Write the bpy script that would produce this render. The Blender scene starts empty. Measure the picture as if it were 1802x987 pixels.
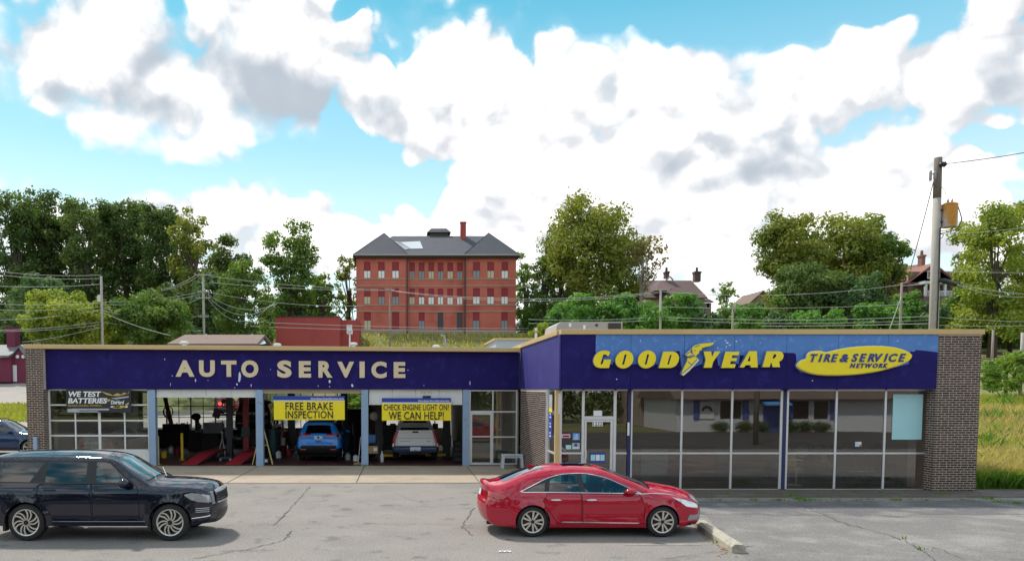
import bpy, bmesh, math, random
import numpy as np
from mathutils import Vector, Matrix, geometry
from mathutils.bvhtree import BVHTree

random.seed(7)
rng = np.random.default_rng(7)
S = bpy.context.scene
COL = S.collection
R = math.radians
PI = math.pi

# ------------------------------------------------------------------ camera
CAM_H, F_PX, PITCH = 3.2, 1350.0, R(-3.3)
PPX, PPY, IW, IH = 710.0, 762.0, 1802.0, 987.0
cd = bpy.data.cameras.new('camera')
cam = bpy.data.objects.new('camera', cd)
COL.objects.link(cam)
cam.location = (0, 0, CAM_H)
cam.rotation_euler = (R(90) + PITCH, 0, 0)
cd.sensor_fit = 'HORIZONTAL'
cd.sensor_width = 36
cd.lens = F_PX / IW * 36
cd.shift_x = (IW / 2 - PPX) / IW
cd.shift_y = (PPY - IH / 2) / IW
cd.clip_start, cd.clip_end = 0.1, 3000
S.camera = cam


def ray(px, py):
    a, b = (px - PPX) / F_PX, -(py - PPY) / F_PX
    c, s = math.cos(PITCH), math.sin(PITCH)
    return (a, c - b * s, s + b * c)


def at(px, py, Y):
    d = ray(px, py)
    return d[0] * Y / d[1], CAM_H + d[2] * Y / d[1]


def zat(py, Y):
    return at(PPX, py, Y)[1]


def xat(px, Y, py=720):
    return at(px, py, Y)[0]


def gp(px, py, z=0.0):
    d = ray(px, py)
    k = (z - CAM_H) / d[2]
    return d[0] * k, d[1] * k


def azel(px, py):
    d = Vector(ray(px, py)).normalized()
    return math.atan2(d.x, d.y), math.asin(d.z)


# ------------------------------------------------------------------ light, sky, exposure
SUN_EL, SUN_AZ = R(52), R(-34)          # azimuth measured from +Y towards +X: behind the shop, a little to the left
sl = bpy.data.lights.new('sun', 'SUN')
sl.energy, sl.angle, sl.color = 2.7, R(4), (1.0, 0.95, 0.87)
sun = bpy.data.objects.new('sun', sl)
COL.objects.link(sun)
sdir = Vector((math.sin(SUN_AZ) * math.cos(SUN_EL), math.cos(SUN_AZ) * math.cos(SUN_EL), math.sin(SUN_EL)))
sun.rotation_euler = sdir.to_track_quat('Z', 'Y').to_euler()
sun.location = (0, 0, 60)

S.view_settings.view_transform = 'Standard'
S.view_settings.look = 'None'
S.view_settings.gamma = 1
S.view_settings.use_curve_mapping = False
S.view_settings.exposure = 0.6
try:
    S.cycles.max_bounces = 8
    S.cycles.transparent_max_bounces = 24
    S.cycles.sample_clamp_indirect = 6
except Exception:
    pass

W = bpy.data.worlds.new('World')
S.world = W
W.use_nodes = True
wt = W.node_tree
wt.nodes.clear()


class NT:
    """small node-writing helper"""
    def __init__(s, t): s.t = t
    def n(s, typ, **kw):
        nd = s.t.nodes.new(typ)
        for k, v in kw.items(): setattr(nd, k, v)
        return nd
    def put(s, sock, v):
        if hasattr(v, 'is_output') or hasattr(v, 'links'): s.t.links.new(v, sock)
        else: sock.default_value = v
    def math(s, op, a, b=0.0, c=None, clamp=False):
        nd = s.n('ShaderNodeMath', operation=op, use_clamp=clamp)
        s.put(nd.inputs[0], a); s.put(nd.inputs[1], b)
        if c is not None: s.put(nd.inputs[2], c)
        return nd.outputs[0]
    def vmath(s, op, a, b=(0, 0, 0)):
        nd = s.n('ShaderNodeVectorMath', operation=op)
        s.put(nd.inputs[0], a); s.put(nd.inputs[1], b)
        return nd.outputs['Value'] if op in ('DOT_PRODUCT', 'LENGTH') else nd.outputs[0]
    def step(s, x, lo, hi):
        nd = s.n('ShaderNodeMapRange', interpolation_type='SMOOTHSTEP')
        s.put(nd.inputs[0], x); nd.inputs[1].default_value = lo; nd.inputs[2].default_value = hi
        return nd.outputs[0]
    def mix(s, f, a, b, blend='MIX'):
        nd = s.n('ShaderNodeMix', data_type='RGBA', blend_type=blend)
        s.put(nd.inputs[0], f)
        for sock, v in ((nd.inputs[6], a), (nd.inputs[7], b)):
            s.put(sock, (v[0], v[1], v[2], 1) if isinstance(v, tuple) and len(v) == 3 else v)
        return nd.outputs[2]
    def noise(s, vec, scale, detail=2.0, rough=0.5, color=False, dist=0.0):
        nd = s.n('ShaderNodeTexNoise')
        if vec is not None: s.put(nd.inputs['Vector'], vec)
        nd.inputs['Scale'].default_value = scale
        nd.inputs['Detail'].default_value = detail
        nd.inputs['Roughness'].default_value = rough
        nd.inputs['Distortion'].default_value = dist
        return nd.outputs['Color' if color else 'Fac']
    def ramp(s, f, stops):
        nd = s.n('ShaderNodeValToRGB')
        s.put(nd.inputs[0], f)
        el = nd.color_ramp.elements
        while len(el) > 1: el.remove(el[-1])
        for i, (p, c) in enumerate(stops):
            e = el[0] if i == 0 else el.new(p)
            e.position = p
            e.color = (c[0], c[1], c[2], 1) if isinstance(c, tuple) else (c, c, c, 1)
        return nd.outputs[0]


w = NT(wt)
tc = w.n('ShaderNodeTexCoord').outputs['Generated']
sx = w.n('ShaderNodeSeparateXYZ')
wt.links.new(tc, sx.inputs[0])
az = w.math('ARCTAN2', sx.outputs[0], sx.outputs[1])
el_ = w.math('ARCSINE', sx.outputs[2])
cb = w.n('ShaderNodeCombineXYZ')
wt.links.new(az, cb.inputs[0]); wt.links.new(el_, cb.inputs[1])
warp = w.noise(tc, 3.2, 4, 0.6, True)
warp = w.vmath('MULTIPLY', w.vmath('SUBTRACT', warp, (0.5, 0.5, 0.5)), (0.18, 0.12, 0))
ae = w.vmath('ADD', cb.outputs[0], warp)


def blobs(lst, start):
    tot = start
    for (px, py, rx, ry, amp) in lst:
        amp *= 1.55 if amp < 0 else 0.8
        a, e = azel(px, py)
        a2, e2 = azel(px + rx, py)
        a3, e3 = azel(px, py - ry)
        d = w.vmath('MULTIPLY', w.vmath('SUBTRACT', ae, (a, e, 0)), (1 / max(abs(a2 - a), .005), 1 / max(abs(e3 - e), .005), 0))
        q = w.math('POWER', 2.7183, w.math('MULTIPLY', w.vmath('DOT_PRODUCT', d, d), -1.0))
        tot = w.math('MULTIPLY_ADD', q, amp, tot)
    return tot


def puff(vec):
    """billowing cells on top of fractal noise"""
    vo = w.n('ShaderNodeTexVoronoi', feature='F1')
    w.put(vo.inputs['Vector'], w.vmath('ADD', vec, w.vmath('MULTIPLY', w.vmath('SUBTRACT', w.noise(vec, 9.0, 2, .6, True), (.5, .5, .5)), (.10, .10, .10))))
    vo.inputs['Scale'].default_value = 12.0
    vo.inputs['Detail'].default_value = 2.0
    vo.inputs['Roughness'].default_value = 0.55
    return w.math('MULTIPLY_ADD', vo.outputs['Distance'], -0.55, w.noise(vec, 6.0, 7, 0.6))


fb = puff(tc)
fb_up = puff(w.vmath('ADD', tc, (-0.012, 0.0, 0.030)))
relief = w.math('SUBTRACT', fb, fb_up)
fbl = w.noise(tc, 2.2, 4, 0.55)
base = w.math('MULTIPLY_ADD', w.math('SUBTRACT', fb, 0.22), 2.3, w.math('MULTIPLY_ADD', w.math('SUBTRACT', fbl, 0.47), 0.9, 0.74))
dens = blobs([
    # gaps of clear sky
    (40, 275, 130, 62, -.95), (190, 310, 130, 34, -.85), (330, 315, 90, 26, -.5), (480, 285, 90, 38, -.7), (610, 300, 80, 52, -.72), (690, 345, 90, 40, -.5),
    (880, 5, 55, 26, -.8), (1090, 30, 120, 62, -1.1), (1250, 40, 140, 58, -1.1), (1420, 20, 110, 48, -1.1), (1545, -8, 50, 42, -.8), (1160, 95, 60, 26, -.5),
    (1760, 238, 90, 20, -.8), (1800, 300, 60, 46, -.7), (312, 12, 26, 34, -.9), (0, 40, 22, 36, -.7), (612, 2, 26, 24, -.8), (520, 25, 20, 22, -.2),
    # banks of cloud
    (450, 355, 110, 34, .95), (330, 375, 70, 26, .6), (560, 385, 60, 30, .6), (330, 150, 330, 70, .75), (880, 230, 200, 160, .8), (1200, 260, 340, 110, .9),
    (1660, 130, 190, 80, .9), (990, 60, 36, 70, .6), (1300, 390, 520, 80, .75), (780, 430, 200, 70, .6), (1650, 330, 160, 60, .5), (430, 430, 260, 50, .4), (600, 60, 120, 60, .45), (120, 60, 130, 60, .5), (1075, 82, 16, 20, .7), (600, 95, 90, 60, .5)],
    base)
soft = w.step(w.noise(tc, 2.6, 3, .5), 0.40, 0.62)
al1, al2 = w.step(dens, 0.02, 0.30), w.step(dens, -0.35, 0.70)
alpha = w.math('MULTIPLY_ADD', w.math('SUBTRACT', al2, al1), soft, al1)
grey = blobs([
    (420, 120, 70, 34, .8), (500, 175, 90, 40, .85), (560, 210, 60, 30, .6), (700, 190, 80, 42, .8), (640, 230, 60, 24, .5), (690, 30, 66, 40, .7), (250, 100, 34, 46, .6),
    (100, 165, 66, 28, .55), (200, 25, 90, 30, .5), (270, 190, 60, 26, .5), (60, 90, 40, 24, .3), (1325, 190, 66, 26, .75), (1185, 305, 46, 28, .7), (1280, 335, 90, 22, .7),
    (1375, 300, 54, 48, .7), (1440, 325, 80, 22, .7), (1720, 95, 100, 54, .95), (1780, 130, 60, 30, .6), (1690, 290, 50, 44, .7), (1640, 340, 50, 20, .5), (870, 350, 40, 30, .35), (420, 40, 60, 20, .35), (260, 140, 280, 110, .42), (520, 190, 260, 70, .4), (1330, 300, 220, 60, .25)],
    w.math('MULTIPLY_ADD', w.math('SUBTRACT', w.noise(tc, 5.5, 8, 0.62), 0.5), 1.5, -0.16))
shade = w.math('MULTIPLY', w.step(w.math('MULTIPLY_ADD', relief, -0.9, grey), -0.15, 0.95), 0.95)
skyt = w.n('ShaderNodeTexSky', sky_type='NISHITA', sun_disc=False)
skyt.sun_elevation, skyt.sun_rotation = SUN_EL, SUN_AZ
skyt.air_density, skyt.dust_density, skyt.ozone_density = 1.0, 1.2, 1.0
blue = w.mix(1.0, skyt.outputs[0], (0.55, 1.35, 1.25), 'MULTIPLY')
haze_ = w.ramp(w.math('MULTIPLY', el_, 0.8), [(0.05, (11.0, 11.8, 12.0)), (0.15, (9.4, 11.2, 11.8)), (0.235, (5.0, 8.2, 10.0)), (0.30, (3.2, 6.9, 9.0)), (0.38, (0.9, 4.9, 7.0)), (0.9, (0.4, 2.6, 5.4))])
blue = w.mix(0.72, blue, haze_)
lit = w.math('MULTIPLY_ADD', relief, 2.0, w.math('MULTIPLY_ADD', w.step(dens, 0.2, 1.5), 0.45, 0.45), clamp=True)
white = w.mix(lit, (7.3, 7.5, 7.9), (14.0, 13.6, 13.2))
cloudcol = w.mix(shade, white, (4.6, 5.25, 6.0))
skycol = w.mix(alpha, blue, cloudcol)
low = w.step(sx.outputs[2], -0.02, 0.0)
skycol = w.mix(low, (3.0, 3.0, 2.8), skycol)
bg = w.n('ShaderNodeBackground')
wt.links.new(skycol, bg.inputs[0])
bg.inputs[1].default_value = 0.072
wo = w.n('ShaderNodeOutputWorld')
wt.links.new(bg.outputs[0], wo.inputs[0])
try:
    W.cycles.sampling_method = 'MANUAL'
    W.cycles.sample_map_resolution = 1024
except Exception:
    pass

# ------------------------------------------------------------------ materials
MATS = {}


def mat(name, col, rough=0.6, metal=0.0, spec=0.5, var=None, var2=None, bump=None, coat=0.0, emit=None, grain=None, var3=None):
    """procedural principled material; var = (scale, amount) brightness mottling, var2 = (scale, colour, amount, lo, hi) stains, bump = (scale, strength)"""
    m = bpy.data.materials.new(name)
    m.use_nodes = True
    t = NT(m.node_tree)
    b = m.node_tree.nodes['Principled BSDF']
    b.inputs['Roughness'].default_value = rough
    b.inputs['Metallic'].default_value = metal
    b.inputs['Specular IOR Level'].default_value = spec
    if coat: b.inputs['Coat Weight'].default_value = coat; b.inputs['Coat IOR'].default_value = 1.65; b.inputs['Coat Roughness'].default_value = 0.045
    geo = t.n('ShaderNodeNewGeometry').outputs['Position']
    c = (col[0], col[1], col[2], 1)
    cur = None
    if var or var2 or grain:
        cur = t.mix(0.0, c, c)
    if var:
        f = t.noise(geo, var[0], 5, 0.6)
        f = t.math('MULTIPLY_ADD', t.math('SUBTRACT', f, 0.5), var[1] * 2.2, 1.0)
        mul = t.n('ShaderNodeCombineXYZ')
        for i in range(3): t.put(mul.inputs[i], f)
        cur = t.mix(1.0, c, mul.outputs[0], 'MULTIPLY')
    if var2:
        f = t.math('MULTIPLY', t.step(t.noise(geo, var2[0], 6, 0.65), var2[3], var2[4]), var2[2])
        cur = t.mix(f, cur, var2[1])
    if var3:
        f = t.math('MULTIPLY', t.step(t.noise(geo, var3[0], 4, 0.6), var3[3], var3[4]), var3[2])
        cur = t.mix(f, cur, var3[1])
    if grain:
        f = t.noise(geo, grain[0], 2, 0.7)
        f = t.math('MULTIPLY_ADD', t.math('SUBTRACT', f, 0.5), grain[1] * 2.4, 1.0)
        mul = t.n('ShaderNodeCombineXYZ')
        for i in range(3): t.put(mul.inputs[i], f)
        cur = t.mix(1.0, cur, mul.outputs[0], 'MULTIPLY')
    if cur is not None: m.node_tree.links.new(cur, b.inputs['Base Color'])
    else: b.inputs['Base Color'].default_value = c
    if bump:
        bp = t.n('ShaderNodeBump')
        bp.inputs['Strength'].default_value = bump[1]
        bp.inputs['Distance'].default_value = 0.02
        m.node_tree.links.new(t.noise(geo, bump[0], 4, 0.6), bp.inputs['Height'])
        m.node_tree.links.new(bp.outputs[0], b.inputs['Normal'])
    if emit:
        b.inputs['Emission Color'].default_value = (*emit[0], 1); b.inputs['Emission Strength'].default_value = emit[1]
    MATS[name] = m
    return m


def glass(name, tint, refl=1.0, rough=0.0, f0=0.06):
    """thin architectural glazing: tinted transmission plus a Fresnel mirror reflection"""
    m = bpy.data.materials.new(name)
    m.use_nodes = True
    nt = m.node_tree
    nt.nodes.clear()
    t = NT(nt)
    tr = t.n('ShaderNodeBsdfTransparent'); tr.inputs[0].default_value = (*tint, 1)
    gl = t.n('ShaderNodeBsdfGlossy'); gl.inputs['Roughness'].default_value = rough; gl.inputs[0].default_value = (refl, refl, refl, 1)
    lw = t.n('ShaderNodeLayerWeight'); lw.inputs[0].default_value = 0.5
    geo = t.n('ShaderNodeNewGeometry').outputs['Position']
    bp = t.n('ShaderNodeBump'); bp.inputs['Strength'].default_value = 0.02; bp.inputs['Distance'].default_value = 0.02
    nt.links.new(t.noise(geo, 1.3, 1), bp.inputs['Height']); nt.links.new(bp.outputs[0], gl.inputs['Normal'])
    f = t.math('MULTIPLY_ADD', t.math('POWER', lw.outputs['Facing'], 4.0), 1 - f0, f0, clamp=True)
    mx = t.n('ShaderNodeMixShader')
    nt.links.new(f, mx.inputs[0]); nt.links.new(tr.outputs[0], mx.inputs[1]); nt.links.new(gl.outputs[0], mx.inputs[2])
    o = t.n('ShaderNodeOutputMaterial'); nt.links.new(mx.outputs[0], o.inputs[0])
    MATS[name] = m
    return m


def leafmat(name, col, var=0.4, trans=0.44):
    m = bpy.data.materials.new(name)
    m.use_nodes = True
    nt = m.node_tree
    nt.nodes.clear()
    t = NT(nt)
    at_ = t.n('ShaderNodeAttribute', attribute_name='tone')
    geo = t.n('ShaderNodeNewGeometry')
    f = t.math('MULTIPLY_ADD', t.math('SUBTRACT', t.noise(geo.outputs['Position'], 0.35, 3), 0.5), var * 1.6, t.math('MULTIPLY_ADD', at_.outputs['Fac'], var, 1 - var * 0.5))
    mul = t.n('ShaderNodeCombineXYZ')
    t.put(mul.inputs[0], t.math('MULTIPLY', f, t.math('MULTIPLY_ADD', at_.outputs['Fac'], 0.30, 0.85)))
    t.put(mul.inputs[1], f); t.put(mul.inputs[2], t.math('MULTIPLY', f, 0.95))
    c = t.mix(1.0, (col[0], col[1], col[2], 1), mul.outputs[0], 'MULTIPLY')
    d = t.n('ShaderNodeBsdfDiffuse'); nt.links.new(c, d.inputs[0])
    tl = t.n('ShaderNodeBsdfTranslucent'); nt.links.new(t.mix(1.0, c, (1.25, 1.25, 0.6), 'MULTIPLY'), tl.inputs[0])
    mx = t.n('ShaderNodeMixShader'); mx.inputs[0].default_value = trans
    nt.links.new(d.outputs[0], mx.inputs[1]); nt.links.new(tl.outputs[0], mx.inputs[2])
    gl = t.n('ShaderNodeBsdfGlossy'); gl.inputs['Roughness'].default_value = 0.5
    mx2 = t.n('ShaderNodeMixShader'); mx2.inputs[0].default_value = 0.03
    nt.links.new(mx.outputs[0], mx2.inputs[1]); nt.links.new(gl.outputs[0], mx2.inputs[2])
    o = t.n('ShaderNodeOutputMaterial'); nt.links.new(mx2.outputs[0], o.inputs[0])
    MATS[name] = m
    return m


# ------------------------------------------------------------------ mesh helpers
class MB:
    """collects vertices and faces of ONE mesh object"""
    def __init__(s): s.v, s.f, s.m = [], [], []
    def add(s, vs, fs, mi=0):
        o = len(s.v)
        s.v += [tuple(p) for p in vs]
        s.f += [tuple(i + o for i in f) for f in fs]
        s.m += [mi] * len(fs)
        return s
    def box(s, x0, x1, y0, y1, z0, z1, mi=0, mtx=None):
        vs = [(x, y, z) for x in (x0, x1) for y in (y0, y1) for z in (z0, z1)]
        if mtx is not None: vs = [tuple(mtx @ Vector(p)) for p in vs]
        return s.add(vs, [(0, 1, 3, 2), (4, 6, 7, 5), (0, 4, 5, 1), (2, 3, 7, 6), (0, 2, 6, 4), (1, 5, 7, 3)], mi)
    def quad(s, a, b, c, d, mi=0): return s.add([a, b, c, d], [(0, 1, 2, 3)], mi)
    def prism(s, poly, y0, y1, mi=0, axis='y', cap=True):
        """extrude a 2D polygon (u,v) along an axis: 'y' -> (u,y,v), 'x' -> (x,u,v), 'z' -> (u,v,z)"""
        n = len(poly)
        def P(u, v, t): return (u, t, v) if axis == 'y' else ((t, u, v) if axis == 'x' else (u, v, t))
        vs = [P(u, v, y0) for u, v in poly] + [P(u, v, y1) for u, v in poly]
        fs = [(i, (i + 1) % n, (i + 1) % n + n, i + n) for i in range(n)]
        if cap: fs += [tuple(range(n)), tuple(range(2 * n - 1, n - 1, -1))]
        return s.add(vs, fs, mi)
    def tube(s, pts, r, seg=8, mi=0, cap=True):
        pts = [Vector(p) for p in pts]
        n = len(pts)
        rs = r if isinstance(r, (list, tuple)) else [r] * n
        up = Vector((0, 0, 1))
        vs, fs = [], []
        for i, p in enumerate(pts):
            d = (pts[min(i + 1, n - 1)] - pts[max(i - 1, 0)]).normalized()
            a = d.cross(up if abs(d.z) < 0.9 else Vector((1, 0, 0))).normalized()
            b = d.cross(a)
            for k in range(seg):
                t = 2 * PI * k / seg
                vs.append(p + (a * math.cos(t) + b * math.sin(t)) * rs[i])
        for i in range(n - 1):
            for k in range(seg):
                k2 = (k + 1) % seg
                fs.append((i * seg + k, i * seg + k2, (i + 1) * seg + k2, (i + 1) * seg + k))
        if cap: fs += [tuple(range(seg - 1, -1, -1)), tuple(range((n - 1) * seg, n * seg))]
        return s.add(vs, fs, mi)
    def lathe(s, prof, seg=24, mi=0, axis='z', c=(0, 0, 0)):
        """prof = [(r, h)] revolved about an axis through c"""
        vs, fs = [], []
        for (r_, h) in prof:
            for k in range(seg):
                t = 2 * PI * k / seg
                u, v = r_ * math.cos(t), r_ * math.sin(t)
                p = (u, v, h) if axis == 'z' else ((u, h, v) if axis == 'y' else (h, u, v))
                vs.append((p[0] + c[0], p[1] + c[1], p[2] + c[2]))
        for i in range(len(prof) - 1):
            for k in range(seg):
                k2 = (k + 1) % seg
                fs.append((i * seg + k, i * seg + k2, (i + 1) * seg + k2, (i + 1) * seg + k))
        return s.add(vs, fs, mi)
    def ball(s, c, r, seg=10, rings=6, mi=0):
        rr = r if isinstance(r, tuple) else (r, r, r)
        vs = [(c[0], c[1], c[2] - rr[2])]
        for i in range(1, rings):
            p = -PI / 2 + PI * i / rings
            for k in range(seg):
                t = 2 * PI * k / seg
                vs.append((c[0] + rr[0] * math.cos(p) * math.cos(t), c[1] + rr[1] * math.cos(p) * math.sin(t), c[2] + rr[2] * math.sin(p)))
        vs.append((c[0], c[1], c[2] + rr[2]))
        fs = [(0, 1 + (k + 1) % seg, 1 + k) for k in range(seg)]
        for i in range(rings - 2):
            for k in range(seg):
                a, b = 1 + i * seg + k, 1 + i * seg + (k + 1) % seg
                fs.append((a, b, b + seg, a + seg))
        o = 1 + (rings - 2) * seg
        fs += [(o + k, o + (k + 1) % seg, len(vs) - 1) for k in range(seg)]
        return s.add(vs, fs, mi)
    def build(s, name, m, parent=None, smooth=False, world=False, bevel=0, fixn=True):
        off = Vector((0, 0, 0))
        if world and parent is not None:
            q = parent
            while q is not None: off = off + q.location; q = q.parent
        me = bpy.data.meshes.new(name)
        vs = s.v if off.length == 0 else [(p[0] - off.x, p[1] - off.y, p[2] - off.z) for p in s.v]
        me.from_pydata(vs, [], s.f)
        for k in (m if isinstance(m, (list, tuple)) else [m]): me.materials.append(k)
        if len(set(s.m)) > 1 or (s.m and s.m[0]): me.polygons.foreach_set('material_index', s.m)
        if fixn:
            bm = bmesh.new(); bm.from_mesh(me)
            bmesh.ops.recalc_face_normals(bm, faces=bm.faces)
            bm.to_mesh(me); bm.free()
        if smooth:
            me.polygons.foreach_set('use_smooth', [True] * len(me.polygons))
            if smooth != 'all':
                try: me.set_sharp_from_angle(angle=R(35))
                except Exception: pass
        o = bpy.data.objects.new(name, me)
        COL.objects.link(o)
        if parent is not None: o.parent = parent
        if bevel:
            b = o.modifiers.new('edge', 'BEVEL'); b.width = bevel; b.segments = 2; b.limit_method = 'ANGLE'; b.angle_limit = R(40)
        return o


def tag(o, label=None, cat=None, group=None, kind=None):
    if label: o['label'] = label
    if cat: o['category'] = cat
    if group: o['group'] = group
    if kind: o['kind'] = kind
    return o


def thing(name, label, cat, loc=(0, 0, 0), rotz=0.0, group=None):
    o = bpy.data.objects.new(name, None)
    o.empty_display_size = 0.2
    COL.objects.link(o)
    o.location = loc
    o.rotation_euler = (0, 0, rotz)
    return tag(o, label, cat, group)


def kids(o): return list(o.children)


def dup(o, loc=None, rotz=None, label=None, group=None, parent=None):
    c = o.copy(); COL.objects.link(c)
    if parent is not None: c.parent = parent
    if loc is not None: c.location = loc
    if rotz is not None: c.rotation_euler = (0, 0, rotz)
    if label: c['label'] = label
    if group: c['group'] = group
    for k in kids(o): dup(k, parent=c)
    return c


def wall_holes(mb, x0, x1, z0, z1, holes, y, depth, mi=0, mir=0):
    """front sheet of a wall (facing -y at y) with rectangular holes and their reveals running back by depth"""
    xs = sorted({x0, x1, *[h[0] for h in holes], *[h[1] for h in holes]})
    zs = sorted({z0, z1, *[h[2] for h in holes], *[h[3] for h in holes]})
    for i in range(len(xs) - 1):
        for j in range(len(zs) - 1):
            cx, cz = (xs[i] + xs[i + 1]) / 2, (zs[j] + zs[j + 1]) / 2
            if any(h[0] < cx < h[1] and h[2] < cz < h[3] for h in holes): continue
            mb.quad((xs[i], y, zs[j]), (xs[i + 1], y, zs[j]), (xs[i + 1], y, zs[j + 1]), (xs[i], y, zs[j + 1]), mi)
    for (a, b, c, d) in holes:
        mb.quad((a, y, c), (a, y, d), (a, y + depth, d), (a, y + depth, c), mir)
        mb.quad((b, y, d), (b, y, c), (b, y + depth, c), (b, y + depth, d), mir)
        mb.quad((a, y, d), (b, y, d), (b, y + depth, d), (a, y + depth, d), mir)
        mb.quad((b, y, c), (a, y, c), (a, y + depth, c), (b, y + depth, c), mir)


def text_mesh(txt, bold=0.0, extrude=0.0, shear=0.0, space=1.0, spacing_word=1.0):
    """the glyphs of one line as a mesh in x,y (z depth); returns verts array and faces"""
    cu = bpy.data.curves.new('t', 'FONT')
    cu.body = txt
    cu.size = 1.0
    cu.offset = bold
    cu.extrude = extrude
    cu.shear = shear
    cu.space_character = space
    cu.space_word = spacing_word
    cu.resolution_u = 4
    ob = bpy.data.objects.new('t', cu)
    COL.objects.link(ob)
    dg = bpy.context.evaluated_depsgraph_get()
    me = bpy.data.meshes.new_from_object(ob.evaluated_get(dg))
    vs = np.array([v.co[:] for v in me.vertices])
    fs = [tuple(p.vertices) for p in me.polygons]
    bpy.data.objects.remove(ob); bpy.data.curves.remove(cu); bpy.data.meshes.remove(me)
    return vs, fs


def text_box(mb, txt, x0, x1, z0, z1, y, depth=0.0, bold=0.0, shear=0.0, mi=0, space=1.0, facing='-y'):
    """fit a line of lettering into the rectangle x0..x1, z0..z1 on the plane y, front face towards -y"""
    vs, fs = text_mesh(txt, bold, 0.5 if depth else 0.0, shear, space)
    lo, hi = vs.min(0), vs.max(0)
    u = x0 + (vs[:, 0] - lo[0]) / (hi[0] - lo[0]) * (x1 - x0)
    v = z0 + (vs[:, 1] - lo[1]) / (hi[1] - lo[1]) * (z1 - z0)
    if depth: yy = y - (vs[:, 2] - lo[2]) / max(hi[2] - lo[2], 1e-6) * depth
    else: yy = np.full(len(vs), y)
    if facing == '-x': pts = [(float(b), float(-a), float(c)) for a, b, c in zip(u, yy, v)]
    else: pts = list(zip(u.tolist(), yy.tolist(), v.tolist()))
    mb.add(pts, fs, mi)
    return mb


def curve_poly(outer, holes=()):
    """triangulate a flat polygon with holes -> verts2d, tris"""
    vs = [Vector(p) for p in outer]
    edges = [(i, (i + 1) % len(outer)) for i in range(len(outer))]
    for h in holes:
        o = len(vs)
        vs += [Vector(p) for p in h]
        edges += [(o + i, o + (i + 1) % len(h)) for i in range(len(h))]
    V, E, Fc, *_ = geometry.delaunay_2d_cdt(vs, edges, [], 0, 1e-6)
    tris = []
    for f in Fc:
        c = sum((V[i] for i in f), Vector((0, 0))) / len(f)
        if inside(c, outer) and not any(inside(c, h) for h in holes): tris.append(tuple(f))
    return V, tris


def inside(p, poly):
    x, y = p[0], p[1]
    r = False
    j = len(poly) - 1
    for i in range(len(poly)):
        a, b = poly[i], poly[j]
        if (a[1] > y) != (b[1] > y) and x < (b[0] - a[0]) * (y - a[1]) / (b[1] - a[1]) + a[0]: r = not r
        j = i
    return r


def slab_poly(mb, outer, holes, y_front, y_back, mi=0, mis=None):
    """a flat-fronted solid in the xz plane with holes, front towards -y"""
    V, T = curve_poly(outer, holes)
    mb.add([(p[0], y_front, p[1]) for p in V], T, mi)
    mb.add([(p[0], y_back, p[1]) for p in V], [t[::-1] for t in T], mi if mis is None else mis)
    for loop in [outer, *holes]:
        n = len(loop)
        mb.add([(p[0], y_front, p[1]) for p in loop] + [(p[0], y_back, p[1]) for p in loop],
               [(i, (i + 1) % n, (i + 1) % n + n, i + n) for i in range(n)], mi if mis is None else mis)


def smooth_line(pts, n=6, closed=False):
    """Catmull-Rom through 2D points"""
    out = []
    N = len(pts)
    rng_ = range(N) if closed else range(N - 1)
    for i in rng_:
        if closed: p0, p1, p2, p3 = pts[i - 1], pts[i], pts[(i + 1) % N], pts[(i + 2) % N]
        else: p0, p1, p2, p3 = pts[max(i - 1, 0)], pts[i], pts[i + 1], pts[min(i + 2, N - 1)]
        for k in range(n):
            t = k / n
            out.append(tuple(0.5 * ((2 * b) + (-a + c) * t + (2 * a - 5 * b + 4 * c - d) * t * t + (-a + 3 * b - 3 * c + d) * t ** 3)
                             for a, b, c, d in zip(p0, p1, p2, p3)))
    if not closed: out.append(tuple(pts[-1]))
    return out


def sstep(a, b, x):
    t = min(1, max(0, (x - a) / (b - a)))
    return t * t * (3 - 2 * t)

# ------------------------------------------------------------------ material library
mat('asphalt', (0.260, 0.234, 0.212), 0.95, spec=.2, var=(0.8, .16), var2=(0.23, (0.205, 0.19, 0.18), 0.7, .45, .68), var3=(1.5, (0.13, 0.12, 0.115), .7, .56, .70), bump=(60, .35), grain=(24, .6))
mat('asphalt_patch', (0.145, 0.138, 0.142), 0.95, spec=.25, var=(1.4, .2), var2=(0.7, (0.27, 0.25, 0.235), 0.75, .47, .66), bump=(60, .35), var3=(1.9, (0.30, 0.28, 0.26), .6, .6, .72), grain=(24, .6))
mat('asphalt_worn', (0.19, 0.178, 0.170), 0.95, spec=.25, var=(1.0, .16), var2=(0.6, (0.30, 0.28, 0.26), 0.8, .45, .68), bump=(60, .35), var3=(1.7, (0.12, 0.115, 0.11), .6, .6, .72), grain=(22, .6))
mat('crack', (0.085, 0.08, 0.072), 0.95)
mat('apron_concrete', (0.40, 0.325, 0.245), 0.85, spec=.25, var=(1.1, .18), var2=(0.4, (0.27, 0.215, 0.165), 0.75, .46, .7), bump=(40, .2), grain=(16, .18))
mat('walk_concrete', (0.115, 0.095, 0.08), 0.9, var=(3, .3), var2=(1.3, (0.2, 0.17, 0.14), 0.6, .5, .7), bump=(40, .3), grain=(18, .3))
mat('stop_concrete', (0.42, 0.38, 0.31), 0.9, var=(9, .2), var2=(5, (0.2, 0.18, 0.12), 0.5, .5, .66), bump=(40, .4))
mat('road_concrete', (0.33, 0.29, 0.26), 0.9, var=(0.4, .15), bump=(30, .2))
mat('ground', (0.16, 0.18, 0.055), 0.95, var=(0.25, .35), var2=(0.12, (0.27, 0.2, 0.1), 0.8, .45, .62), bump=(8, .8))
mat('fascia_dark', (0.019, 0.013, 0.118), 0.75, spec=.15, var=(0.8, .22), var2=(2.2, (0.032, 0.025, 0.2), 0.7, .5, .7))
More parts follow.
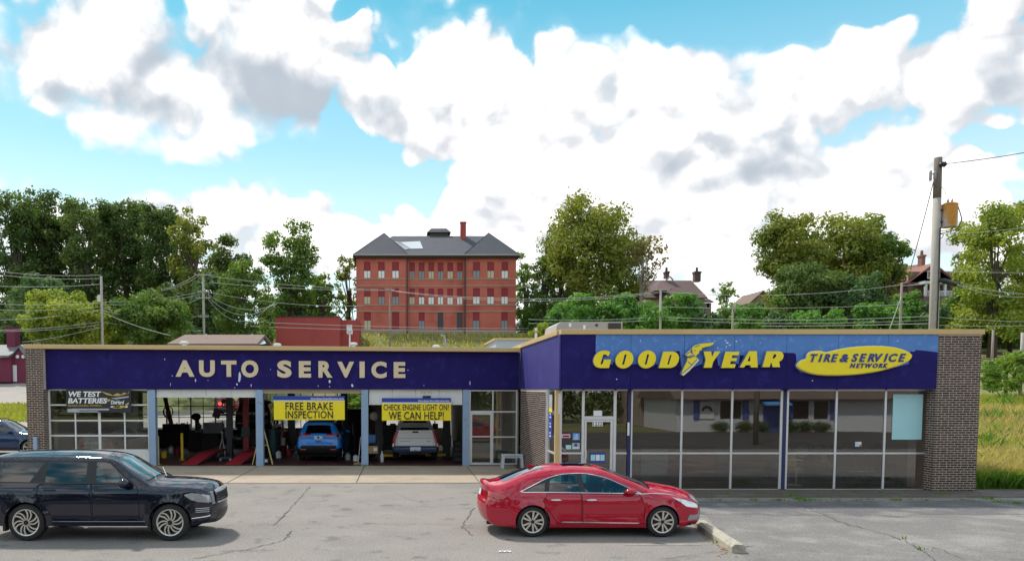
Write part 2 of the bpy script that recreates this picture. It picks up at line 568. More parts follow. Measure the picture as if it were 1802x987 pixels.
mat('fascia_light', (0.085, 0.22, 0.55), 0.6, var=(1.2, .2), var2=(5.0, (0.16, 0.34, 0.7), 0.6, .52, .66))
mat('chip', (0.62, 0.68, 0.78), 0.7)
mat('coping', (0.60, 0.42, 0.19), 0.55, var=(0.9, .14))
mat('post_blue', (0.28, 0.39, 0.55), 0.5, var=(2, .16), var2=(4, (0.14, 0.2, 0.3), .6, .58, .7))
mat('post_navy', (0.02, 0.022, 0.10), 0.5)
mat('post_tan', (0.62, 0.44, 0.2), 0.55, var=(3, .12))
mat('alu', (0.70, 0.70, 0.72), 0.42, 0.55, var=(2, .1))
mat('alu_dark', (0.30, 0.30, 0.33), 0.5, 0.4)
mat('white_paint', (0.72, 0.72, 0.71), 0.55, var=(1.5, .1), var2=(1.0, (0.5, 0.45, 0.38), .5, .55, .75))
mat('letter_tan', (0.74, 0.60, 0.40), 0.5, var=(2, .08))
mat('sign_yellow', (0.96, 0.74, 0.008), 0.38, var=(1.5, .06))
mat('sign_edge', (0.16, 0.22, 0.42), 0.5)
mat('sign_cream', (0.86, 0.78, 0.42), 0.45)
mat('sign_blue', (0.012, 0.045, 0.26), 0.45)
mat('sign_dark', (0.01, 0.012, 0.03), 0.5)
mat('banner_yellow', (0.96, 0.76, 0.012), 0.5, var=(1.2, .06))
mat('banner_blue', (0.015, 0.05, 0.36), 0.5)
mat('banner_black', (0.025, 0.025, 0.035), 0.45, var=(1.5, .3))
mat('banner_text', (0.015, 0.02, 0.03), 0.6)
mat('print_white', (0.82, 0.82, 0.82), 0.55)
mat('print_gold', (0.55, 0.4, 0.08), 0.5, var=(14, .5))
mat('print_grey', (0.42, 0.44, 0.47), 0.55, var=(10, .3))
mat('print_pink', (0.75, 0.42, 0.52), 0.5)
mat('print_skyblue', (0.13, 0.36, 0.78), 0.5)
mat('poster_cyan', (0.42, 0.72, 0.76), 0.6, var=(1.5, .06))
mat('floor_red', (0.10, 0.028, 0.03), 0.5, var=(1.5, .3), var2=(0.8, (0.03, 0.02, 0.02), .8, .45, .6))
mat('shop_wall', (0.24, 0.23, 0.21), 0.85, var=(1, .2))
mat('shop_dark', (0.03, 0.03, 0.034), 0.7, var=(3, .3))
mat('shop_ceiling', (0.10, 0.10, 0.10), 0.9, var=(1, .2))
mat('block_wall', (0.42, 0.41, 0.38), 0.9, var=(1.2, .12))
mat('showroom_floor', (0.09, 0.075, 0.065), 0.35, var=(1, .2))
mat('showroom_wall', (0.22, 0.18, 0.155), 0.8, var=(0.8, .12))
mat('roof_gravel', (0.36, 0.34, 0.31), 0.95, var=(2, .2))
mat('unit_grey', (0.42, 0.37, 0.33), 0.6, var=(1.2, .1))
mat('unit_dark', (0.05, 0.035, 0.035), 0.7)
mat('vent_white', (0.66, 0.66, 0.64), 0.6)
mat('mortar', (0.66, 0.55, 0.47), 0.95, var=(4, .2))
mat('rubber', (0.018, 0.018, 0.02), 0.75, var=(6, .2))
mat('steel_dark', (0.05, 0.05, 0.06), 0.45, 0.6)
mat('steel', (0.35, 0.36, 0.38), 0.4, 0.8)
mat('lift_red', (0.30, 0.02, 0.03), 0.5, var=(2, .25))
mat('lift_yellow', (0.72, 0.46, 0.03), 0.5, var=(2, .15))
mat('ladder_yellow', (0.72, 0.60, 0.22), 0.5)
mat('cardboard', (0.42, 0.26, 0.13), 0.85, var=(4, .1))
mat('plastic_blue', (0.03, 0.16, 0.42), 0.4)
mat('plastic_white', (0.72, 0.73, 0.72), 0.45)
mat('plastic_teal', (0.02, 0.09, 0.10), 0.5)
mat('chair_yellow', (0.70, 0.50, 0.12), 0.5)
mat('chair_dark', (0.03, 0.03, 0.035), 0.6)
mat('bench_wood', (0.60, 0.64, 0.68), 0.6, var=(6, .15))
mat('pole_wood', (0.27, 0.225, 0.185), 0.85, var=(3, .25), bump=(25, .4))
mat('pole_grey', (0.40, 0.36, 0.32), 0.85, var=(3, .2))
mat('pole_top', (0.17, 0.14, 0.115), 0.9, var=(6, .3))
mat('wire', (0.42, 0.42, 0.40), 0.6)
mat('wire_dark', (0.03, 0.03, 0.035), 0.6)
mat('insulator', (0.30, 0.28, 0.30), 0.35)
mat('tank_grey', (0.55, 0.50, 0.47), 0.55, var=(3, .12))
mat('school_brick', (0.57, 0.155, 0.115), 0.9, var=(0.5, .16), var2=(0.28, (0.42, 0.095, 0.07), .7, .48, .66), bump=(6, .3))
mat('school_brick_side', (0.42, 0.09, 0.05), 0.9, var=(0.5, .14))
mat('school_board', (0.30, 0.035, 0.045), 0.75, var=(1, .12))
mat('school_stone', (0.42, 0.29, 0.22), 0.9, var=(0.7, .2))
mat('school_base', (0.36, 0.31, 0.27), 0.9, var=(0.7, .25))
mat('slate', (0.062, 0.066, 0.085), 0.75, var=(0.8, .25), bump=(4, .4))
mat('slate_patch', (0.52, 0.56, 0.60), 0.6, var=(0.6, .1))
mat('eave_dark', (0.075, 0.055, 0.055), 0.8)
mat('gutter', (0.5, 0.48, 0.46), 0.6)
mat('pane_white', (0.88, 0.88, 0.88), 0.5, var=(1, .08))
mat('pane_cream', (0.62, 0.54, 0.38), 0.5)
mat('pane_grey', (0.27, 0.29, 0.32), 0.45)
mat('pane_dark', (0.03, 0.03, 0.04), 0.3)
mat('annex_red', (0.42, 0.075, 0.07), 0.85, var=(0.5, .14), var2=(0.3, (0.33, 0.06, 0.055), .7, .5, .66))
mat('barn_red', (0.17, 0.028, 0.06), 0.85, var=(0.8, .14))
mat('barn_roof', (0.15, 0.15, 0.165), 0.7, var=(1, .18), bump=(6, .4))
mat('shingle_brown', (0.19, 0.13, 0.105), 0.9, var=(0.7, .16), bump=(5, .3))
mat('siding_blue', (0.40, 0.46, 0.52), 0.7)
mat('tile_brown', (0.135, 0.083, 0.078), 0.85, var=(0.5, .18), bump=(4, .4))
mat('tile_red', (0.26, 0.12, 0.092), 0.85, var=(0.5, .18), bump=(4, .4))
mat('stucco', (0.40, 0.32, 0.26), 0.9, var=(0.6, .12))
mat('house_dark', (0.24, 0.14, 0.13), 0.85, var=(0.5, .15))
mat('house_white', (0.74, 0.75, 0.78), 0.7)
mat('hedge_dark', (0.03, 0.05, 0.018), 0.9)
mat('chainlink', (0.36, 0.36, 0.35), 0.5, 0.3)
mat('bark', (0.10, 0.08, 0.062), 0.95, var=(2, .3))
mat('bark_pale', (0.24, 0.20, 0.16), 0.95, var=(2, .25))
mat('litter', (0.75, 0.75, 0.72), 0.8)
mat('dead_leaf', (0.33, 0.16, 0.06), 0.9)
mat('headlamp', (0.72, 0.75, 0.78), 0.12, 0.35, coat=1)
mat('taillamp', (0.42, 0.008, 0.015), 0.15, coat=1)
mat('lamp_clear', (0.36, 0.36, 0.39), 0.1, .3, coat=1)
mat('red_light', (0.8, 0.02, 0.02), 0.3, emit=((1, .05, .03), 2.0))
mat('chrome', (0.82, 0.82, 0.84), 0.12, 1.0)
mat('rim_silver', (0.66, 0.64, 0.60), 0.28, 0.85)
mat('rim_dark', (0.03, 0.03, 0.034), 0.4, 0.4)
mat('trim_black', (0.014, 0.014, 0.016), 0.4)
mat('seam_black', (0.006, 0.006, 0.008), 0.8)
mat('seat_fabric', (0.33, 0.33, 0.31), 0.8)
mat('seat_dark', (0.10, 0.10, 0.10), 0.8)
mat('plate_white', (0.7, 0.72, 0.74), 0.5)
mat('plate_ink', (0.05, 0.07, 0.2), 0.5)
for nm, c_ in (('paint_red', (0.42, 0.002, 0.025)), ('paint_black', (0.004, 0.005, 0.02)), ('paint_blue', (0.02, 0.25, 0.85)),
               ('paint_navy', (0.012, 0.035, 0.10)), ('paint_white', (0.84, 0.87, 0.90)), ('paint_silver', (0.42, 0.43, 0.45)), ('paint_charcoal', (0.03, 0.03, 0.034)),
               ('paint_maroon', (0.22, 0.015, 0.03))):
    mat(nm, c_, 0.28, 0.0, spec=.0, coat=1.0)
glass('shop_glass', (0.68, 0.67, 0.66), 0.95, f0=0.125)
glass('bay_glass', (0.75, 0.76, 0.73), 0.9, f0=0.08)
glass('clear_glass', (0.93, 0.95, 0.94), 0.9, f0=0.04)
glass('car_glass_teal', (0.30, 0.56, 0.60), 1.0, f0=0.09)
glass('car_glass_dark', (0.05, 0.05, 0.07), 1.0, f0=0.09)
leafmat('leaf_dark', (0.11, 0.172, 0.05))
leafmat('leaf_mid', (0.145, 0.235, 0.05))
leafmat('leaf_olive', (0.225, 0.26, 0.048))
leafmat('leaf_lime', (0.3, 0.36, 0.055))
leafmat('leaf_kudzu', (0.13, 0.285, 0.06))
leafmat('leaf_brown', (0.24, 0.2, 0.08))
leafmat('leaf_blue', (0.11, 0.195, 0.085))
leafmat('grass_blade', (0.36, 0.38, 0.07), trans=.4)
leafmat('grass_dry', (0.52, 0.43, 0.19), trans=.35)
leafmat('grass_green', (0.14, 0.27, 0.035), trans=.4)
leafmat('leaf_bright', (0.20, 0.32, 0.05))


def brickmat(name, per_object):
    m = mat(name, (0.07, 0.043, 0.036), 0.85)
    nt = m.node_tree; t = NT(nt); b = nt.nodes['Principled BSDF']
    if per_object: f = t.n('ShaderNodeObjectInfo').outputs['Random']
    else:
        geo = t.n('ShaderNodeNewGeometry'); f = geo.outputs['Random Per Island']
    c = t.ramp(f, [(0, (0.026, 0.016, 0.014)), (.35, (0.046, 0.027, 0.022)), (.7, (0.066, 0.038, 0.030)), (1, (0.105, 0.062, 0.046))])
    g2 = t.n('ShaderNodeNewGeometry').outputs['Position']
    nz = t.math('MULTIPLY_ADD', t.noise(g2, 18, 4), 0.7, 0.65)
    cc = t.n('ShaderNodeCombineXYZ')
    for i in range(3): t.put(cc.inputs[i], nz)
    nt.links.new(t.mix(1.0, c, cc.outputs[0], 'MULTIPLY'), b.inputs['Base Color'])
    return m


brickmat('brick_one', True)
brickmat('brick_many', False)


def rustmat():
    """transformer can: grey paint with a rust fan running down the front"""
    m = mat('tank_rust', (0.5, 0.46, 0.43), 0.6)
    nt = m.node_tree; t = NT(nt); b = nt.nodes['Principled BSDF']
    oc = t.n('ShaderNodeTexCoord').outputs['Object']
    s3 = t.n('ShaderNodeSeparateXYZ'); nt.links.new(oc, s3.inputs[0])
    nz = t.noise(oc, 5.0, 5, .6)
    f = t.math('SUBTRACT', t.math('MULTIPLY_ADD', nz, 0.45, 0.12), t.math('ABSOLUTE', t.math('MULTIPLY', t.math('ADD', s3.outputs[0], 0.06), 1.15)))
    f = t.math('MULTIPLY_ADD', s3.outputs[2], 0.28, f)
    f = t.step(f, 0.10, 0.28)
    nt.links.new(t.mix(f, (0.46, 0.41, 0.38), t.mix(t.noise(oc, 9, 4), (0.40, 0.14, 0.02), (0.62, 0.30, 0.04))), b.inputs['Base Color'])


rustmat()

# ------------------------------------------------------------------ ground
YF, YG, YW, YB = 23.8, 24.2, 31.8, 44.0      # front pillar face, shop glass, service wing face, back wall of the bays


def _ip(v, pts):
    if v <= pts[0][0]: return pts[0][1]
    for (a, b), (c, d) in zip(pts, pts[1:]):
        if v <= c:
            t = (v - a) / (c - a)
            return b + (d - b) * t
    return pts[-1][1]


def ground_z(X, Y):
    zc = _ip(Y, [(46, 0), (86, 0.9), (104, 6.2), (116, 11.2), (150, 13.5), (230, 20), (900, 30)])
    zl = _ip(Y, [(41, 0), (50, 1.0), (71, 3.6), (92, 6.5), (118, 11), (200, 17), (900, 30)])
    zr = _ip(Y, [(33, 0), (60, 2.6), (85, 6.0), (118, 10.5), (200, 16), (900, 30)])
    if Y < 1: return 0.0
    q = X / Y
    wl, wr = 1 - sstep(-0.47, -0.38, q), sstep(0.40, 0.74, q)
    z = zc * (1 - wl) * (1 - wr) + zl * wl + zr * wr
    if -24 < X < 19 and Y < 46: z = 0.0
    return z


def ground_sheet(name, xs, ys, m, dz=0.0, kind='structure', parent=None):
    mb = MB()
    mb.v = [(x, y, ground_z(x, y) + dz) for y in ys for x in xs]
    n = len(xs)
    mb.f = [(j * n + i, j * n + i + 1, (j + 1) * n + i + 1, (j + 1) * n + i) for j in range(len(ys) - 1) for i in range(n - 1)]
    mb.m = [0] * len(mb.f)
    o = mb.build(name, m, parent, smooth='all', fixn=False)
    if kind: o['kind'] = kind
    return o


def frange(a, b, n): return [a + (b - a) * i / n for i in range(n + 1)]


gx = frange(-900, -160, 8)[:-1] + frange(-160, 160, 128)[:-1] + frange(160, 900, 8)
gy = frange(-500, -20, 6)[:-1] + frange(-20, 160, 90)[:-1] + frange(160, 1200, 12)
ground_sheet('ground', gx, gy, MATS['ground'], -0.03)

lot = MB(); lot.box(-70, 60, -6.5, 31.7, -0.2, 0.0); lot.box(-70, -15.7, 31.7, 45, -0.2, 0.0)
lot = tag(lot.build('parking_lot', MATS['asphalt']), kind='structure')
def ragged(name, m, z, top, bot, kind='structure'):
    """a worn surface whose long edges wander; top and bot are lists of pixel positions from left to right"""
    mb = MB()
    def dens_(l):
        o = []
        for p, q in zip(l, l[1:]):
            for k in range(14): t = k / 14; o.append((p[0] + (q[0] - p[0]) * t, p[1] + (q[1] - p[1]) * t))
        return o + [l[-1]]
    T_, B_ = dens_(top), dens_(bot)
    n = min(len(T_), len(B_))
    j = 0.0
    for i in range(n):
        j = j * .6 + random.gauss(0, 1.0)
        x, y = gp(*T_[i]); x2, y2 = gp(B_[i][0], B_[i][1] + j)
        mb.v += [(x, y, z), (x2, y2, z)]
    mb.f = [(2 * i, 2 * i + 1, 2 * i + 3, 2 * i + 2) for i in range(n - 1)]; mb.m = [0] * (n - 1)
    return tag(mb.build(name, MATS[m], fixn=False), kind=kind)


ragged('worn_asphalt', 'asphalt_worn', .004, [(1236, 900), (1430, 896), (1620, 893), (1850, 890)], [(1322, 992), (1450, 994), (1640, 994), (1900, 992)])
ragged('dark_asphalt_strip', 'asphalt_patch', .008, [(1205, 881.5), (1400, 881.5), (1600, 881), (1850, 880)], [(1222, 905), (1390, 906), (1580, 909), (1850, 902)])


def crack(pts, wd=0.03):
    mb = MB()
    P = []
    for (a, b) in zip(pts, pts[1:]):
        for k in range(7):
            t = k / 7
            P.append((a[0] + (b[0] - a[0]) * t + random.gauss(0, 1.6), a[1] + (b[1] - a[1]) * t + random.gauss(0, .6)))
    P.append(pts[-1])
    W_ = [gp(*p) for p in P]
    L, Rr = [], []
    for i, p in enumerate(W_):
        a, b = W_[max(i - 1, 0)], W_[min(i + 1, len(W_) - 1)]
        d = Vector((b[0] - a[0], b[1] - a[1])); d = d.normalized() if d.length else Vector((1, 0))
        n = Vector((-d.y, d.x)) * wd * random.uniform(.1, .5)
        L.append((p[0] + n.x, p[1] + n.y, .013)); Rr.append((p[0] - n.x, p[1] - n.y, .013))
    n = len(L)
    mb.add(L + Rr, [(i, i + 1, n + i + 1, n + i) for i in range(n - 1)])
    return mb.build('crack', MATS['crack'], lot)


CR = [[(546, 856), (531, 872), (512, 893), (487, 919), (482, 923)], [(513, 934), (508, 942), (492, 954), (450, 963), (382, 976), (340, 983)],
      [(400, 924), (520, 923), (640, 922), (735, 921), (812, 924)], [(1402, 884), (1440, 902), (1487, 921), (1560, 940), (1596, 953), (1632, 975), (1650, 990)],
      [(835, 893), (822, 912), (812, 926), (832, 942)], [(1160, 985), (1250, 972), (1330, 960)], [(1700, 985), (1640, 962), (1606, 955)], [(700, 870), (760, 893), (830, 886)]]
for i, c_ in enumerate(CR): crack(c_, 0.022 if i in (2, 5, 6, 7) else 0.034)
ln = MB(); a_, b_ = gp(1100, 958), gp(1222, 953)
ln.box(a_[0], b_[0], a_[1] - .04, a_[1] + .04, 0.004, 0.0062)
ln.build('parking_line', mat('faded_paint', (0.30, 0.28, 0.24), 0.9, var=(5, .5)), lot)

# concrete apron before the bays: separate slabs with recessed joints
apron = MB(); apron.box(-15.7, 4.6, 26.0, 31.75, -0.15, 0.006)
apron = tag(apron.build('concrete_apron', MATS['crack']), kind='structure')
_xs = [-15.7] + [xat(p, YW, 820) for p in (268, 456, 642, 820)] + [4.6]
for i in range(5):
    for (y0, y1) in ((26.0, 28.9), (28.915, 31.74)):
        q = random.uniform(-.003, .003)
        m_ = MB(); m_.box(_xs[i] + .02, _xs[i + 1] - .02, y0, y1, -0.1, 0.018 + q)
        m_.build('concrete_slab', MATS['apron_concrete'], apron)
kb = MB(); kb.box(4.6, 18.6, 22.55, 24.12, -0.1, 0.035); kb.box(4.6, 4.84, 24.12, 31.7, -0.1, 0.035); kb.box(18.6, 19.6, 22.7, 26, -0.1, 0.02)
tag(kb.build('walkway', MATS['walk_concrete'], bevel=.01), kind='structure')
# road climbing behind on the left, back lot behind the bays, street behind the viewer
ground_sheet('back_road', frange(-60, -27, 12), frange(58, 76, 14), MATS['road_concrete'], 0.06)
ground_sheet('side_lot', frange(-60, -16, 16), frange(44.9, 51, 6), MATS['road_concrete'], 0.05)
ground_sheet('back_lot', frange(-34, 10, 30), frange(44.6, 82, 26), MATS['road_concrete'], 0.05)
st = MB(); st.box(-80, 80, -6.4, 7.5, -.1, .012); tag(st.build('street', mat('street_asphalt', (0.075, 0.068, 0.062), 0.9, var=(1, .2))), kind='structure')
st = MB(); st.box(-80, 80, -8.6, -6.6, -.1, .03)
tag(st.build('far_pavement', MATS['walk_concrete']), kind='structure')

# ------------------------------------------------------------------ the shop building
ZF, ZFB = 3.19, zat(588.5, YF)              # fascia bottom, coping bottom
ZC = zat(579.5, YF)                          # coping top
shop = thing('auto_shop', 'long low brick tire and service shop with dark blue fascia and open bays', 'building', (0, 28, 0))


def P_(mb, name, m, parent=None, **k): return mb.build(name, MATS[m] if isinstance(m, str) else m, parent or shop, world=True, **k)


XR0, XR1 = xat(1650, YF, 600), xat(1728, YF, 600)      # right brick pier
XL0, XL1 = xat(45, YW - .3, 640), xat(75, YW - .3, 640)  # left brick pier
XS = 4.84                                               # side wall plane between the wings
brick_list = []                                         # (centre, size, axis)


def bricks(x0, x1, z0, z1, y, axis='-y', rank=0):
    """running bond with a row of headers every sixth course"""
    h, L, g = 0.054, 0.202, 0.018
    row = 0
    z = z0
    while z + h <= z1 + .004:
        headers = row % 6 == 5
        x = x0 - (0 if row % 2 == 0 else (L + g) / 2)
        k = 0
        while x < x1:
            l = L if not (headers and k % 2) else 0.098
            a, b = max(x, x0), min(x + l, x1)
            if b - a > 0.03:
                brick_list.append(((a + b) / 2, (z + z + h) / 2, b - a, h, y, axis, rank))
            x += l + g; k += 1
        z += h + g
        row += 1


for bx_ in ((XR0, XR1, YF + .005, YF + 1.2, 0, ZFB), (XL0, XL1, YW - .295, YW + .9, 0, ZFB), (XS + .005, XS + .3, 25.95, YW - .06, 0, ZF + .1)):
    P_(MB().box(*bx_), 'brick_core', 'mortar')
bricks(XR0, XR1, .02, ZFB - .01, YF, '-y', 0)
bricks(XL0, XL1, .02, ZFB - .01, YW - .3, '-y', 1)
bricks(25.95, YW - .1, .02, ZF - .03, XS, '-x', 2)
bricks(YF, YG, .02, ZF - .02, XR0, '-x', 2)
bricks(YW - .3, YW + .1, .02, ZF - .02, XL1, '+x', 2)
brick_list.sort(key=lambda b: (b[6], -round(b[2], 2), random.random()))
unit = MB(); unit.box(-.5, .5, -.5, .5, -.5, .5)
unit_me = None
many = MB()
for i, (u, z, l, h, pl, axis, rk) in enumerate(brick_list):
    jit = random.uniform(0, .004)
    if i < 290:
        if unit_me is None:
            o = P_(MB().box(-.5, .5, -.5, .5, -.5, .5), 'brick', 'brick_one'); unit_me = o.data
            # the unit mesh is local, undo the world shift
            for v in unit_me.vertices: v.co += Vector(shop.location)
        else:
            o = bpy.data.objects.new('brick', unit_me); COL.objects.link(o); o.parent = shop
        o.scale = (l, .05, h)
        o.location = Vector((u, pl + .025 - jit, z)) - Vector(shop.location)
    else:
        if axis == '-y': many.box(u - l / 2, u + l / 2, pl - jit, pl + .03, z - h / 2, z + h / 2)
        elif axis == '-x': many.box(pl - jit, pl + .03, u - l / 2, u + l / 2, z - h / 2, z + h / 2)
        else: many.box(pl - .03, pl + jit, u - l / 2, u + l / 2, z - h / 2, z + h / 2)
tag(P_(many, 'brickwork', 'brick_many'), kind='stuff')

# fascia of the front block: panels with a two-tone paint line (dark repaint below and left, faded light blue above)
YFA = YF - .02
px_line = [(988, 578), (1047.5, 578), (1048, 632), (1052, 640), (1078, 641), (1079, 637), (1110, 641), (1125, 640), (1126, 643), (1150, 644), (1152, 641), (1183, 642), (1186, 618), (1196, 617),
           (1199, 646), (1214, 648), (1236, 640), (1238, 622), (1246, 624), (1262, 630), (1264, 643), (1272, 643), (1275, 636), (1300, 640), (1302, 625), (1309, 625), (1310, 640), (1335, 642), (1340, 640),
           (1366, 640), (1372, 620), (1398, 621), (1401, 624), (1401.5, 648), (1408, 655), (1420, 657), (1560, 650), (1599, 640), (1602, 618), (1608, 618.5), (1612, 615.5), (1630, 617), (1646, 619), (1651, 620)]
line_w = [at(p[0], p[1], YFA) for p in px_line]


def line_z(x):
    for (a, b) in zip(line_w, line_w[1:]):
        if a[0] <= x <= b[0]: return a[1] + (b[1] - a[1]) * (x - a[0]) / max(b[0] - a[0], 1e-9)
    return line_w[0][1] if x < line_w[0][0] else line_w[-1][1]


seams = [xat(p, YFA, 630) for p in (988, 1110, 1204, 1292, 1384, 1475, 1562, 1650)]
for s0, s1 in zip(seams, seams[1:]):
    a, b = s0 + .004, s1 - .004
    mb = MB()
    q = random.uniform(0, .004)
    xs = sorted({a, b, *[p[0] for p in line_w if a < p[0] < b], *frange(a, b, 16)})
    for x0, x1 in zip(xs, xs[1:]):
        e = (x0 + x1) / 2
        j0, j1 = (line_z(x0 + 1e-6), line_z(x1 - 1e-6))
        j0, j1 = min(max(j0, ZF), ZFB), min(max(j1, ZF), ZFB)
        mb.quad((x0, YFA - q, ZF), (x1, YFA - q, ZF), (x1, YFA - q, j1), (x0, YFA - q, j0), 0)
        if max(j0, j1) < ZFB - 1e-4: mb.quad((x0, YFA - q, j0), (x1, YFA - q, j1), (x1, YFA - q, ZFB), (x0, YFA - q, ZFB), 1)
    mb.box(a, b, YFA + .004, YFA + .03, ZF, ZFB, 0)
    P_(mb, 'fascia_panel', [MATS['fascia_dark'], MATS['fascia_light']], fixn=False)
bkg = MB()
bkg.box(seams[0] + .02, XR0 - .01, YFA + .032, YG + .35, ZF + .002, ZFB, 0)            # fascia box behind the panels
bkg.box(XL1 + .01, XS - .02, YW - .018, YW + .4, ZF + .002, zat(612.5, YW) - .18, 0)
P_(bkg, 'fascia_box', 'post_navy')
side = MB(); side.box(XS - .02, XS + .03, YFA + .035, YW - .06, ZF, ZFB)
P_(side, 'side_fascia_panel', mat('fascia_side_lit', (0.030, 0.024, 0.19), 0.6, var=(0.8, .2), var2=(1.6, (0.05, 0.045, 0.27), .7, .5, .7)))  # bluer and lighter than the front: side light put into the colour
# wing fascia
wx = [xat(p, YW - .05, 650) for p in (72.5, 190, 305, 425, 545, 665, 790, 912)]
zl0, zl1 = zat(606.5, YW), zat(612.5, YW)
def cop_z(x): return zl0 + (zl1 - zl0) * (x - (XL0 - .05)) / (XS - .062 - XL0 + .05) - .172
for s0, s1 in zip(wx, wx[1:]):
    q = random.uniform(0, .004)
    a, b_ = s0 + .002, min(s1, XS - .025) - .002
    P_(MB().prism([(a, ZF), (b_, ZF), (b_, cop_z(b_)), (a, cop_z(a))], YW - .05 - q, YW - .02), 'fascia_panel', 'fascia_dark')
chips = [(303, 661, 1.5, 3), (344, 669, 3, 6), (366, 669, 1.4, 2), (421.5, 663, 5.5, 19), (417, 676, 3, 4), (413, 682, 2, 2), (442, 678, 2, 5), (290, 632, 1.4, 3), (476, 650, 2, 1.4), (580, 671, 4, 6),
         (580, 680, 2, 2), (620, 678, 4, 7), (718, 651, 2, 2), (746, 678, 1.5, 1.6), (560, 679, 1.2, 4), (827, 674, 1.6, 8), (300, 676, 1, 7)]
cm = MB()
for (px, py, w_, h_) in chips:
    pts = []
    for k in range(7):
        t = 2 * PI * k / 7 + .4
        pts.append(at(px + w_ * .5 * math.cos(t) * random.uniform(.6, 1.25), py - h_ * .5 * math.sin(t) * random.uniform(.7, 1.2), YW - .057))
    cm.add([(p[0], YW - .0575, p[1]) for p in pts], [tuple(range(7))])
for (px, py, w_, h_) in [(1127, 599.5, 2, 3), (1280, 603, 7, 4), (1277, 599, 4, 3), (1284, 607, 4, 3), (1296, 600.5, 4, 4), (1263, 612, 3, 3), (1247, 599, 3, 2), (1270, 614, 3, 2), (1258, 600, 2, 3), (1338, 603, 2, 2), (1430, 669.5, 3, 2.5),
                         (1580, 599.5, 4, 1.5), (1085, 667, 3, 2.5), (1278, 610, 2, 4)]:
    pts = []
    for k in range(6):
        t = 2 * PI * k / 6 + .2
        pts.append(at(px + w_ * .5 * math.cos(t) * random.uniform(.5, 1.25), py - h_ * .5 * math.sin(t) * random.uniform(.6, 1.3), YFA - .008))
    cm.add([(p[0], YFA - .008, p[1]) for p in pts], [tuple(range(6))])
P_(cm, 'paint_chip', 'chip', fixn=False)
# coping
cp = MB()
cp.box(seams[0] - .03, XR1 + .03, YFA - .06, YFA + .3, ZFB, ZC); P_(cp, 'coping', 'coping', bevel=.012)
cp = MB(); cp.box(XS - .06, XS + .3, YFA + .302, YW + 12.2, ZFB, ZC); P_(cp, 'coping', 'coping', bevel=.012)
cp = MB()
x0, x1 = XL0 - .05, XS - .062
cp.add([(x, y, (zl0 if x < 0 else zl1) - d) for x in (x0, x1) for y in (YW - .36, YW + .2) for d in (.17, 0)],
       [(0, 1, 3, 2), (4, 6, 7, 5), (0, 4, 5, 1), (2, 3, 7, 6), (0, 2, 6, 4), (1, 5, 7, 3)])
P_(cp, 'coping', 'coping', bevel=.012)
# roofs, back and end walls
rf = MB(); rf.box(XS + .3, XR1, YFA + .3, YW + 12, 4.45, 4.6); rf.box(XL0 + .2, XS + .3, YW + .4, YW + 12, 4.2, 4.4)
P_(rf, 'roof', 'roof_gravel')
ew = MB(); ew.box(XL0 + .01, XL0 + .3, YW + .902, YB + .2, 0, 4.9); P_(ew, 'wall', 'block_wall'); ew = MB(); ew.box(XR1 - .35, XR1 - .01, YF + 1.202, YB + .2, 0, ZFB - .01)
P_(ew, 'wall', 'block_wall'); ew = MB(); ew.box(5.2, XR1 - .36, YB - .2, YB, 0, ZFB - .01)
P_(ew, 'wall', 'block_wall')

# ---- shopfront glazing of the front block
def fbox(px0, px1, py0, py1, Y=None, d=.06, m='alu', nm='mullion', dd=.0):
    Y = YG if Y is None else Y
    x0, x1 = xat(px0, Y, 780), xat(px1, Y, 780)
    return P_(MB().box(x0, x1, Y - d / 2 + dd, Y + d / 2 + dd, zat(py1, Y), zat(py0, Y)), nm, m)


ztop, zsill = ZF, zat(859.5, YG)
for (a, b) in ((984, 988), (1023, 1027.5), (1078.5, 1083.5), (1196.5, 1200), (1284.5, 1288), (1371, 1375.5), (1381.5, 1385.5), (1467.5, 1471), (1553.5, 1557), (1634, 1638)):
    fbox(a, b, 686.5, 859.5)
fbox(1109, 1112, 686.5, 859.5)
fbox(1103.2, 1108.8, 686, 866, d=.12, m='post_navy', nm='post')
fbox(1375.7, 1381.3, 686, 866, d=.12, m='post_navy', nm='post')
fbox(976, 983.8, 686, 866, d=.14, m='post_tan', nm='post')
for (a, b) in ((988, 1023), (1027.5, 1078.5), (1083.5, 1103), (1112, 1196.5), (1200, 1284.5), (1288, 1371), (1385.5, 1467.5), (1471, 1553.5), (1557, 1634)):
    fbox(a + .1, b - .1, 683.8, 687.5, d=.055, nm='head_rail')
    if a >= 1083 or a == 988: fbox(a + .1, b - .1, 795.6, 798.4, d=.055, nm='transom')
    if a != 1027.5: fbox(a + .1, b - .1, 859.6, 866.5, d=.07, m='alu', nm='sill')
    if a != 1027.5: fbox(a + .1, b - .1, 687.5, 859.5, d=.008, m='shop_glass', nm='pane')
fbox(1027.6, 1078.4, 687.5, 732, d=.008, m='shop_glass', nm='pane')
fbox(1027.6, 1078.4, 732, 738, d=.07, nm='transom')
# entrance door
door = fbox(1028.2, 1031.6, 738.6, 863, d=.05, nm='door')
def dbox(a, b, c, d_, nm, m='alu', d=.05, dd=0):
    o = fbox(a, b, c, d_, d=d, m=m, nm=nm, dd=dd); o.parent = door; o.matrix_parent_inverse = Matrix(); return o
dbox(1073.5, 1077.8, 738.6, 863, 'stile'); dbox(1031.7, 1073.4, 738.6, 742, 'top_rail'); dbox(1031.7, 1073.4, 856, 863, 'bottom_rail')
dbox(1031.7, 1073.4, 742, 856, 'door_pane', 'shop_glass', .008); dbox(1028.6, 1031.4, 792, 806, 'handle', 'alu', .03, -.07)
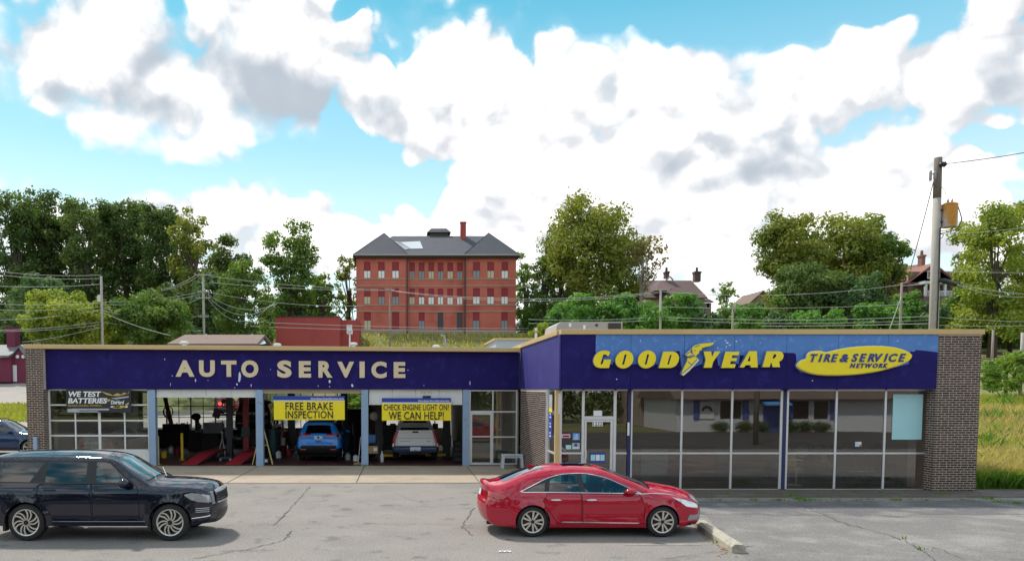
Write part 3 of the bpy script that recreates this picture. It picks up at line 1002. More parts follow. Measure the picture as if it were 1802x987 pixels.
# side glazing facing the service wing
ys0, ys1 = YG - .05, 25.9
for (a, b, nm, m) in ((25.82, 25.92, 'mullion', 'alu'), (25.62, 25.70, 'mullion', 'alu')):
    P_(MB().box(XS - .03, XS + .05, a, b, .03, ZF), nm, m)
P_(MB().box(XS + .005, XS + .013, ys0 + .1, 25.62, .35, ZF), 'pane', 'clear_glass')
P_(MB().box(XS + .015, XS + .023, 25.70, 25.82, .35, ZF), 'pane', 'clear_glass')
P_(MB().box(XS - .02, XS + .04, ys0 + .1, 25.62, zat(797, 25), zat(794, 25)), 'transom', 'alu')
P_(MB().box(XS - .02, XS + .04, ys0 + .1, 25.62, .03, .35), 'sill', 'alu')
# inside of the showroom
inn = MB()
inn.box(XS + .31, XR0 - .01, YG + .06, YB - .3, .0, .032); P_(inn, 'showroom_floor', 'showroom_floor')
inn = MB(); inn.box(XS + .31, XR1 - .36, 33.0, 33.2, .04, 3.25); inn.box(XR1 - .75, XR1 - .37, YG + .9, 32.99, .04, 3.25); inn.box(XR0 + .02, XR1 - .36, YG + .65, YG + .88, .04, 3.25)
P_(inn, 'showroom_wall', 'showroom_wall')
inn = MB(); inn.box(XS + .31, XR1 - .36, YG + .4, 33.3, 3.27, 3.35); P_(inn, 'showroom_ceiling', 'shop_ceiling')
lamp_tube = mat('lamp_tube', (.8, .8, .8), .5, emit=((1.0, .93, .82), 3.5))
for (x, y) in ((8, 27), (11.5, 27), (15, 27), (8, 30), (11.5, 30), (15, 30)): P_(MB().box(x - .6, x + .6, y - .15, y + .15, 3.22, 3.262), 'ceiling_lamp', lamp_tube)

# ---- service wing front
ZD = zat(686.5, YW)
def wbox(px0, px1, py0, py1, y0, y1, nm, m, parent=None):
    x0, x1 = xat(px0, YW, 760), xat(px1, YW, 760)
    o = MB().box(x0, x1, y0, y1, zat(py1, YW), zat(py0, YW)).build(nm, MATS[m], parent or shop, world=True)
    return o


for (a, b) in ((262, 274), (450.5, 463), (636, 648), (814.5, 826)): wbox(a, b, 685.2, 822, YW - .02, YW + .28, 'post', 'post_blue')
wbox(66.5, 72.8, 767, 822, YW - .42, YW - .32, 'bollard', 'post_blue')
# glazed garage door of the first bay
gd = wbox(83.5, 87.5, 686, 820, YW + .10, YW + .15, 'garage_door', 'white_paint')
def gdb(*a, m='white_paint', nm='rail', y0=.10, y1=.15):
    o = wbox(*a, YW + y0, YW + y1, nm, m, gd); return o
for (a, b) in ((86 + 44, 86 + 46.5), (171.5, 176), (217, 219.5), (259, 262)): gdb(a, b, 686, 791.5)
for (c, d_) in ((684, 687), (711, 713.5), (738.5, 741), (765, 767.8), (790.5, 793)):
    gdb(87.6, 258.9, c, d_, y0=.098, y1=.152)
gdb(87.6, 262, 793.1, 820, nm='door_panel')
for (a, b) in ((87.6, 130), (132.5, 171.5), (176, 217), (219.5, 259)):
    for (c, d_) in ((687, 711), (713.5, 738.5), (741, 765), (767.8, 790.5)): gdb(a, b, c, d_, m='bay_glass', nm='pane', y0=.122, y1=.128)
wbox(75.5, 83.4, 684.5, 822, YW + .02, YW + .2, 'jamb', 'alu')
# overhead doors rolled most of the way up: their last sections still show
for (a, b, bot, n) in ((275, 450, 699, 4), (649, 814, 712, 4)):
    od = wbox(a, b, bot - 3, bot, YW + .08, YW + .16, 'overhead_door', 'white_paint')
    for k in range(n):
        u0, u1 = a + (b - a) * k / n, a + (b - a) * (k + 1) / n
        wbox(u0 + .35, u1 - .35, 685, bot - 3.2, YW + .10, YW + .15, 'door_section', 'white_paint', od)
    if n and a > 600: wbox(744, 758, 696, 700.5, YW + .04, YW + .095, 'door_handle', 'sign_dark', od)
    if a > 600:
        tm = MB(); text_box(tm, 'KEYS', xat(741, YW), xat(760, YW), zat(693, YW), zat(688, YW), YW + .094, bold=.01)
        tm.build('faded_lettering', mat('faded_ink', (0.55, 0.48, 0.38), .8), od, world=True, fixn=False)
wbox(463, 636, 684.5, 692, YW + .05, YW + .3, 'door_head', 'apron_concrete')
# glazed entry with door
for (a, b) in ((826.2, 828.2), (866.2, 868.4), (907.8, 910.4)): wbox(a, b, 686, 818, YW + .04, YW + .12, 'mullion', 'alu')
for (a, b, c, d_) in ((828.3, 866.1, 686, 688), (868.5, 907.7, 686, 688), (828.3, 866.1, 722.5, 727), (868.5, 907.7, 723, 725.5), (868.5, 907.7, 767.5, 769.8), (868.5, 907.7, 814.5, 818)): wbox(a, b, c, d_, YW + .045, YW + .115, 'rail', 'alu')
for (a, b, c, d_) in ((828.3, 866.1, 688, 722.5), (868.5, 907.7, 688, 723), (868.5, 907.7, 725.5, 767.5), (868.5, 907.7, 769.8, 814.5)): wbox(a, b, c, d_, YW + .076, YW + .084, 'pane', 'bay_glass')
ed = wbox(828.4, 831, 727.2, 818, YW + .05, YW + .1, 'door', 'alu')
for (a, b, c, d_, nm, m) in ((863, 866, 727.2, 818, 'stile', 'alu'), (831.1, 862.9, 727.2, 729.4, 'top_rail', 'alu'), (831.1, 862.9, 813.5, 818, 'bottom_rail', 'alu'), (831.1, 862.9, 767, 769, 'push_bar', 'alu')):
    wbox(a, b, c, d_, YW + .051, YW + .099, nm, m, ed)
wbox(831.1, 862.9, 729.4, 813.4, YW + .072, YW + .078, 'door_pane', 'bay_glass', ed)
# bay interior shell
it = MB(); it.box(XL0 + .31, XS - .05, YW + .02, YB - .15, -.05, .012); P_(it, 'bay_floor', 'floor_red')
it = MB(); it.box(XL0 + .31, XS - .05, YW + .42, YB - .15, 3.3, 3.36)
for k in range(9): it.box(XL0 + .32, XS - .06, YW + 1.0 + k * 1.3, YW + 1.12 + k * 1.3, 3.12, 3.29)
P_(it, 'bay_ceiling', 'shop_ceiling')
xe = xat(820, YW)
it = MB(); it.box(xe + .1, xe + .25, YW + 3.2, YB - .2, .02, 3.1); it.box(xe + .25, XS - .06, YW + 3.0, YW + 3.19, .02, 3.1); it.box(XS - .28, XS - .02, YW + .3, YW + 2.99, .02, 3.1)
P_(it, 'partition', 'block_wall')
bw = MB()
rx0, rx1 = XL0 + .31, XS - .05
holes = []
n = 14
pit = (rx1 - rx0 - .4) / n
for k in range(n):
    if k in (4, 9): continue
    holes.append((rx0 + .2 + k * pit + .03, rx0 + .2 + (k + 1) * pit - .03, .98, 2.98))
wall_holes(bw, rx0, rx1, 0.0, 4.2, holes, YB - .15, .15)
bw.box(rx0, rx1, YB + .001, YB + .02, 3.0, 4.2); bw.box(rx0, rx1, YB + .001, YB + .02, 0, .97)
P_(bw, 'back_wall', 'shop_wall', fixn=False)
for h in holes:
    wn = P_(MB().box(h[0], h[1], YB - .08, YB - .075, h[2], h[3]), 'back_window', 'clear_glass')
    bars = MB()
    for q in (.3, .62): z = h[2] + (h[3] - h[2]) * q; bars.box(h[0], h[1], YB - .1, YB - .06, z - .02, z + .02)
    c = (h[0] + h[1]) / 2
    bars.box(c - .018, c + .018, YB - .101, YB - .059, h[2], h[3])
    bars.build('glazing_bar', MATS['steel_dark'], wn, world=True)
# ------------------------------------------------------------------ vehicles
def inset(poly, d):
    """move every vertex of a simple polygon inwards by d"""
    A = sum(poly[i][0] * poly[(i + 1) % len(poly)][1] - poly[(i + 1) % len(poly)][0] * poly[i][1] for i in range(len(poly)))
    sg = 1 if A > 0 else -1
    out = []
    n = len(poly)
    for i in range(n):
        p, a, b = Vector(poly[i]), Vector(poly[i - 1]), Vector(poly[(i + 1) % n])
        e1, e2 = (p - a), (b - p)
        if e1.length < 1e-9 or e2.length < 1e-9: out.append(tuple(p)); continue
        e1.normalize(); e2.normalize()
        n1, n2 = Vector((-e1.y, e1.x)) * sg, Vector((-e2.y, e2.x)) * sg
        m = (n1 + n2)
        m = m.normalized() if m.length > 1e-6 else n1
        out.append(tuple(p + m * d / max(0.4, m.dot(n1))))
    return out


def densify(poly, step=.09, closed=True):
    out = []
    n = len(poly)
    for i in range(n if closed else n - 1):
        a, b = Vector(poly[i]), Vector(poly[(i + 1) % n])
        k = max(1, int((b - a).length / step))
        for j in range(k): out.append(tuple(a + (b - a) * j / k))
    if not closed: out.append(tuple(poly[-1]))
    return out


def wheel_parts(parent, loc, r, w, style, flip):
    """tyre as the part, rim, spokes and disc as its sub-parts; outer face towards -y before flipping"""
    sg = -1 if not flip else 1
    t = MB()
    t.lathe([(r * .70, sg * w * .46), (r * .735, sg * w * .5), (r * .80, sg * w * .5), (r * .93, sg * w * .47), (r * .985, sg * w * .38), (r, sg * w * .2), (r, -sg * w * .2), (r * .97, -sg * w * .42), (r * .7, -sg * w * .5)], 40, axis='y')
    o = t.build('wheel', MATS['rubber'], parent, smooth=True)
    o.location = loc
    d = MB(); d.lathe([(0.001, sg * w * .18), (r * .68, sg * w * .16), (r * .70, sg * w * .30)], 32, axis='y'); d.build('brake_disc', MATS['rim_dark'], o, smooth=True)
    q = MB(); q.lathe([(r * .635, sg * w * .25), (r * .66, sg * w * .47), (r * .70, sg * w * .50), (r * .728, sg * w * .50), (r * .735, sg * w * .44)], 40, axis='y')
    q.build('rim', MATS['rim_silver'], o, smooth=True)
    s = MB()
    y0, y1 = sg * w * .30, sg * w * .47
    def P(rr, a): return (rr * math.cos(a), rr * math.sin(a))
    if style == 'swirl':
        for k in range(12):
            a0 = 2 * PI * k / 12 + .2
            L, Rr = [], []
            for j in range(7):
                u = j / 6
                rr = r * (.13 + .53 * u)
                a = a0 + .50 * u * u * (1 if k % 2 else .62)
                hw = r * (.030 + .022 * u) / rr
                L.append(P(rr, a + hw)); Rr.append(P(rr, a - hw))
            s.prism(L + Rr[::-1], y0, y1)
    elif style == 'ten':
        for k in range(10):
            a0 = 2 * PI * k / 10 + (.07 if k % 2 else -.07) + .3
            hw0, hw1 = r * .055, r * .062
            L = [P(r * .12, a0 + .3), P(r * .3, a0 + hw0 / (r * .3)), P(r * .66, a0 + hw1 / (r * .66))]
            Rr = [P(r * .12, a0 - .3), P(r * .3, a0 - hw0 / (r * .3)), P(r * .66, a0 - hw1 / (r * .66))]
            s.prism(L + Rr[::-1], y0, y1)
    else:
        for k in range(5):
            for dd in (-.12, .12):
                a0 = 2 * PI * k / 5 + dd + .3
                s.prism([P(r * .1, a0 + .3), P(r * .66, a0 + .075), P(r * .66, a0 - .075), P(r * .1, a0 - .3)], y0, y1)
    s.build('spokes', MATS['rim_silver'], o)
    h = MB(); h.lathe([(0.001, sg * w * .50), (r * .075, sg * w * .495), (r * .09, sg * w * .46)], 16, axis='y')
    for k in range(5):
        a = 2 * PI * k / 5
        h.lathe([(0.001, sg * w * .485), (r * .02, sg * w * .48), (r * .022, sg * w * .4)], 8, axis='y', c=(r * .125 * math.cos(a), 0, r * .125 * math.sin(a)))
    h.build('hub_cap', MATS['rim_dark'], o, smooth=True)
    return o


def build_car(name, label, spec, paint, loc, rotz, group=None, simple=False, cat='car', detail=None, scale=1.0):
    root = thing(name, label, cat, loc, rotz, group)
    root.scale = (scale,) * 3
    sp = spec
    n = 5
    ctl = sp['up']
    up = smooth_line([(p[0], p[1]) for p in ctl], n)
    cr = [p[0] for p in smooth_line([(p[2], 0) for p in ctl], n)]
    upa = np.array(up)
    A, B = upa[:-1], upa[1:]
    D = B - A
    L2 = (D ** 2).sum(1) + 1e-12
    rr = sp.get('round', .12)
    W0, zb = sp['W'], sp['belt']
    xmin, xmax = upa[:, 0].min(), upa[:, 0].max()
    arches = sp['arch']

    def half(x, z):
        p = np.array((x, z))
        t = np.clip(((p - A) * D).sum(1) / L2, 0, 1)
        d = np.sqrt((((A + D * t[:, None]) - p) ** 2).sum(1).min())
        w = W0
        xf = xmax - sp['taper_f'][0]
        if x > xf: w -= sp['taper_f'][1] * ((x - xf) / sp['taper_f'][0]) ** 2.2
        xr = xmin + sp['taper_r'][0]
        if x < xr: w -= sp['taper_r'][1] * ((xr - x) / sp['taper_r'][0]) ** 2.2
        if z > zb: w -= sp['tumble'] * (z - zb) + .35 * sp['tumble'] * max(0, z - zb) ** 2
        w -= sp.get('barrel', .30) * (z - sp.get('zmax', .62)) ** 2 * (1 if z > sp.get('zmax', .62) else .35) if z < zb else sp.get('barrel', .30) * (zb - sp.get('zmax', .62)) ** 2 + sp.get('barrel', .30) * 2 * (zb - sp.get('zmax', .62)) * (z - zb) * .3
        w += sp['crease'](x, z) if 'crease' in sp else 0
        for (ax, ar) in arches:
            q = math.hypot(x - ax, z - sp['wr'])
            w += .016 * math.exp(-((q - ar) / .07) ** 2)
        k = 1 - min(d / rr, 1)
        return w - rr * (1 - math.sqrt(max(0, 1 - k * k)))

    # lower edge with wheel arches
    zbot = sp['zbot']
    low = []
    x0, x1 = up[-1][0], up[0][0]
    for (ax, ar) in sorted(arches, reverse=True):
        h0 = math.asin(max(-1, min(1, (zbot - sp['wr']) / ar)))
        low += [(ax + ar * math.cos(h0 + (PI - 2 * h0) * k / 16), sp['wr'] + ar * math.sin(h0 + (PI - 2 * h0) * k / 16)) for k in range(17)]
    low = [p for p in densify([up[-1]] + low + [up[0]], .12, False)][1:-1]
    outline = up + low
    regs = sp.get('regions', [])                 # (name, polygon, material, offset, parent)
    polys = []
    for d_ in sp.get('doors', []): polys += [densify(d_), densify(inset(d_, .013))]
    for r_ in regs:
        polys.append(densify(r_[1], .08))
    pts = list(outline)
    edges = [(i, (i + 1) % len(outline)) for i in range(len(outline))]
    for P in polys:
        o = len(pts); pts += P; edges += [(o + i, o + (i + 1) % len(P)) for i in range(len(P))]
    for dd in (.004, .012, .024, .04, .06, .085, .11):
        if dd > rr * 1.05: continue
        ins = inset(outline, dd)
        for i in range(2, len(up) - 2):
            q = ins[i]
            if inside(q, outline) and math.sqrt(min((u[0] - q[0]) ** 2 + (u[1] - q[1]) ** 2 for u in up)) > dd * .85: pts.append(q)
    gs = sp.get('grid', .10)
    for i in range(int((xmax - xmin) / gs) + 1):
        for j in range(int(2.2 / gs)):
            q = (xmin + (i + .5 * (j % 2)) * gs, .1 + j * gs)
            if inside(q, outline) and math.sqrt(min((u[0] - q[0]) ** 2 + (u[1] - q[1]) ** 2 for u in outline)) > gs * .5: pts.append(q)
    V, E, T, *_ = geometry.delaunay_2d_cdt([Vector(p) for p in pts], edges, [], 0, 1e-5)
    hv = [half(v[0], v[1]) for v in V]
    doors = sp.get('doors', [])
    dins = [inset(d_, .013) for d_ in doors]
    groups = {}
    for f in T:
        c = (sum(V[i][0] for i in f) / 3, sum(V[i][1] for i in f) / 3)
        if not inside(c, outline): continue
        key = None
        for k, r_ in enumerate(regs):
            if inside(c, r_[1]): key = ('r', k); break
        if key is None:
            for k, d_ in enumerate(doors):
                if inside(c, d_): key = ('d', k) if inside(c, dins[k]) else ('s', 0); break
        groups.setdefault(key or ('b', 0), []).append(f)
    # body: both sides plus the strip over the top
    body = MB()
    def side(mb, faces, sg, off=0.0, mi=0):
        ids = sorted({i for f in faces for i in f})
        mp = {i: k for k, i in enumerate(ids)}
        mb.add([(V[i][0], sg * (hv[i] + off), V[i][1]) for i in ids], [tuple(mp[i] for i in (f if sg < 0 else f[::-1])) for f in faces], mi)
    bmats = [paint, MATS['seam_black']]
    for sg in (-1, 1):
        side(body, groups.get(('b', 0), []), sg)
        if ('s', 0) in groups: side(body, groups[('s', 0)], sg, -.008, 1)
    tcol = [-1, -.93, -.84, -.7, -.5, -.25, 0, .25, .5, .7, .84, .93, 1]
    nrm = []
    for i in range(len(up)):
        a, b = upa[max(i - 1, 0)], upa[min(i + 1, len(up) - 1)]
        d = (b - a) / (np.linalg.norm(b - a) + 1e-9)
        nrm.append((-d[1], d[0]))
    eh = [half(p[0], p[1]) for p in up]
    grid = [[(up[i][0] + nrm[i][0] * cr[i] * (1 - t * t), t * eh[i], up[i][1] + nrm[i][1] * cr[i] * (1 - t * t)) for t in tcol] for i in range(len(up))]
    strips = sp.get('strips', [])               # (name, k0, k1, tmin, tmax, material, offset)
    sfaces = {}
    for i in range(len(up) - 1):
        for j in range(len(tcol) - 1):
            tm = abs(tcol[j] + tcol[j + 1]) / 2
            key = None
            for k, s_ in enumerate(strips):
                if s_[1] * n <= i < s_[2] * n and s_[3] <= tm <= s_[4]: key = k; break
            sfaces.setdefault(key, []).append((i, j))
    def strip(mb, cells, off=0.0, mi=0):
        ids = sorted({(a, b) for (i, j) in cells for (a, b) in ((i, j), (i + 1, j), (i + 1, j + 1), (i, j + 1))})
        mp = {p: k for k, p in enumerate(ids)}
        mb.add([(grid[a][b][0] + nrm[a][0] * off, grid[a][b][1], grid[a][b][2] + nrm[a][1] * off) for (a, b) in ids],
               [(mp[(i, j)], mp[(i, j + 1)], mp[(i + 1, j + 1)], mp[(i + 1, j)]) for (i, j) in cells], mi)
    strip(body, sfaces.get(None, []))
    bo = body.build('body', bmats, root, smooth=False, fixn=False)
    bm = bmesh.new(); bm.from_mesh(bo.data)
    bmesh.ops.remove_doubles(bm, verts=bm.verts, dist=.0012)
    for f in bm.faces: f.smooth = True
    bm.to_mesh(bo.data); bm.free()
    try: bo.data.set_sharp_from_angle(angle=R(50))
    except Exception: pass
    dobjs = {}
    for sg in (-1, 1):
        for k in range(len(doors)):
            m_ = MB(); side(m_, groups.get(('d', k), []), sg)
            dobjs[(k, sg)] = m_.build('door', paint, root, smooth='all', fixn=False)
        for k, r_ in enumerate(regs):
            if ('r', k) not in groups: continue
            m_ = MB(); side(m_, groups[('r', k)], sg, r_[3])
            par = dobjs.get((r_[4], sg), root) if len(r_) > 4 else root
            m_.build(r_[0], MATS[r_[2]] if r_[2] != 'paint' else paint, par, smooth='all', fixn=False)
    for k, s_ in enumerate(strips):
        if k in sfaces:
            m_ = MB(); strip(m_, sfaces[k], s_[6]); m_.build(s_[0], MATS[s_[5]], root, smooth='all', fixn=False)
    # underside, wheel wells, wheels
    ub = MB(); ub.box(xmin + .25, xmax - .25, -W0 * .8, W0 * .8, zbot + .02, zbot + .12)
    for (ax, ar) in arches:
        for sg in (-1, 1):
            y_o, y_i = sg * (W0 - .06), sg * (W0 - .40)
            vs, fs = [], []
            for k in range(13):
                a = PI * k / 12
                for yy in (y_o, y_i): vs.append((ax + (ar + .015) * math.cos(a), yy, sp['wr'] + (ar + .015) * math.sin(a)))
            fs = [(2 * k, 2 * k + 1, 2 * k + 3, 2 * k + 2) for k in range(12)] + [tuple(2 * k + 1 for k in range(13))]
            ub.add(vs, fs)
    ub.build('underbody', MATS['seam_black'], root, fixn=False)
    for (ax, ar) in arches:
        for sg in (-1, 1):
            yy = sg * (W0 - sp['ww'] / 2 - .025)
            wheel_parts(root, (ax, yy, sp['wr']), sp['wr'], sp['ww'], sp['style'], sg > 0)
    if detail: detail(root, half, dobjs, paint)
    return root


def ellipse_box(c, r, m, name, parent):
    mb = MB()
    mb.ball(c, r, 12, 8)
    return mb.build(name, m, parent, smooth='all')


def seat(root, x, y, m, z0=.35, h=.85):
    s = MB()
    s.prism([(x - .25, z0), (x + .25, z0), (x + .27, z0 + .16), (x - .2, z0 + .14), (x - .36, z0 + h - .28), (x - .46, z0 + h - .28)], y - .24, y + .24)
    s.prism([(x - .42, z0 + h - .24), (x - .33, z0 + h - .24), (x - .35, z0 + h), (x - .43, z0 + h)], y - .13, y + .13)
    s.build('seat', MATS[m], root, bevel=.03)


# --- sedan -------------------------------------------------------
def sedan_crease(x, z):
    zl = .86 - .02 * (x - 1.4)
    return .026 * math.exp(-((z - zl) / .032) ** 2) - .026 * math.exp(-((z - .56) / .12) ** 2) * (1 if .5 < x < 2.4 else 0) + .02 * math.exp(-((z - .3) / .07) ** 2)


DLO_S = smooth_line([(-.27, .985), (-.02, 1.10), (.30, 1.245), (.62, 1.335), (1.0, 1.366), (1.30, 1.345), (1.64, 1.265), (1.99, 1.115), (2.36, .945)], 4)
DLO_S = DLO_S + [(2.30, .935), (1.9, .945), (1.12, .955), (.3, .965), (-.18, .965)]
F_WIN = [(1.14, .965), (2.24, .952), (1.98, 1.095), (1.63, 1.243), (1.32, 1.318), (1.10, 1.337)]
R_WIN = [(.36, .98), (1.035, .968), (1.0, 1.34), (.64, 1.31), (.40, 1.22)]
Q_WIN = [(-.17, .985), (.26, .982), (.29, 1.165), (.02, 1.085)]
SEDAN = dict(
    W=.945, belt=.93, barrel=.62, zmax=.60, tumble=.40, round=.13, wr=.335, ww=.225, style='ten', zbot=.215, taper_f=(1.15, .30), taper_r=(.9, .17),
    arch=[(0, .375), (2.805, .375)], crease=sedan_crease,
    up=[(-.86, .25, .02), (-.95, .34, .07), (-1.0, .52, .10), (-1.01, .70, .10), (-.97, .80, .09), (-.95, .97, .08), (-.99, 1.085, .05), (-.95, 1.115, .05), (-.82, 1.095, .04), (-.66, 1.115, .035), (-.58, 1.14, .035),
        (-.1, 1.325, .04), (.32, 1.42, .055), (.75, 1.452, .065), (1.1, 1.455, .065), (1.42, 1.44, .06), (1.62, 1.415, .045), (2.05, 1.245, .06), (2.42, 1.09, .08), (2.60, 1.0, .12), (2.9, .95, .12), (3.25, .885, .125), (3.50, .805, .13),
        (3.63, .73, .13), (3.70, .63, .15), (3.73, .50, .16), (3.725, .36, .16), (3.66, .26, .14), (3.5, .215, .05)],
    doors=[[(1.06, .95), (2.30, .93), (2.42, .72), (2.40, .30), (1.08, .30)], [(.33, .965), (1.05, .955), (1.07, .30), (.52, .30), (.40, .50), (.28, .66), (.22, .80)]],
    regions=[('side_window', F_WIN, 'car_glass_teal', -.004), ('side_window', R_WIN, 'car_glass_teal', -.004), ('quarter_window', Q_WIN, 'car_glass_dark', -.004),
             ('window_pillar', inset(DLO_S, .013), 'trim_black', -.002), ('window_trim', DLO_S, 'chrome', .004),
             ('sill_trim', [(.60, .325), (2.26, .305), (2.30, .325), (.66, .352)], 'chrome', .012, 1),
             ('tail_light', [(-1.2, .99), (-.98, .985), (-.62, .91), (-.55, .86), (-.66, .80), (-.86, .775), (-1.2, .77)], 'taillamp', .006),
             ('headlight', [(3.02, .865), (3.32, .80), (3.50, .74), (3.70, .66), (3.68, .60), (3.50, .625), (3.34, .66), (3.2, .76)], 'headlamp', .006),
             ('fog_lamp', [(3.43, .47), (3.6, .46), (3.75, .47), (3.75, .36), (3.6, .36), (3.38, .345)], 'alu_dark', .004)],
    strips=[('tail_light', 3, 5, .62, 1, 'taillamp', .006), ('license_plate', 4, 5, 0, .3, 'plate_white', .01), ('rear_window', 10, 12, 0, .86, 'car_glass_dark', .003), ('sunroof', 13, 15, 0, .62, 'car_glass_dark', .004),
            ('windshield', 16, 18, 0, .89, 'car_glass_dark', .003), ('cowl', 18, 19, 0, .9, 'trim_black', -.02), ('headlight', 22, 24, .72, 1, 'headlamp', .006), ('grille', 23, 26, 0, .42, 'chrome', .01), ('lower_grille', 26, 27, 0, .6, 'trim_black', .008)])


def sedan_detail(root, half, dobjs, paint):
    for sg in (-1, 1):
        y = half(2.13, .95)
        mb = MB()
        mb.ball((2.10, sg * (y + .085), .995), (.13, .10, .072), 12, 8)
        mo = mb.build('door_mirror', paint, dobjs.get((0, sg)), smooth='all')
        MB().box(2.12, 2.25, sg * (y - .06) - .05, sg * (y - .06) + .05, .945, .965).build('mirror_arm', MATS['trim_black'], dobjs.get((0, sg)))
        for k, x in ((0, 1.27), (1, .50)):
            hb = MB(); yy = half(x, .80)
            hb.ball((x, sg * (yy + .018), .81), (.125, .022, .021), 12, 6)
            hb.build('door_handle', MATS['chrome'], dobjs.get((k, sg)), smooth='all')
        tr = MB()
        pts = [(x, sg * (half(x, z) + .006), z) for x, z in ((2.33, .93), (2.55, .945), (2.85, .93), (3.1, .895))]
        tr.tube(pts, .011, 6); tr.build('hood_trim', MATS['chrome'], root, smooth='all')
        ex = MB(); ex.lathe([(.04, 0), (.045, .16), (.03, .16)], 10, axis='x', c=(-.95, sg * .5, .255)); ex.build('exhaust_tip', MATS['steel_dark'], root)
    for y in (-.38, .38):
        seat(root, 1.52, y, 'seat_fabric'); 
    seat(root, .62, 0, 'seat_fabric'); seat(root, .62, .48, 'seat_fabric'); seat(root, .62, -.48, 'seat_fabric')
    d = MB(); d.prism([(2.0, .55), (2.1, .86), (2.55, .93), (2.6, .5)], -.72, .72); d.build('dashboard', MATS['seat_dark'], root)
    MB().box(-.1, 2.6, -.78, .78, .26, .36).build('cabin_floor', MATS['seat_dark'], root)
    s = MB()
    ring = []
    for k in range(17):
        a = 2 * PI * k / 16
        ring.append((1.93 + .07 * math.sin(a), .38 + .18 * math.cos(a), .93 + .17 * math.sin(a)))
    s.tube(ring, .018, 6, cap=False); s.tube([(1.93, .38, .93), (2.15, .38, .8)], .03, 6); s.build('steering_wheel', MATS['seat_fabric'], root, smooth='all')
    fin = MB(); fin.prism([(.02, 1.405), (.22, 1.46), (.06, 1.50), (.03, 1.49)], -.018, .018); fin.build('antenna', paint, root, bevel=.006)
    for y in (-.35, .3):
        wp = MB(); wp.tube([(2.57, y, 1.06), (2.40, y + .45, 1.155)], .012, 5); wp.build('wiper', MATS['trim_black'], root)


# --- large black SUV ----------------------------------------------
def suv_crease(x, z):
    zl = 1.10
    return .012 * math.exp(-((z - zl) / .05) ** 2) + .012 * math.exp(-((z - .45) / .05) ** 2) * (1 if .6 < x < 2.6 else 0) - .014 * math.exp(-((z - .75) / .2) ** 2)


SUV_BLACK = dict(
    W=1.0, belt=1.16, barrel=.40, zmax=.74, tumble=.24, round=.085, wr=.405, ww=.27, style='swirl', zbot=.33, taper_f=(.95, .23), taper_r=(.6, .13),
    arch=[(0, .455), (3.12, .455)], crease=suv_crease,
    up=[(-.95, .36, .02), (-1.12, .46, .06), (-1.17, .70, .08), (-1.16, .95, .08), (-1.15, 1.15, .07), (-1.08, 1.38, .06), (-.98, 1.62, .05), (-.93, 1.75, .04), (-.80, 1.80, .035), (-.4, 1.815, .085), (.4, 1.82, .095), (1.1, 1.81, .095), (1.62, 1.785, .08),
        (1.86, 1.725, .045), (2.22, 1.49, .055), (2.56, 1.28, .08), (2.72, 1.205, .10), (3.1, 1.185, .10), (3.5, 1.155, .10), (3.80, 1.105, .10), (3.915, 1.02, .10), (3.95, .90, .115), (3.965, .76, .13), (3.975, .60, .13), (3.96, .47, .12), (3.88, .38, .1), (3.7, .33, .03)],
    doors=[[(1.42, 1.235), (2.38, 1.225), (2.44, 1.10), (2.47, .62), (2.50, .44), (1.46, .44)], [(.28, 1.24), (1.40, 1.235), (1.44, .44), (.60, .44), (.50, .65), (.32, .86), (.24, 1.02)]],
    regions=[('side_window', [(1.50, 1.27), (2.24, 1.26), (2.12, 1.36), (1.76, 1.665), (1.66, 1.69), (1.47, 1.70)], 'car_glass_teal', -.004),
             ('side_window', [(.40, 1.27), (1.28, 1.27), (1.27, 1.70), (.40, 1.70)], 'car_glass_dark', -.004),
             ('quarter_window', [(-.88, 1.29), (.06, 1.275), (.34, 1.70), (-.66, 1.69)], 'car_glass_dark', -.004),
             ('window_pillar', [(-.98, 1.26), (2.36, 1.235), (2.14, 1.40), (1.80, 1.70), (1.68, 1.725), (-.72, 1.72)], 'trim_black', -.002),
             ('headlight', [(3.42, 1.00), (3.55, 1.04), (3.74, 1.02), (4.1, .93), (4.1, .80), (3.72, .84), (3.55, .90)], 'lamp_clear', .006),
             ('bumper_vent', [(3.62, .60), (4.1, .57), (4.1, .72), (3.64, .745)], 'trim_black', .002),
             ('sill_panel', [(.52, .345), (2.62, .345), (2.62, .44), (.56, .44)], 'paint', .010),
             ('tail_light', [(-1.3, 1.08), (-1.02, 1.06), (-.98, 1.18), (-1.3, 1.2)], 'taillamp', .004)],
    strips=[('windshield', 13, 15, 0, .90, 'car_glass_teal', .003), ('cowl', 15, 16, 0, .9, 'trim_black', -.02), ('rear_window', 5, 7, 0, .88, 'car_glass_dark', .003), ('sunroof', 10, 12, 0, .7, 'car_glass_dark', .003),
            ('grille', 20, 22, 0, .62, 'alu', .012), ('headlight', 20, 22, .8, 1, 'lamp_clear', .006), ('license_plate', 2, 3, 0, .24, 'plate_white', .01), ('lower_grille', 23, 25, 0, .66, 'trim_black', .004)])


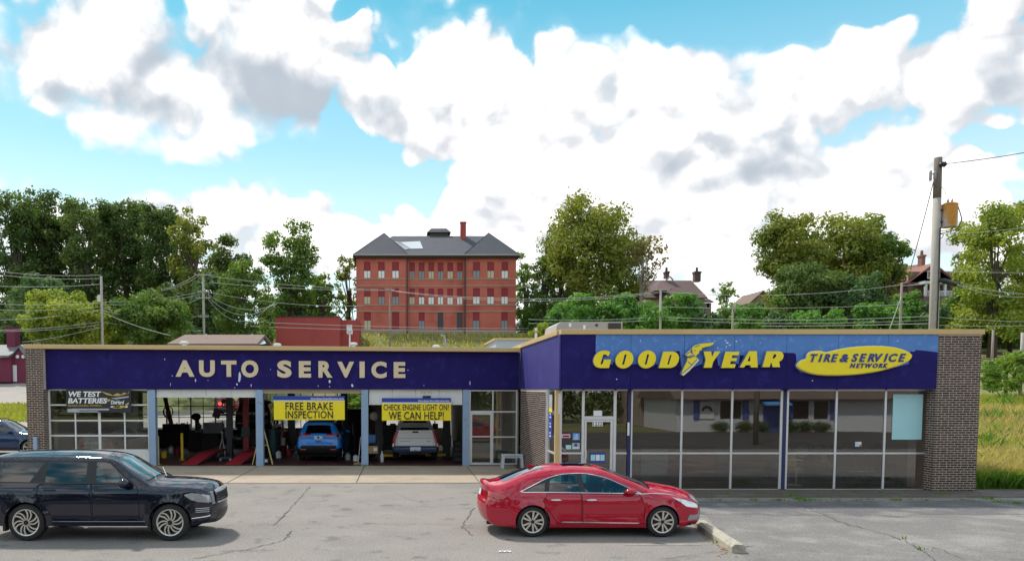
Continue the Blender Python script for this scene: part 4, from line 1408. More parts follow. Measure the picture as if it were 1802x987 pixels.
def suv_detail(root, half, dobjs, paint):
    for sg in (-1, 1):
        y = half(2.2, 1.22)
        mb = MB(); mb.ball((2.17, sg * (y + .135), 1.265), (.11, .15, .105), 12, 8); mb.build('door_mirror', paint, dobjs.get((0, sg)), smooth='all')
        MB().box(2.12, 2.24, sg * y - .05, sg * y + .05, 1.19, 1.22).build('mirror_arm', MATS['trim_black'], dobjs.get((0, sg)))
        for k, x in ((0, 1.62), (1, .52)):
            hb = MB(); hb.box(x - .13, x + .13, sg * (half(x, 1.10)) - .02, sg * half(x, 1.10) + .02, 1.095, 1.125)
            hb.build('door_handle', paint, dobjs.get((k, sg)), bevel=.008)
        for z in (.62, .66, .70):
            t = MB(); t.tube([(x, sg * (half(x, z) + .008), z) for x in (3.66, 3.76, 3.86, 3.93)], .008, 5); t.build('vent_blade', MATS['alu'], root, smooth='all')
        t = MB(); t.tube([(x, sg * (half(x, z) + .006), z) for x, z in ((3.58, .485), (3.75, .50), (3.88, .515), (3.95, .53))], .017, 6); t.build('bumper_trim', MATS['chrome'], root, smooth='all')
        t = MB(); t.tube([(x, sg * (half(x, .435) + .012), .435) for x in (.58, 1.2, 1.9, 2.6)], .009, 5); t.build('sill_trim', MATS['alu_dark'], root, smooth='all')
        mf = MB(); mf.box(2.64, 2.70, sg * .9 - .08, sg * .9 + .08, .22, .5); mf.box(-.5, -.44, sg * .9 - .08, sg * .9 + .08, .22, .5); tag(mf.build('mud_flap', MATS['trim_black'], root), kind='stuff')
    # grille mesh: dark gaps between bright diamond bars
    g = MB()
    def gpnt(t, u): 
        x, z = 3.955 + .125 * (1 - t * t) * 1.0 - .03 * u, .80 + .20 * u
        return (x + .02, t * .72, z)
    for k in range(-9, 10):
        for s_ in (-1, 1):
            q = []
            for j in range(6):
                t = (k + s_ * j / 2.5) / 12.0
                if abs(t) <= .78: q.append(gpnt(t, j / 5))
            if len(q) > 1: g.tube(q, .009, 4, cap=False)
    g.build('grille_mesh', MATS['trim_black'], root)
    for y in (-.42, .42): seat(root, 1.78, y, 'seat_fabric', .62, .98)
    for y in (-.45, 0, .45): seat(root, .75, y, 'seat_dark', .62, .92)
    d = MB(); d.prism([(2.2, .8), (2.28, 1.12), (2.62, 1.18), (2.7, .7)], -.78, .78); d.build('dashboard', MATS['seat_dark'], root)
    MB().box(-.9, 2.7, -.82, .82, .5, .6).build('cabin_floor', MATS['seat_dark'], root)
    fin = MB(); fin.prism([(-.62, 1.83), (-.35, 1.85), (-.55, 1.90), (-.6, 1.89)], -.02, .02); fin.build('antenna', paint, root, bevel=.006)
    for y in (-.4, .35):
        wp = MB(); wp.tube([(2.66, y, 1.27), (2.42, y + .5, 1.42)], .012, 5); wp.build('wiper', MATS['trim_black'], root)
    fc = MB(); fc.lathe([(.075, -.003), (.085, 0), (.085, .006)], 18, axis='y', c=(-.32, -half(-.32, .98) - .002, .98)); fc.build('fuel_flap', MATS['seam_black'], root)


# --- compact SUV seen from behind ------------------------------------
CROSS = dict(
    W=.935, belt=1.02, tumble=.33, round=.11, wr=.36, ww=.235, style='five', zbot=.22, taper_f=(1.0, .25), taper_r=(.5, .10), grid=.14,
    arch=[(0, .415), (2.69, .415)],
    up=[(-.75, .30, .02), (-.88, .40, .05), (-.94, .56, .09), (-.955, .70, .10), (-.92, .80, .09), (-.90, .96, .08), (-.91, 1.08, .08), (-.88, 1.16, .07), (-.70, 1.50, .06), (-.74, 1.58, .05), (-.66, 1.635, .035), (-.2, 1.68, .03), (.5, 1.69, .03),
        (1.0, 1.67, .03), (1.32, 1.60, .04), (1.72, 1.36, .06), (2.08, 1.14, .08), (2.4, 1.07, .08), (2.9, 1.0, .09), (3.2, .92, .11), (3.36, .78, .13), (3.42, .58, .14), (3.40, .38, .13), (3.2, .24, .03)],
    doors=[[(1.0, 1.03), (1.98, 1.03), (2.12, .8), (2.14, .36), (1.02, .36)], [(.22, 1.05), (.98, 1.04), (1.0, .36), (.48, .36), (.26, .72)]],
    regions=[('side_window', [(1.06, 1.09), (1.86, 1.09), (1.6, 1.30), (1.26, 1.52), (1.05, 1.55)], 'car_glass_dark', -.004), ('side_window', [(.28, 1.10), (.98, 1.09), (.97, 1.56), (.30, 1.56)], 'car_glass_dark', -.004),
             ('quarter_window', [(-.42, 1.18), (.2, 1.11), (.22, 1.55), (-.36, 1.47)], 'car_glass_dark', -.004),
             ('tail_light', [(-1.1, 1.03), (-.62, 1.05), (-.66, 1.13), (-1.1, 1.16)], 'taillamp', .006),
             ('lower_cladding', [(-1.1, .15), (-1.1, .56), (-.55, .60), (-.48, .2)], 'trim_black', .004),
             ('sill_cladding', [(.45, .15), (2.25, .15), (2.25, .36), (.45, .36)], 'trim_black', .004)],
    strips=[('rear_bumper', 0, 3, 0, 1, 'trim_black', .004), ('license_plate', 5, 6, 0, .2, 'plate_white', .012), ('tail_light', 6, 7, .52, 1, 'taillamp', .006), ('rear_window', 7, 8, 0, .88, 'car_glass_dark', .003),
            ('windshield', 14, 16, 0, .88, 'car_glass_dark', .003), ('grille', 20, 22, 0, .6, 'trim_black', .004), ('headlight', 19, 20, .6, 1, 'headlamp', .006)])


def cross_detail(root, half, dobjs, paint):
    for sg in (-1, 1):
        y = half(1.85, 1.08)
        mb = MB(); mb.ball((1.82, sg * (y + .13), 1.13), (.09, .14, .09), 10, 6); mb.build('door_mirror', paint, dobjs.get((0, sg)), smooth='all')
        rr_ = MB(); rr_.tube([(-.5, sg * .56, 1.67), (-.4, sg * .58, 1.735), (.9, sg * .58, 1.735), (1.05, sg * .58, 1.68)], .018, 6); rr_.build('roof_rail', MATS['trim_black'], root)
        rf_ = MB(); rf_.box(-1.02, -.98, sg * .62 - .12, sg * .62 + .12, .52, .55); rf_.build('reflector', MATS['taillamp'], root)
    bd = MB(); bd.ball((-1.0, 0, 1.03), (.02, .055, .04), 10, 6); bd.build('badge', MATS['seam_black'], root, smooth='all')
    pl = MB()
    for k, dx in enumerate((-.1, -.06, -.02, .03, .07, .11)): pl.box(-1.012, -1.005, -dx - .013, -dx + .013, .84, .90)
    tag(pl.build('plate_lettering', MATS['plate_ink'], root), kind='stuff')
    wp = MB(); wp.tube([(-.93, .0, 1.18), (-.86, -.32, 1.28)], .012, 5); wp.build('wiper', MATS['trim_black'], root)


# --- pickup -----------------------------------------------------------
PICKUP = dict(
    W=1.02, belt=1.20, tumble=.26, round=.07, wr=.40, ww=.27, style='five', zbot=.42, taper_f=(.8, .16), taper_r=(.25, .04), grid=.16,
    arch=[(0, .47), (3.7, .47)],
    up=[(-.9, .40, .01), (-1.12, .42, .03), (-1.15, .50, .04), (-1.14, .63, .04), (-1.0, .67, .02), (-.985, .71, .012), (-.985, 1.05, .012), (-.985, 1.32, .012), (-.965, 1.385, .01), (-.90, 1.39, .0), (-.2, 1.38, 0), (.8, 1.37, 0), (.90, 1.40, .01), (1.0, 1.62, .02),
        (1.10, 1.84, .03), (1.3, 1.90, .035), (2.2, 1.92, .035), (2.8, 1.87, .04), (3.1, 1.72, .05), (3.45, 1.42, .06), (3.7, 1.30, .07), (4.3, 1.24, .07), (4.62, 1.14, .08), (4.72, .90, .09), (4.72, .6, .09), (4.5, .45, .02)],
    doors=[[(2.05, 1.22), (3.3, 1.22), (3.35, .62), (2.08, .56)], [(1.1, 1.22), (2.03, 1.22), (2.06, .56), (1.12, .6)]],
    regions=[('side_window', [(2.1, 1.28), (3.2, 1.28), (2.9, 1.62), (2.7, 1.76), (2.1, 1.78)], 'car_glass_dark', -.004), ('side_window', [(1.2, 1.28), (2.0, 1.28), (2.0, 1.78), (1.28, 1.76)], 'car_glass_dark', -.004),
             ('tail_light', [(-1.2, .82), (-.90, .82), (-.90, 1.36), (-1.2, 1.36)], 'taillamp', .006), ('rear_bumper', [(-1.3, .3), (-.75, .3), (-.75, .66), (-1.3, .66)], 'trim_black', .004)],
    strips=[('license_plate', 2, 3, 0, .2, 'plate_white', .012), ('rear_bumper', 0, 5, 0, 1, 'paint_navy', .006), ('tail_light', 5, 8, .95, 1, 'taillamp', .006),
            ('bed_floor', 9, 12, 0, .86, 'trim_black', -.35), ('rear_window', 13, 14, 0, .86, 'car_glass_dark', .003), ('windshield', 18, 20, 0, .9, 'car_glass_dark', .003), ('grille', 22, 24, 0, .7, 'trim_black', .004)])


def pickup_detail(root, half, dobjs, paint):
    MB().box(-1.004, -.99, -.13, .13, 1.275, 1.345).build('tailgate_handle', MATS['trim_black'], root)
    for sg in (-1, 1):
        y = half(3.15, 1.3)
        mb = MB(); mb.box(3.05, 3.2, min(sg * (y + .02), sg * (y + .3)), max(sg * (y + .02), sg * (y + .3)), 1.25, 1.5); mb.build('door_mirror', MATS['trim_black'], dobjs.get((0, sg)), bevel=.03)
        s = MB(); s.box(-1.006, -.995, sg * .80 - .005, sg * .80 + .005, .72, 1.37); s.build('tailgate_seam', MATS['seam_black'], root)
    s = MB(); s.box(-1.003, -.99, -.78, .78, 1.03, 1.045); s.build('tailgate_crease', MATS['alu_dark'], root)
    t = MB(); t.box(-1.004, -.995, .22, .66, .90, .925); t.box(-1.004, -.995, -.66, -.5, .895, .93); t.build('badge', MATS['steel'], root)
    h = MB(); h.box(-1.24, -1.1, -.05, .05, .43, .53); h.build('tow_hitch', MATS['steel_dark'], root)


xr, yr = gp(937, 945)
build_car('red_sedan', 'glossy red four door sedan parked in front of the shop entrance', SEDAN, MATS['paint_red'], (xr - .0, yr + .91, .004), R(0), detail=sedan_detail)
xr, yr = gp(47, 951.5)
build_car('black_suv', 'large black SUV with twisted spoke wheels cut off by the left edge', SUV_BLACK, MATS['paint_black'], (xr, yr + .93, .002), R(0), cat='suv', detail=suv_detail, scale=.972)
xr, yr = gp(561, 813)
build_car('blue_suv', 'bright blue SUV seen from behind under the free brake inspection banner', CROSS, MATS['paint_blue'], (xr, yr + .9, .012), R(90), cat='suv', detail=cross_detail, scale=1.06)
xr, yr = gp(731, 813)
build_car('white_pickup', 'white pickup truck seen from behind under the engine light banner', PICKUP, MATS['paint_white'], (xr, yr + 1.1, .012), R(90), cat='pickup', detail=pickup_detail)
xr, yr = at(447, 760, 39)[0], 39.5
build_car('raised_suv', 'dark SUV raised on the lift behind the red ramps', CROSS, MATS['paint_charcoal'], (xr, yr, .95), R(90), cat='suv', detail=cross_detail)
xr, yr = gp(215, 806)
build_car('silver_sedan', 'silver sedan seen from behind through the glazed garage door', SEDAN, MATS['paint_silver'], (xr - .1, 33.5, .012), R(90), detail=None)
xr, yr = gp(10, 801)
build_car('navy_suv', 'dark blue SUV parked beside the left brick pier', CROSS, MATS['paint_navy'], (xr - 1.6, yr + .95, .01), R(0), cat='suv', detail=cross_detail)
for px, Y, rz, p_, lb in ((395, 74, 90, 'paint_maroon', 'maroon SUV on the back lot seen through the rear windows, left of two'), (432, 74.5, 90, 'paint_maroon', 'maroon SUV on the back lot seen through the rear windows, right of two'),):
    x = xat(px, Y)
    build_car('parked_suv', lb, CROSS, MATS[p_], (x, Y, ground_z(x, Y) + .06), R(rz), cat='suv', group='maroon SUVs parked on the back lot')
# ------------------------------------------------------------------ signs
YS = YFA - .012


def zp(pts, ox, oy, sc, Y): return [at(ox + x / sc, oy + y / sc, Y) for x, y in pts]


gsign = thing('channel_letter_sign', 'yellow slanted channel letters with a winged foot emblem on two tone blue fascia', 'sign', (xat(1210, YS), YS, zat(645, YS)))


def el(cx, cy, a, b, sh, n=28): return [(cx + a * math.cos(2 * PI * k / n) - sh * b * math.sin(2 * PI * k / n), cy + b * math.sin(2 * PI * k / n)) for k in range(n)]


GO = dict(
    G=([(330, 338), (338, 300), (352, 268), (378, 236), (408, 214), (445, 201), (500, 199), (530, 207), (556, 222), (528, 276), (505, 258), (485, 249), (467, 252), (456, 268), (428, 366), (430, 380), (444, 384), (456, 372), (472, 318), (566, 318), (538, 429), (420, 430), (372, 416), (343, 386)], []),
    O=(el(742, 318, 118, 118, .13), [[(754, 248), (770, 252), (768, 268), (738, 380), (726, 390), (713, 382), (716, 366), (744, 258)]]),
    P=(el(1040, 316, 118, 118, .13), [[(1052, 246), (1068, 250), (1066, 266), (1036, 378), (1024, 388), (1011, 380), (1014, 364), (1042, 256)]]),
    D=([(1255, 215), (1380, 213), (1420, 222), (1450, 248), (1466, 292), (1456, 345), (1425, 396), (1385, 420), (1350, 429), (1195, 429)], [[(1345, 258), (1366, 258), (1332, 378), (1322, 385), (1308, 382)]]))
YE = dict(
    Y=([(213, 212), (310, 212), (325, 282), (357, 212), (433, 212), (340, 345), (318, 426), (214, 426), (240, 322)], []),
    E=([(500, 215), (687, 215), (672, 262), (592, 262), (583, 300), (655, 300), (643, 338), (572, 338), (561, 378), (637, 378), (622, 428), (444, 428)], []),
    A=([(812, 208), (916, 208), (926, 422), (836, 422), (834, 392), (768, 392), (746, 422), (688, 422)], [[(826, 262), (829, 340), (790, 340)]]),
    R=([(1045, 210), (1205, 208), (1240, 218), (1262, 240), (1269, 272), (1260, 305), (1238, 330), (1210, 345), (1221, 418), (1126, 418), (1104, 352), (1084, 418), (988, 418)], [[(1142, 248), (1168, 248), (1172, 266), (1160, 292), (1138, 306), (1120, 304)]]))
for dct, ox in ((GO, 1000), (YE, 1210)):
    for ch, (o_, hs) in dct.items():
        mb = MB(); slab_poly(mb, zp(o_, ox, 590, 7.508, YS - .14), [zp(h, ox, 590, 7.508, YS - .14) for h in hs], YS - .14, YS, 0, 1)
        mb.build('letter', [MATS['sign_yellow'], MATS['sign_edge']], gsign, world=True, fixn=False)
foot = [(922, 238), (940, 222), (958, 205), (968, 193), (985, 178), (1020, 168), (1075, 163), (1112, 159), (1109, 170), (1092, 181), (1050, 190), (1034, 196), (1031, 208), (1016, 213), (1013, 231), (1001, 238), (992, 252), (1015, 275), (985, 308), (950, 345), (910, 379), (895, 368), (912, 328), (935, 282), (941, 258)]
fz = lambda p, y=YS - .16: zp(p, 960, 560, 3.754, y)
mb = MB(); slab_poly(mb, fz(foot), [], YS - .16, YS, 0, 1)
emb = mb.build('winged_foot_emblem', [MATS['sign_yellow'], MATS['sign_edge']], gsign, world=True, fixn=False)
mb = MB(); V_, T_ = curve_poly(fz([(1005, 270), (1015, 276), (985, 309), (950, 346), (911, 379), (899, 371), (945, 335), (980, 300)])); mb.add([(p[0], YS - .164, p[1]) for p in V_], T_)
mb.build('sole', MATS['sign_cream'], emb, world=True, fixn=False)
mb = MB()
for ln_ in ([(1001, 270), (975, 299), (940, 334), (898, 366)], [(946, 257), (968, 251), (992, 252)], [(940, 285), (966, 306)], [(930, 246), (955, 262), (975, 246)], [(928, 238), (968, 215)], [(967, 195), (965, 212), (974, 238), (984, 247)], [(958, 207), (966, 232)], [(985, 190), (1005, 180), (1020, 178)], [(980, 210), (990, 214)], [(940, 258), (965, 240)]):
    q = fz(ln_)
    for a, b in zip(q, q[1:]):
        d = Vector((b[0] - a[0], b[1] - a[1])).normalized(); n_ = Vector((-d.y, d.x)) * .014
        mb.quad((a[0] + n_.x, YS - .167, a[1] + n_.y), (b[0] + n_.x, YS - .167, b[1] + n_.y), (b[0] - n_.x, YS - .167, b[1] - n_.y), (a[0] - n_.x, YS - .167, a[1] - n_.y))
tag(mb.build('emblem_lines', MATS['sign_edge'], emb, world=True, fixn=False), kind='stuff')


def word(parent, txt, x0, x1, z0, z1, y, depth, m, bold, shear, gap=.10, name='letter'):
    gl = [(text_mesh(c, bold, 0, shear)) for c in txt]
    ws = [g[0][:, 0].max() - g[0][:, 0].min() for g in gl]
    lo = min(g[0][:, 1].min() for g in gl); hi = max(g[0][:, 1].max() for g in gl)
    g_ = gap
    tot = sum(ws) + g_ * (len(txt) - 1)
    s = (x1 - x0) / tot
    x = x0
    for c, wd in zip(txt, ws):
        mb = MB(); text_box(mb, c, x, x + wd * s, z0, z1, y, depth, bold, shear)
        mb.build(name, m, parent, world=True, fixn=False)
        x += (wd + g_) * s


ozs = 7.835
oval = thing('oval_sign', 'yellow oval tire and service network sign on the right of the fascia', 'sign', (xat(1500, YS), YS, zat(640, YS)))
oo = smooth_line([(95, 345), (110, 300), (160, 260), (222, 238), (235, 190), (268, 152), (330, 135), (430, 132), (505, 148), (650, 115), (850, 80), (1050, 65), (1200, 62), (1350, 70), (1500, 95), (1620, 135), (1680, 180), (1688, 215), (1650, 270), (1550, 325), (1400, 375), (1200, 425), (950, 462), (700, 478), (450, 475), (300, 455), (180, 415), (120, 380)], 4, True)
ow = zp(oo, 1390, 600, ozs, YS - .14)
mb = MB()
i1, i2 = inset(ow, .018), inset(ow, .045)
n_ = len(ow)
for (A_, ya), (B_, yb_), mi in (((ow, YS), (ow, YS - .10), 1), ((ow, YS - .10), (i1, YS - .15), 2), ((i1, YS - .15), (i2, YS - .165), 0)):  # outer bevel in cream: rim highlight put into the colour
    mb.add([(p[0], ya, p[1]) for p in A_] + [(p[0], yb_, p[1]) for p in B_], [(i, (i + 1) % n_, (i + 1) % n_ + n_, i + n_) for i in range(n_)], mi)
V_, T_ = curve_poly(i2); mb.add([(p[0], YS - .165, p[1]) for p in V_], T_)
mb.build('sign_face', [MATS['sign_yellow'], MATS['sign_edge'], MATS['sign_cream']], oval, world=True, fixn=False)
for txt, a, b, c, d_, gp_ in (('TIRE', 284, 662, 177, 288, .06), ('&', 688, 812, 178, 290, .1), ('SERVICE', 850, 1598, 172, 286, .05), ('NETWORK', 826, 1352, 306, 370, .07)):
    (x0, z1), (x1, z0) = zp([(a, c), (b, d_)], 1390, 600, ozs, YS - .17)
    word(oval, txt, x0, x1, z0, z1, YS - .1655, .02, MATS['sign_blue'], .035, .32, gp_)

asg = thing('letter_sign', 'cream block letters reading auto service on the dark blue fascia', 'sign', (xat(510, YW), YW - .06, zat(650, YW)))
bx1 = [('A', 70, 345, 112, 348), ('U', 410, 640, 112, 352), ('T', 728, 952, 116, 350), ('O', 1018, 1268, 112, 360)]
bx2 = [('S', 55, 240, 100, 320), ('E', 330, 485, 108, 318), ('R', 578, 758, 108, 318), ('V', 818, 1032, 116, 318), ('I', 1100, 1166, 114, 320), ('C', 1250, 1445, 114, 326), ('E', 1533, 1682, 120, 322)]
for lst, ox, sc in ((bx1, 300, 8.19), (bx2, 480, 7.208)):
    for ch, a, b, c, d_ in lst:
        (x0, z1), (x1, z0) = zp([(a, c), (b, d_)], ox, 620, sc, YW - .1)
        mb = MB()
        if ch in 'ETIU' or True:
            text_box(mb, ch, x0, x1, z0, z1, YW - .056, .05, bold=.05)
        mb.build('letter', MATS['letter_tan'], asg, world=True, fixn=False)


def banner(name, label, x0, x1, y0, y1, Y, m, sag=.0):
    o = thing(name, label, 'banner', (xat((x0 + x1) / 2, Y), Y, zat(y1, Y)), 0, 'vinyl banners hung over the bays')
    mb = MB()
    n = 24
    X0, X1, Z0, Z1 = xat(x0, Y), xat(x1, Y), zat(y1, Y), zat(y0, Y)
    for k in range(n + 1):
        for j in range(5):
            t, u = k / n, j / 4
            mb.v.append((X0 + (X1 - X0) * t, Y + .004 + .012 * (1 - math.cos(t * 9)) * (1 - u) + .004 * math.cos(t * 23 + u * 4), Z0 + (Z1 - Z0) * u - sag * 4 * t * (1 - t)))
    for k in range(n):
        for j in range(4): mb.f.append((k * 5 + j, (k + 1) * 5 + j, (k + 1) * 5 + j + 1, k * 5 + j + 1)); mb.m.append(0)
    mb.build('banner_sheet', MATS[m], o, world=True, smooth='all', fixn=False)
    return o, Y


def flat(parent, nm, m, x0, x1, y0, y1, Y, off):
    X0, X1, Z0, Z1 = xat(x0, Y), xat(x1, Y), zat(y1, Y), zat(y0, Y)
    return MB().quad((X0, Y - off, Z0), (X1, Y - off, Z0), (X1, Y - off, Z1), (X0, Y - off, Z1)).build(nm, MATS[m], parent, world=True, fixn=False)


def line(parent, txt, x0, x1, y0, y1, Y, off, m, bold=0.0, shear=0.0, nm='lettering', space=1.0):
    mb = MB(); text_box(mb, txt, xat(x0, Y), xat(x1, Y), zat(y1, Y), zat(y0, Y), Y - off, 0, bold, shear, space=space)
    return mb.build(nm, MATS[m], parent, world=True, fixn=False)


Yb = YW - .075
b1, _ = banner('vinyl_banner', 'black battery testing banner hung across the glazed garage door', 117, 230.5, 684, 725.5, Yb, 'banner_black')
line(b1, 'WE TEST', 121.5, 179, 688.3, 698, Yb, .014, 'print_white', .035, .18)
line(b1, 'BATTERIES', 120, 189.5, 700, 709.5, Yb, .014, 'print_white', .035, .18)
line(b1, 'RELIABLE. DURABLE. POWERFUL.', 120.5, 180, 711.6, 714.8, Yb, .014, 'print_gold', .01)
flat(b1, 'printed_stripe', 'print_grey', 128, 192, 718.5, 721.5, Yb, .013)
mb = MB()
pz = lambda pts: [(at(100 + x / 7.894, 675 + y / 7.894, Yb)) for x, y in pts]
for poly, mi in (([(620, 105), (690, 150), (760, 165), (860, 170), (1005, 130), (1005, 105), (985, 140), (930, 120), (900, 150), (840, 130), (780, 160), (740, 140)], 0), ([(690, 215), (745, 215), (745, 240), (700, 245)], 0), ([(760, 330), (850, 300), (925, 300), (950, 325), (900, 338), (800, 340)], 0),
                 ([(950, 290), (1000, 255), (1000, 285), (960, 310)], 0), ([(750, 310), (850, 312), (880, 296), (870, 330), (750, 328)], 1), ([(930, 312), (990, 310), (985, 330), (930, 332)], 1), ([(150, 395), (150, 350), (240, 345), (330, 380), (560, 378), (600, 395)], 2), ([(750, 200), (1000, 170), (1000, 190), (820, 215)], 2)):
    V_, T_ = curve_poly(pz(poly)); mb.add([(p[0], Yb - .0125, p[1]) for p in V_], T_, mi)
tag(mb.build('printed_graphic', [MATS['print_gold'], MATS['print_white'], MATS['print_grey']], b1, world=True, fixn=False), kind='stuff')
line(b1, 'DieHard', 195.5, 219, 704, 711, Yb, .014, 'print_white', .03, .2)
Yb2 = YW - .03
b2, _ = banner('vinyl_banner', 'yellow free brake inspection banner with a blue top stripe', 482, 606.5, 705.3, 738.5, Yb2, 'banner_yellow')
flat(b2, 'banner_stripe', 'banner_blue', 481, 606.5, 696.5, 703.9, Yb2, .008); flat(b2, 'banner_rule', 'print_white', 481, 606.5, 703.91, 705.6, Yb2, .0085)
line(b2, 'GoodyearAutoService.com', 547, 605, 699, 704, Yb2, .013, 'print_white', .012, .15)
line(b2, 'FREE BRAKE', 502.5, 586, 707.7, 721, Yb2, .013, 'banner_text', .012, 0, space=1.08)
line(b2, 'INSPECTION', 502.5, 586, 722.7, 735.8, Yb2, .013, 'banner_text', .012, 0, space=1.08)
b3, _ = banner('vinyl_banner', 'yellow check engine light banner over the white pickup', 672, 793.5, 709.3, 739.7, Yb2, 'banner_yellow')
flat(b3, 'banner_stripe', 'banner_blue', 672, 793.5, 700, 707.6, Yb2, .008); flat(b3, 'banner_rule', 'print_white', 672, 793.5, 707.61, 709.6, Yb2, .0085)
line(b3, 'GoodyearAutoService.com', 736, 791, 703, 707.4, Yb2, .013, 'print_white', .012, .15)
line(b3, 'CHECK ENGINE LIGHT ON?', 675, 790, 711.3, 721.6, Yb2, .013, 'banner_text', .012, 0, space=1.05)
line(b3, 'WE CAN HELP!', 684, 781, 724, 738, Yb2, .013, 'banner_text', .012, 0, space=1.05)

# stickers and posters on the shopfront glass
def sticker(label, m, x0, x1, y0, y1, cat='sticker', lines=(), name='sticker', Y=None):
    Y = (YG - .012) if Y is None else Y
    o = thing(name, label, cat, (xat((x0 + x1) / 2, Y, 760), Y, zat(y1, Y)))
    MB().box(xat(x0, Y, 760), xat(x1, Y, 760), Y - .004, Y, zat(y1, Y), zat(y0, Y)).build('sheet', MATS[m], o, world=True)
    for (txt, a, b, c, d_, mm, *rest) in lines:
        mb = MB()
        if txt: text_box(mb, txt, xat(a, Y, 760), xat(b, Y, 760), zat(d_, Y), zat(c, Y), Y - .007, 0, .01)
        else: mb.quad((xat(a, Y, 760), Y - .006, zat(d_, Y)), (xat(b, Y, 760), Y - .006, zat(d_, Y)), (xat(b, Y, 760), Y - .006, zat(c, Y)), (xat(a, Y, 760), Y - .006, zat(c, Y)))
        mb.build('print', MATS[mm], o, world=True, fixn=False)
    return o


sticker('white house number plate reading 1232 at the top of the entrance door', 'print_white', 1042.5, 1060.5, 741, 749.5, 'number plate', [('1232', 1043.5, 1059.5, 742, 748.8, 'sign_dark')], 'house_number', YG - .03)
sticker('pink card on the pane left of the entrance door', 'print_pink', 988.8, 1003.6, 763.3, 770, lines=[(None, 991, 1001.5, 765.6, 768.4, 'paint_maroon')])
sticker('blue wheelchair access sticker left of the entrance door', 'print_skyblue', 1008, 1020, 762, 773.8, lines=[(None, 1013.5, 1015, 763.2, 764.8, 'print_white'), (None, 1013.6, 1016.6, 765.2, 766.2, 'print_white'), (None, 1013.2, 1014.4, 764.8, 768.5, 'print_white'), (None, 1011.6, 1016.8, 768.0, 769.2, 'print_white'), (None, 1010, 1018, 771, 772.2, 'print_white')])
sticker('lavender hours card below the wheelchair sticker', 'siding_blue', 1007, 1020.5, 779, 790, lines=[(None, 1011, 1016, 780.5, 785, 'sign_blue'), (None, 1008.5, 1019, 786.5, 788.5, 'print_white')])
sticker('small pale card low on the pane left of the entrance door', 'poster_cyan', 996, 1005.5, 782.6, 790)
sticker('opening hours board with white panels on the entrance door', 'banner_blue', 1039, 1065.5, 796, 813.5, 'notice', [(None, 1040, 1048, 799.5, 810, 'poster_cyan'), (None, 1049, 1056, 799.5, 810, 'print_white'), (None, 1057, 1064.4, 799.5, 810, 'poster_cyan')], 'notice', YG - .03)
sticker('white notice above the entrance door', 'print_white', 1044, 1059, 722, 731.5, 'notice', name='notice')
sticker('small white notice strip on the navy post', 'print_white', 1104, 1107.5, 743, 766, 'notice', name='notice', Y=YG - .065)
sticker('grey metal strip beside the tan corner post', 'alu', 981.8, 985.6, 692, 728, 'conduit', name='conduit', Y=YG - .075)
sticker('large pale cyan poster inside the right hand window', 'poster_cyan', 1569.5, 1622, 693.5, 773, 'poster', name='poster')
sticker('small card with a red corner in the window near the tires', 'print_white', 1505.5, 1516.5, 777, 785, 'card', [(None, 1506.3, 1512, 778, 784, 'poster_cyan'), (None, 1513, 1516, 782, 784.6, 'paint_maroon')], 'card')
ps = thing('poster', 'tall blue poster in the narrow side pane next to the tan post', 'poster', (XS - .01, 25, 1))
for (a, b, z0, z1, m) in ((25.0, 25.5, zat(772, 25), zat(726, 25), 'banner_blue'), (25.0, 25.5, zat(725, 25), zat(718, 25), 'banner_yellow'), (25.0, 25.5, zat(717.6, 25), zat(694, 25), 'print_grey')):
    MB().box(XS + .0, XS + .004, a, b, z0, z1).build('printed_panel', MATS[m], ps, world=True)
mb = MB()
for k, z in enumerate(frange(zat(769, 25), zat(730, 25), 7)): 
    if k not in (2, 5): mb.quad((XS - .002, 25.38, z), (XS - .002, 25.15 + .05 * (k % 3), z), (XS - .002, 25.15 + .05 * (k % 3), z + .055), (XS - .002, 25.38, z + .055))
tag(mb.build('print', MATS['print_white'], ps, world=True, fixn=False), kind='stuff')

# ------------------------------------------------------------------ things before the shop
# parking stop: concrete bar with chamfered top
a_, b_ = gp(1232, 926), gp(1300, 973)
dv = Vector((b_[0] - a_[0], b_[1] - a_[1], 0)); L_ = dv.length
st_ = thing('parking_stop', 'weathered concrete parking stop at the nose of the red sedan', 'parking stop', (a_[0], a_[1], 0), math.atan2(dv.y, dv.x))
mb = MB()
prof = [(-.13, 0), (-.13, .11), (-.075, .17), (.075, .17), (.13, .11), (.13, 0)]
N_ = 14
for k in range(N_ + 1):
    x = L_ * k / N_
    for (u, v) in prof: mb.v.append((x, u + random.uniform(-.002, .002), v + (random.uniform(-.003, .002) if v else 0)))
for k in range(N_):
    for j in range(5): mb.f.append((k * 6 + j, k * 6 + j + 1, k * 6 + j + 7, k * 6 + j + 6)); mb.m.append(0)
mb.f += [tuple(range(5, -1, -1)), tuple(range(N_ * 6, N_ * 6 + 6))]; mb.m += [0, 0]
mb.build('concrete_bar', MATS['stop_concrete'], st_, fixn=True)
for k in (.2, .8): 
    m2 = MB(); m2.lathe([(.001, .173), (.022, .173), (.022, .14)], 10, c=(L_ * k, 0, 0)); m2.build('anchor_pin', MATS['steel_dark'], st_)
mb = MB()
for k in range(60):
    t = random.random(); x, y = a_[0] + dv.x * t - abs(random.gauss(0, .16)) - .12, a_[1] + dv.y * t - abs(random.gauss(0, .1)) - .12
    s = random.uniform(.015, .05); q = random.random() * 3
    mb.add([(x + s * math.cos(q), y + s * math.sin(q), .012), (x - s * math.sin(q) * .6, y + s * math.cos(q) * .6, .02), (x - s * math.cos(q), y - s * math.sin(q), .011), (x + s * math.sin(q) * .6, y - s * math.cos(q) * .6, .016)], [(0, 1, 2, 3)])
tag(mb.build('fallen_leaves', MATS['dead_leaf'], fixn=False), 'scatter of brown leaves along the parking stop', 'leaves', kind='stuff')
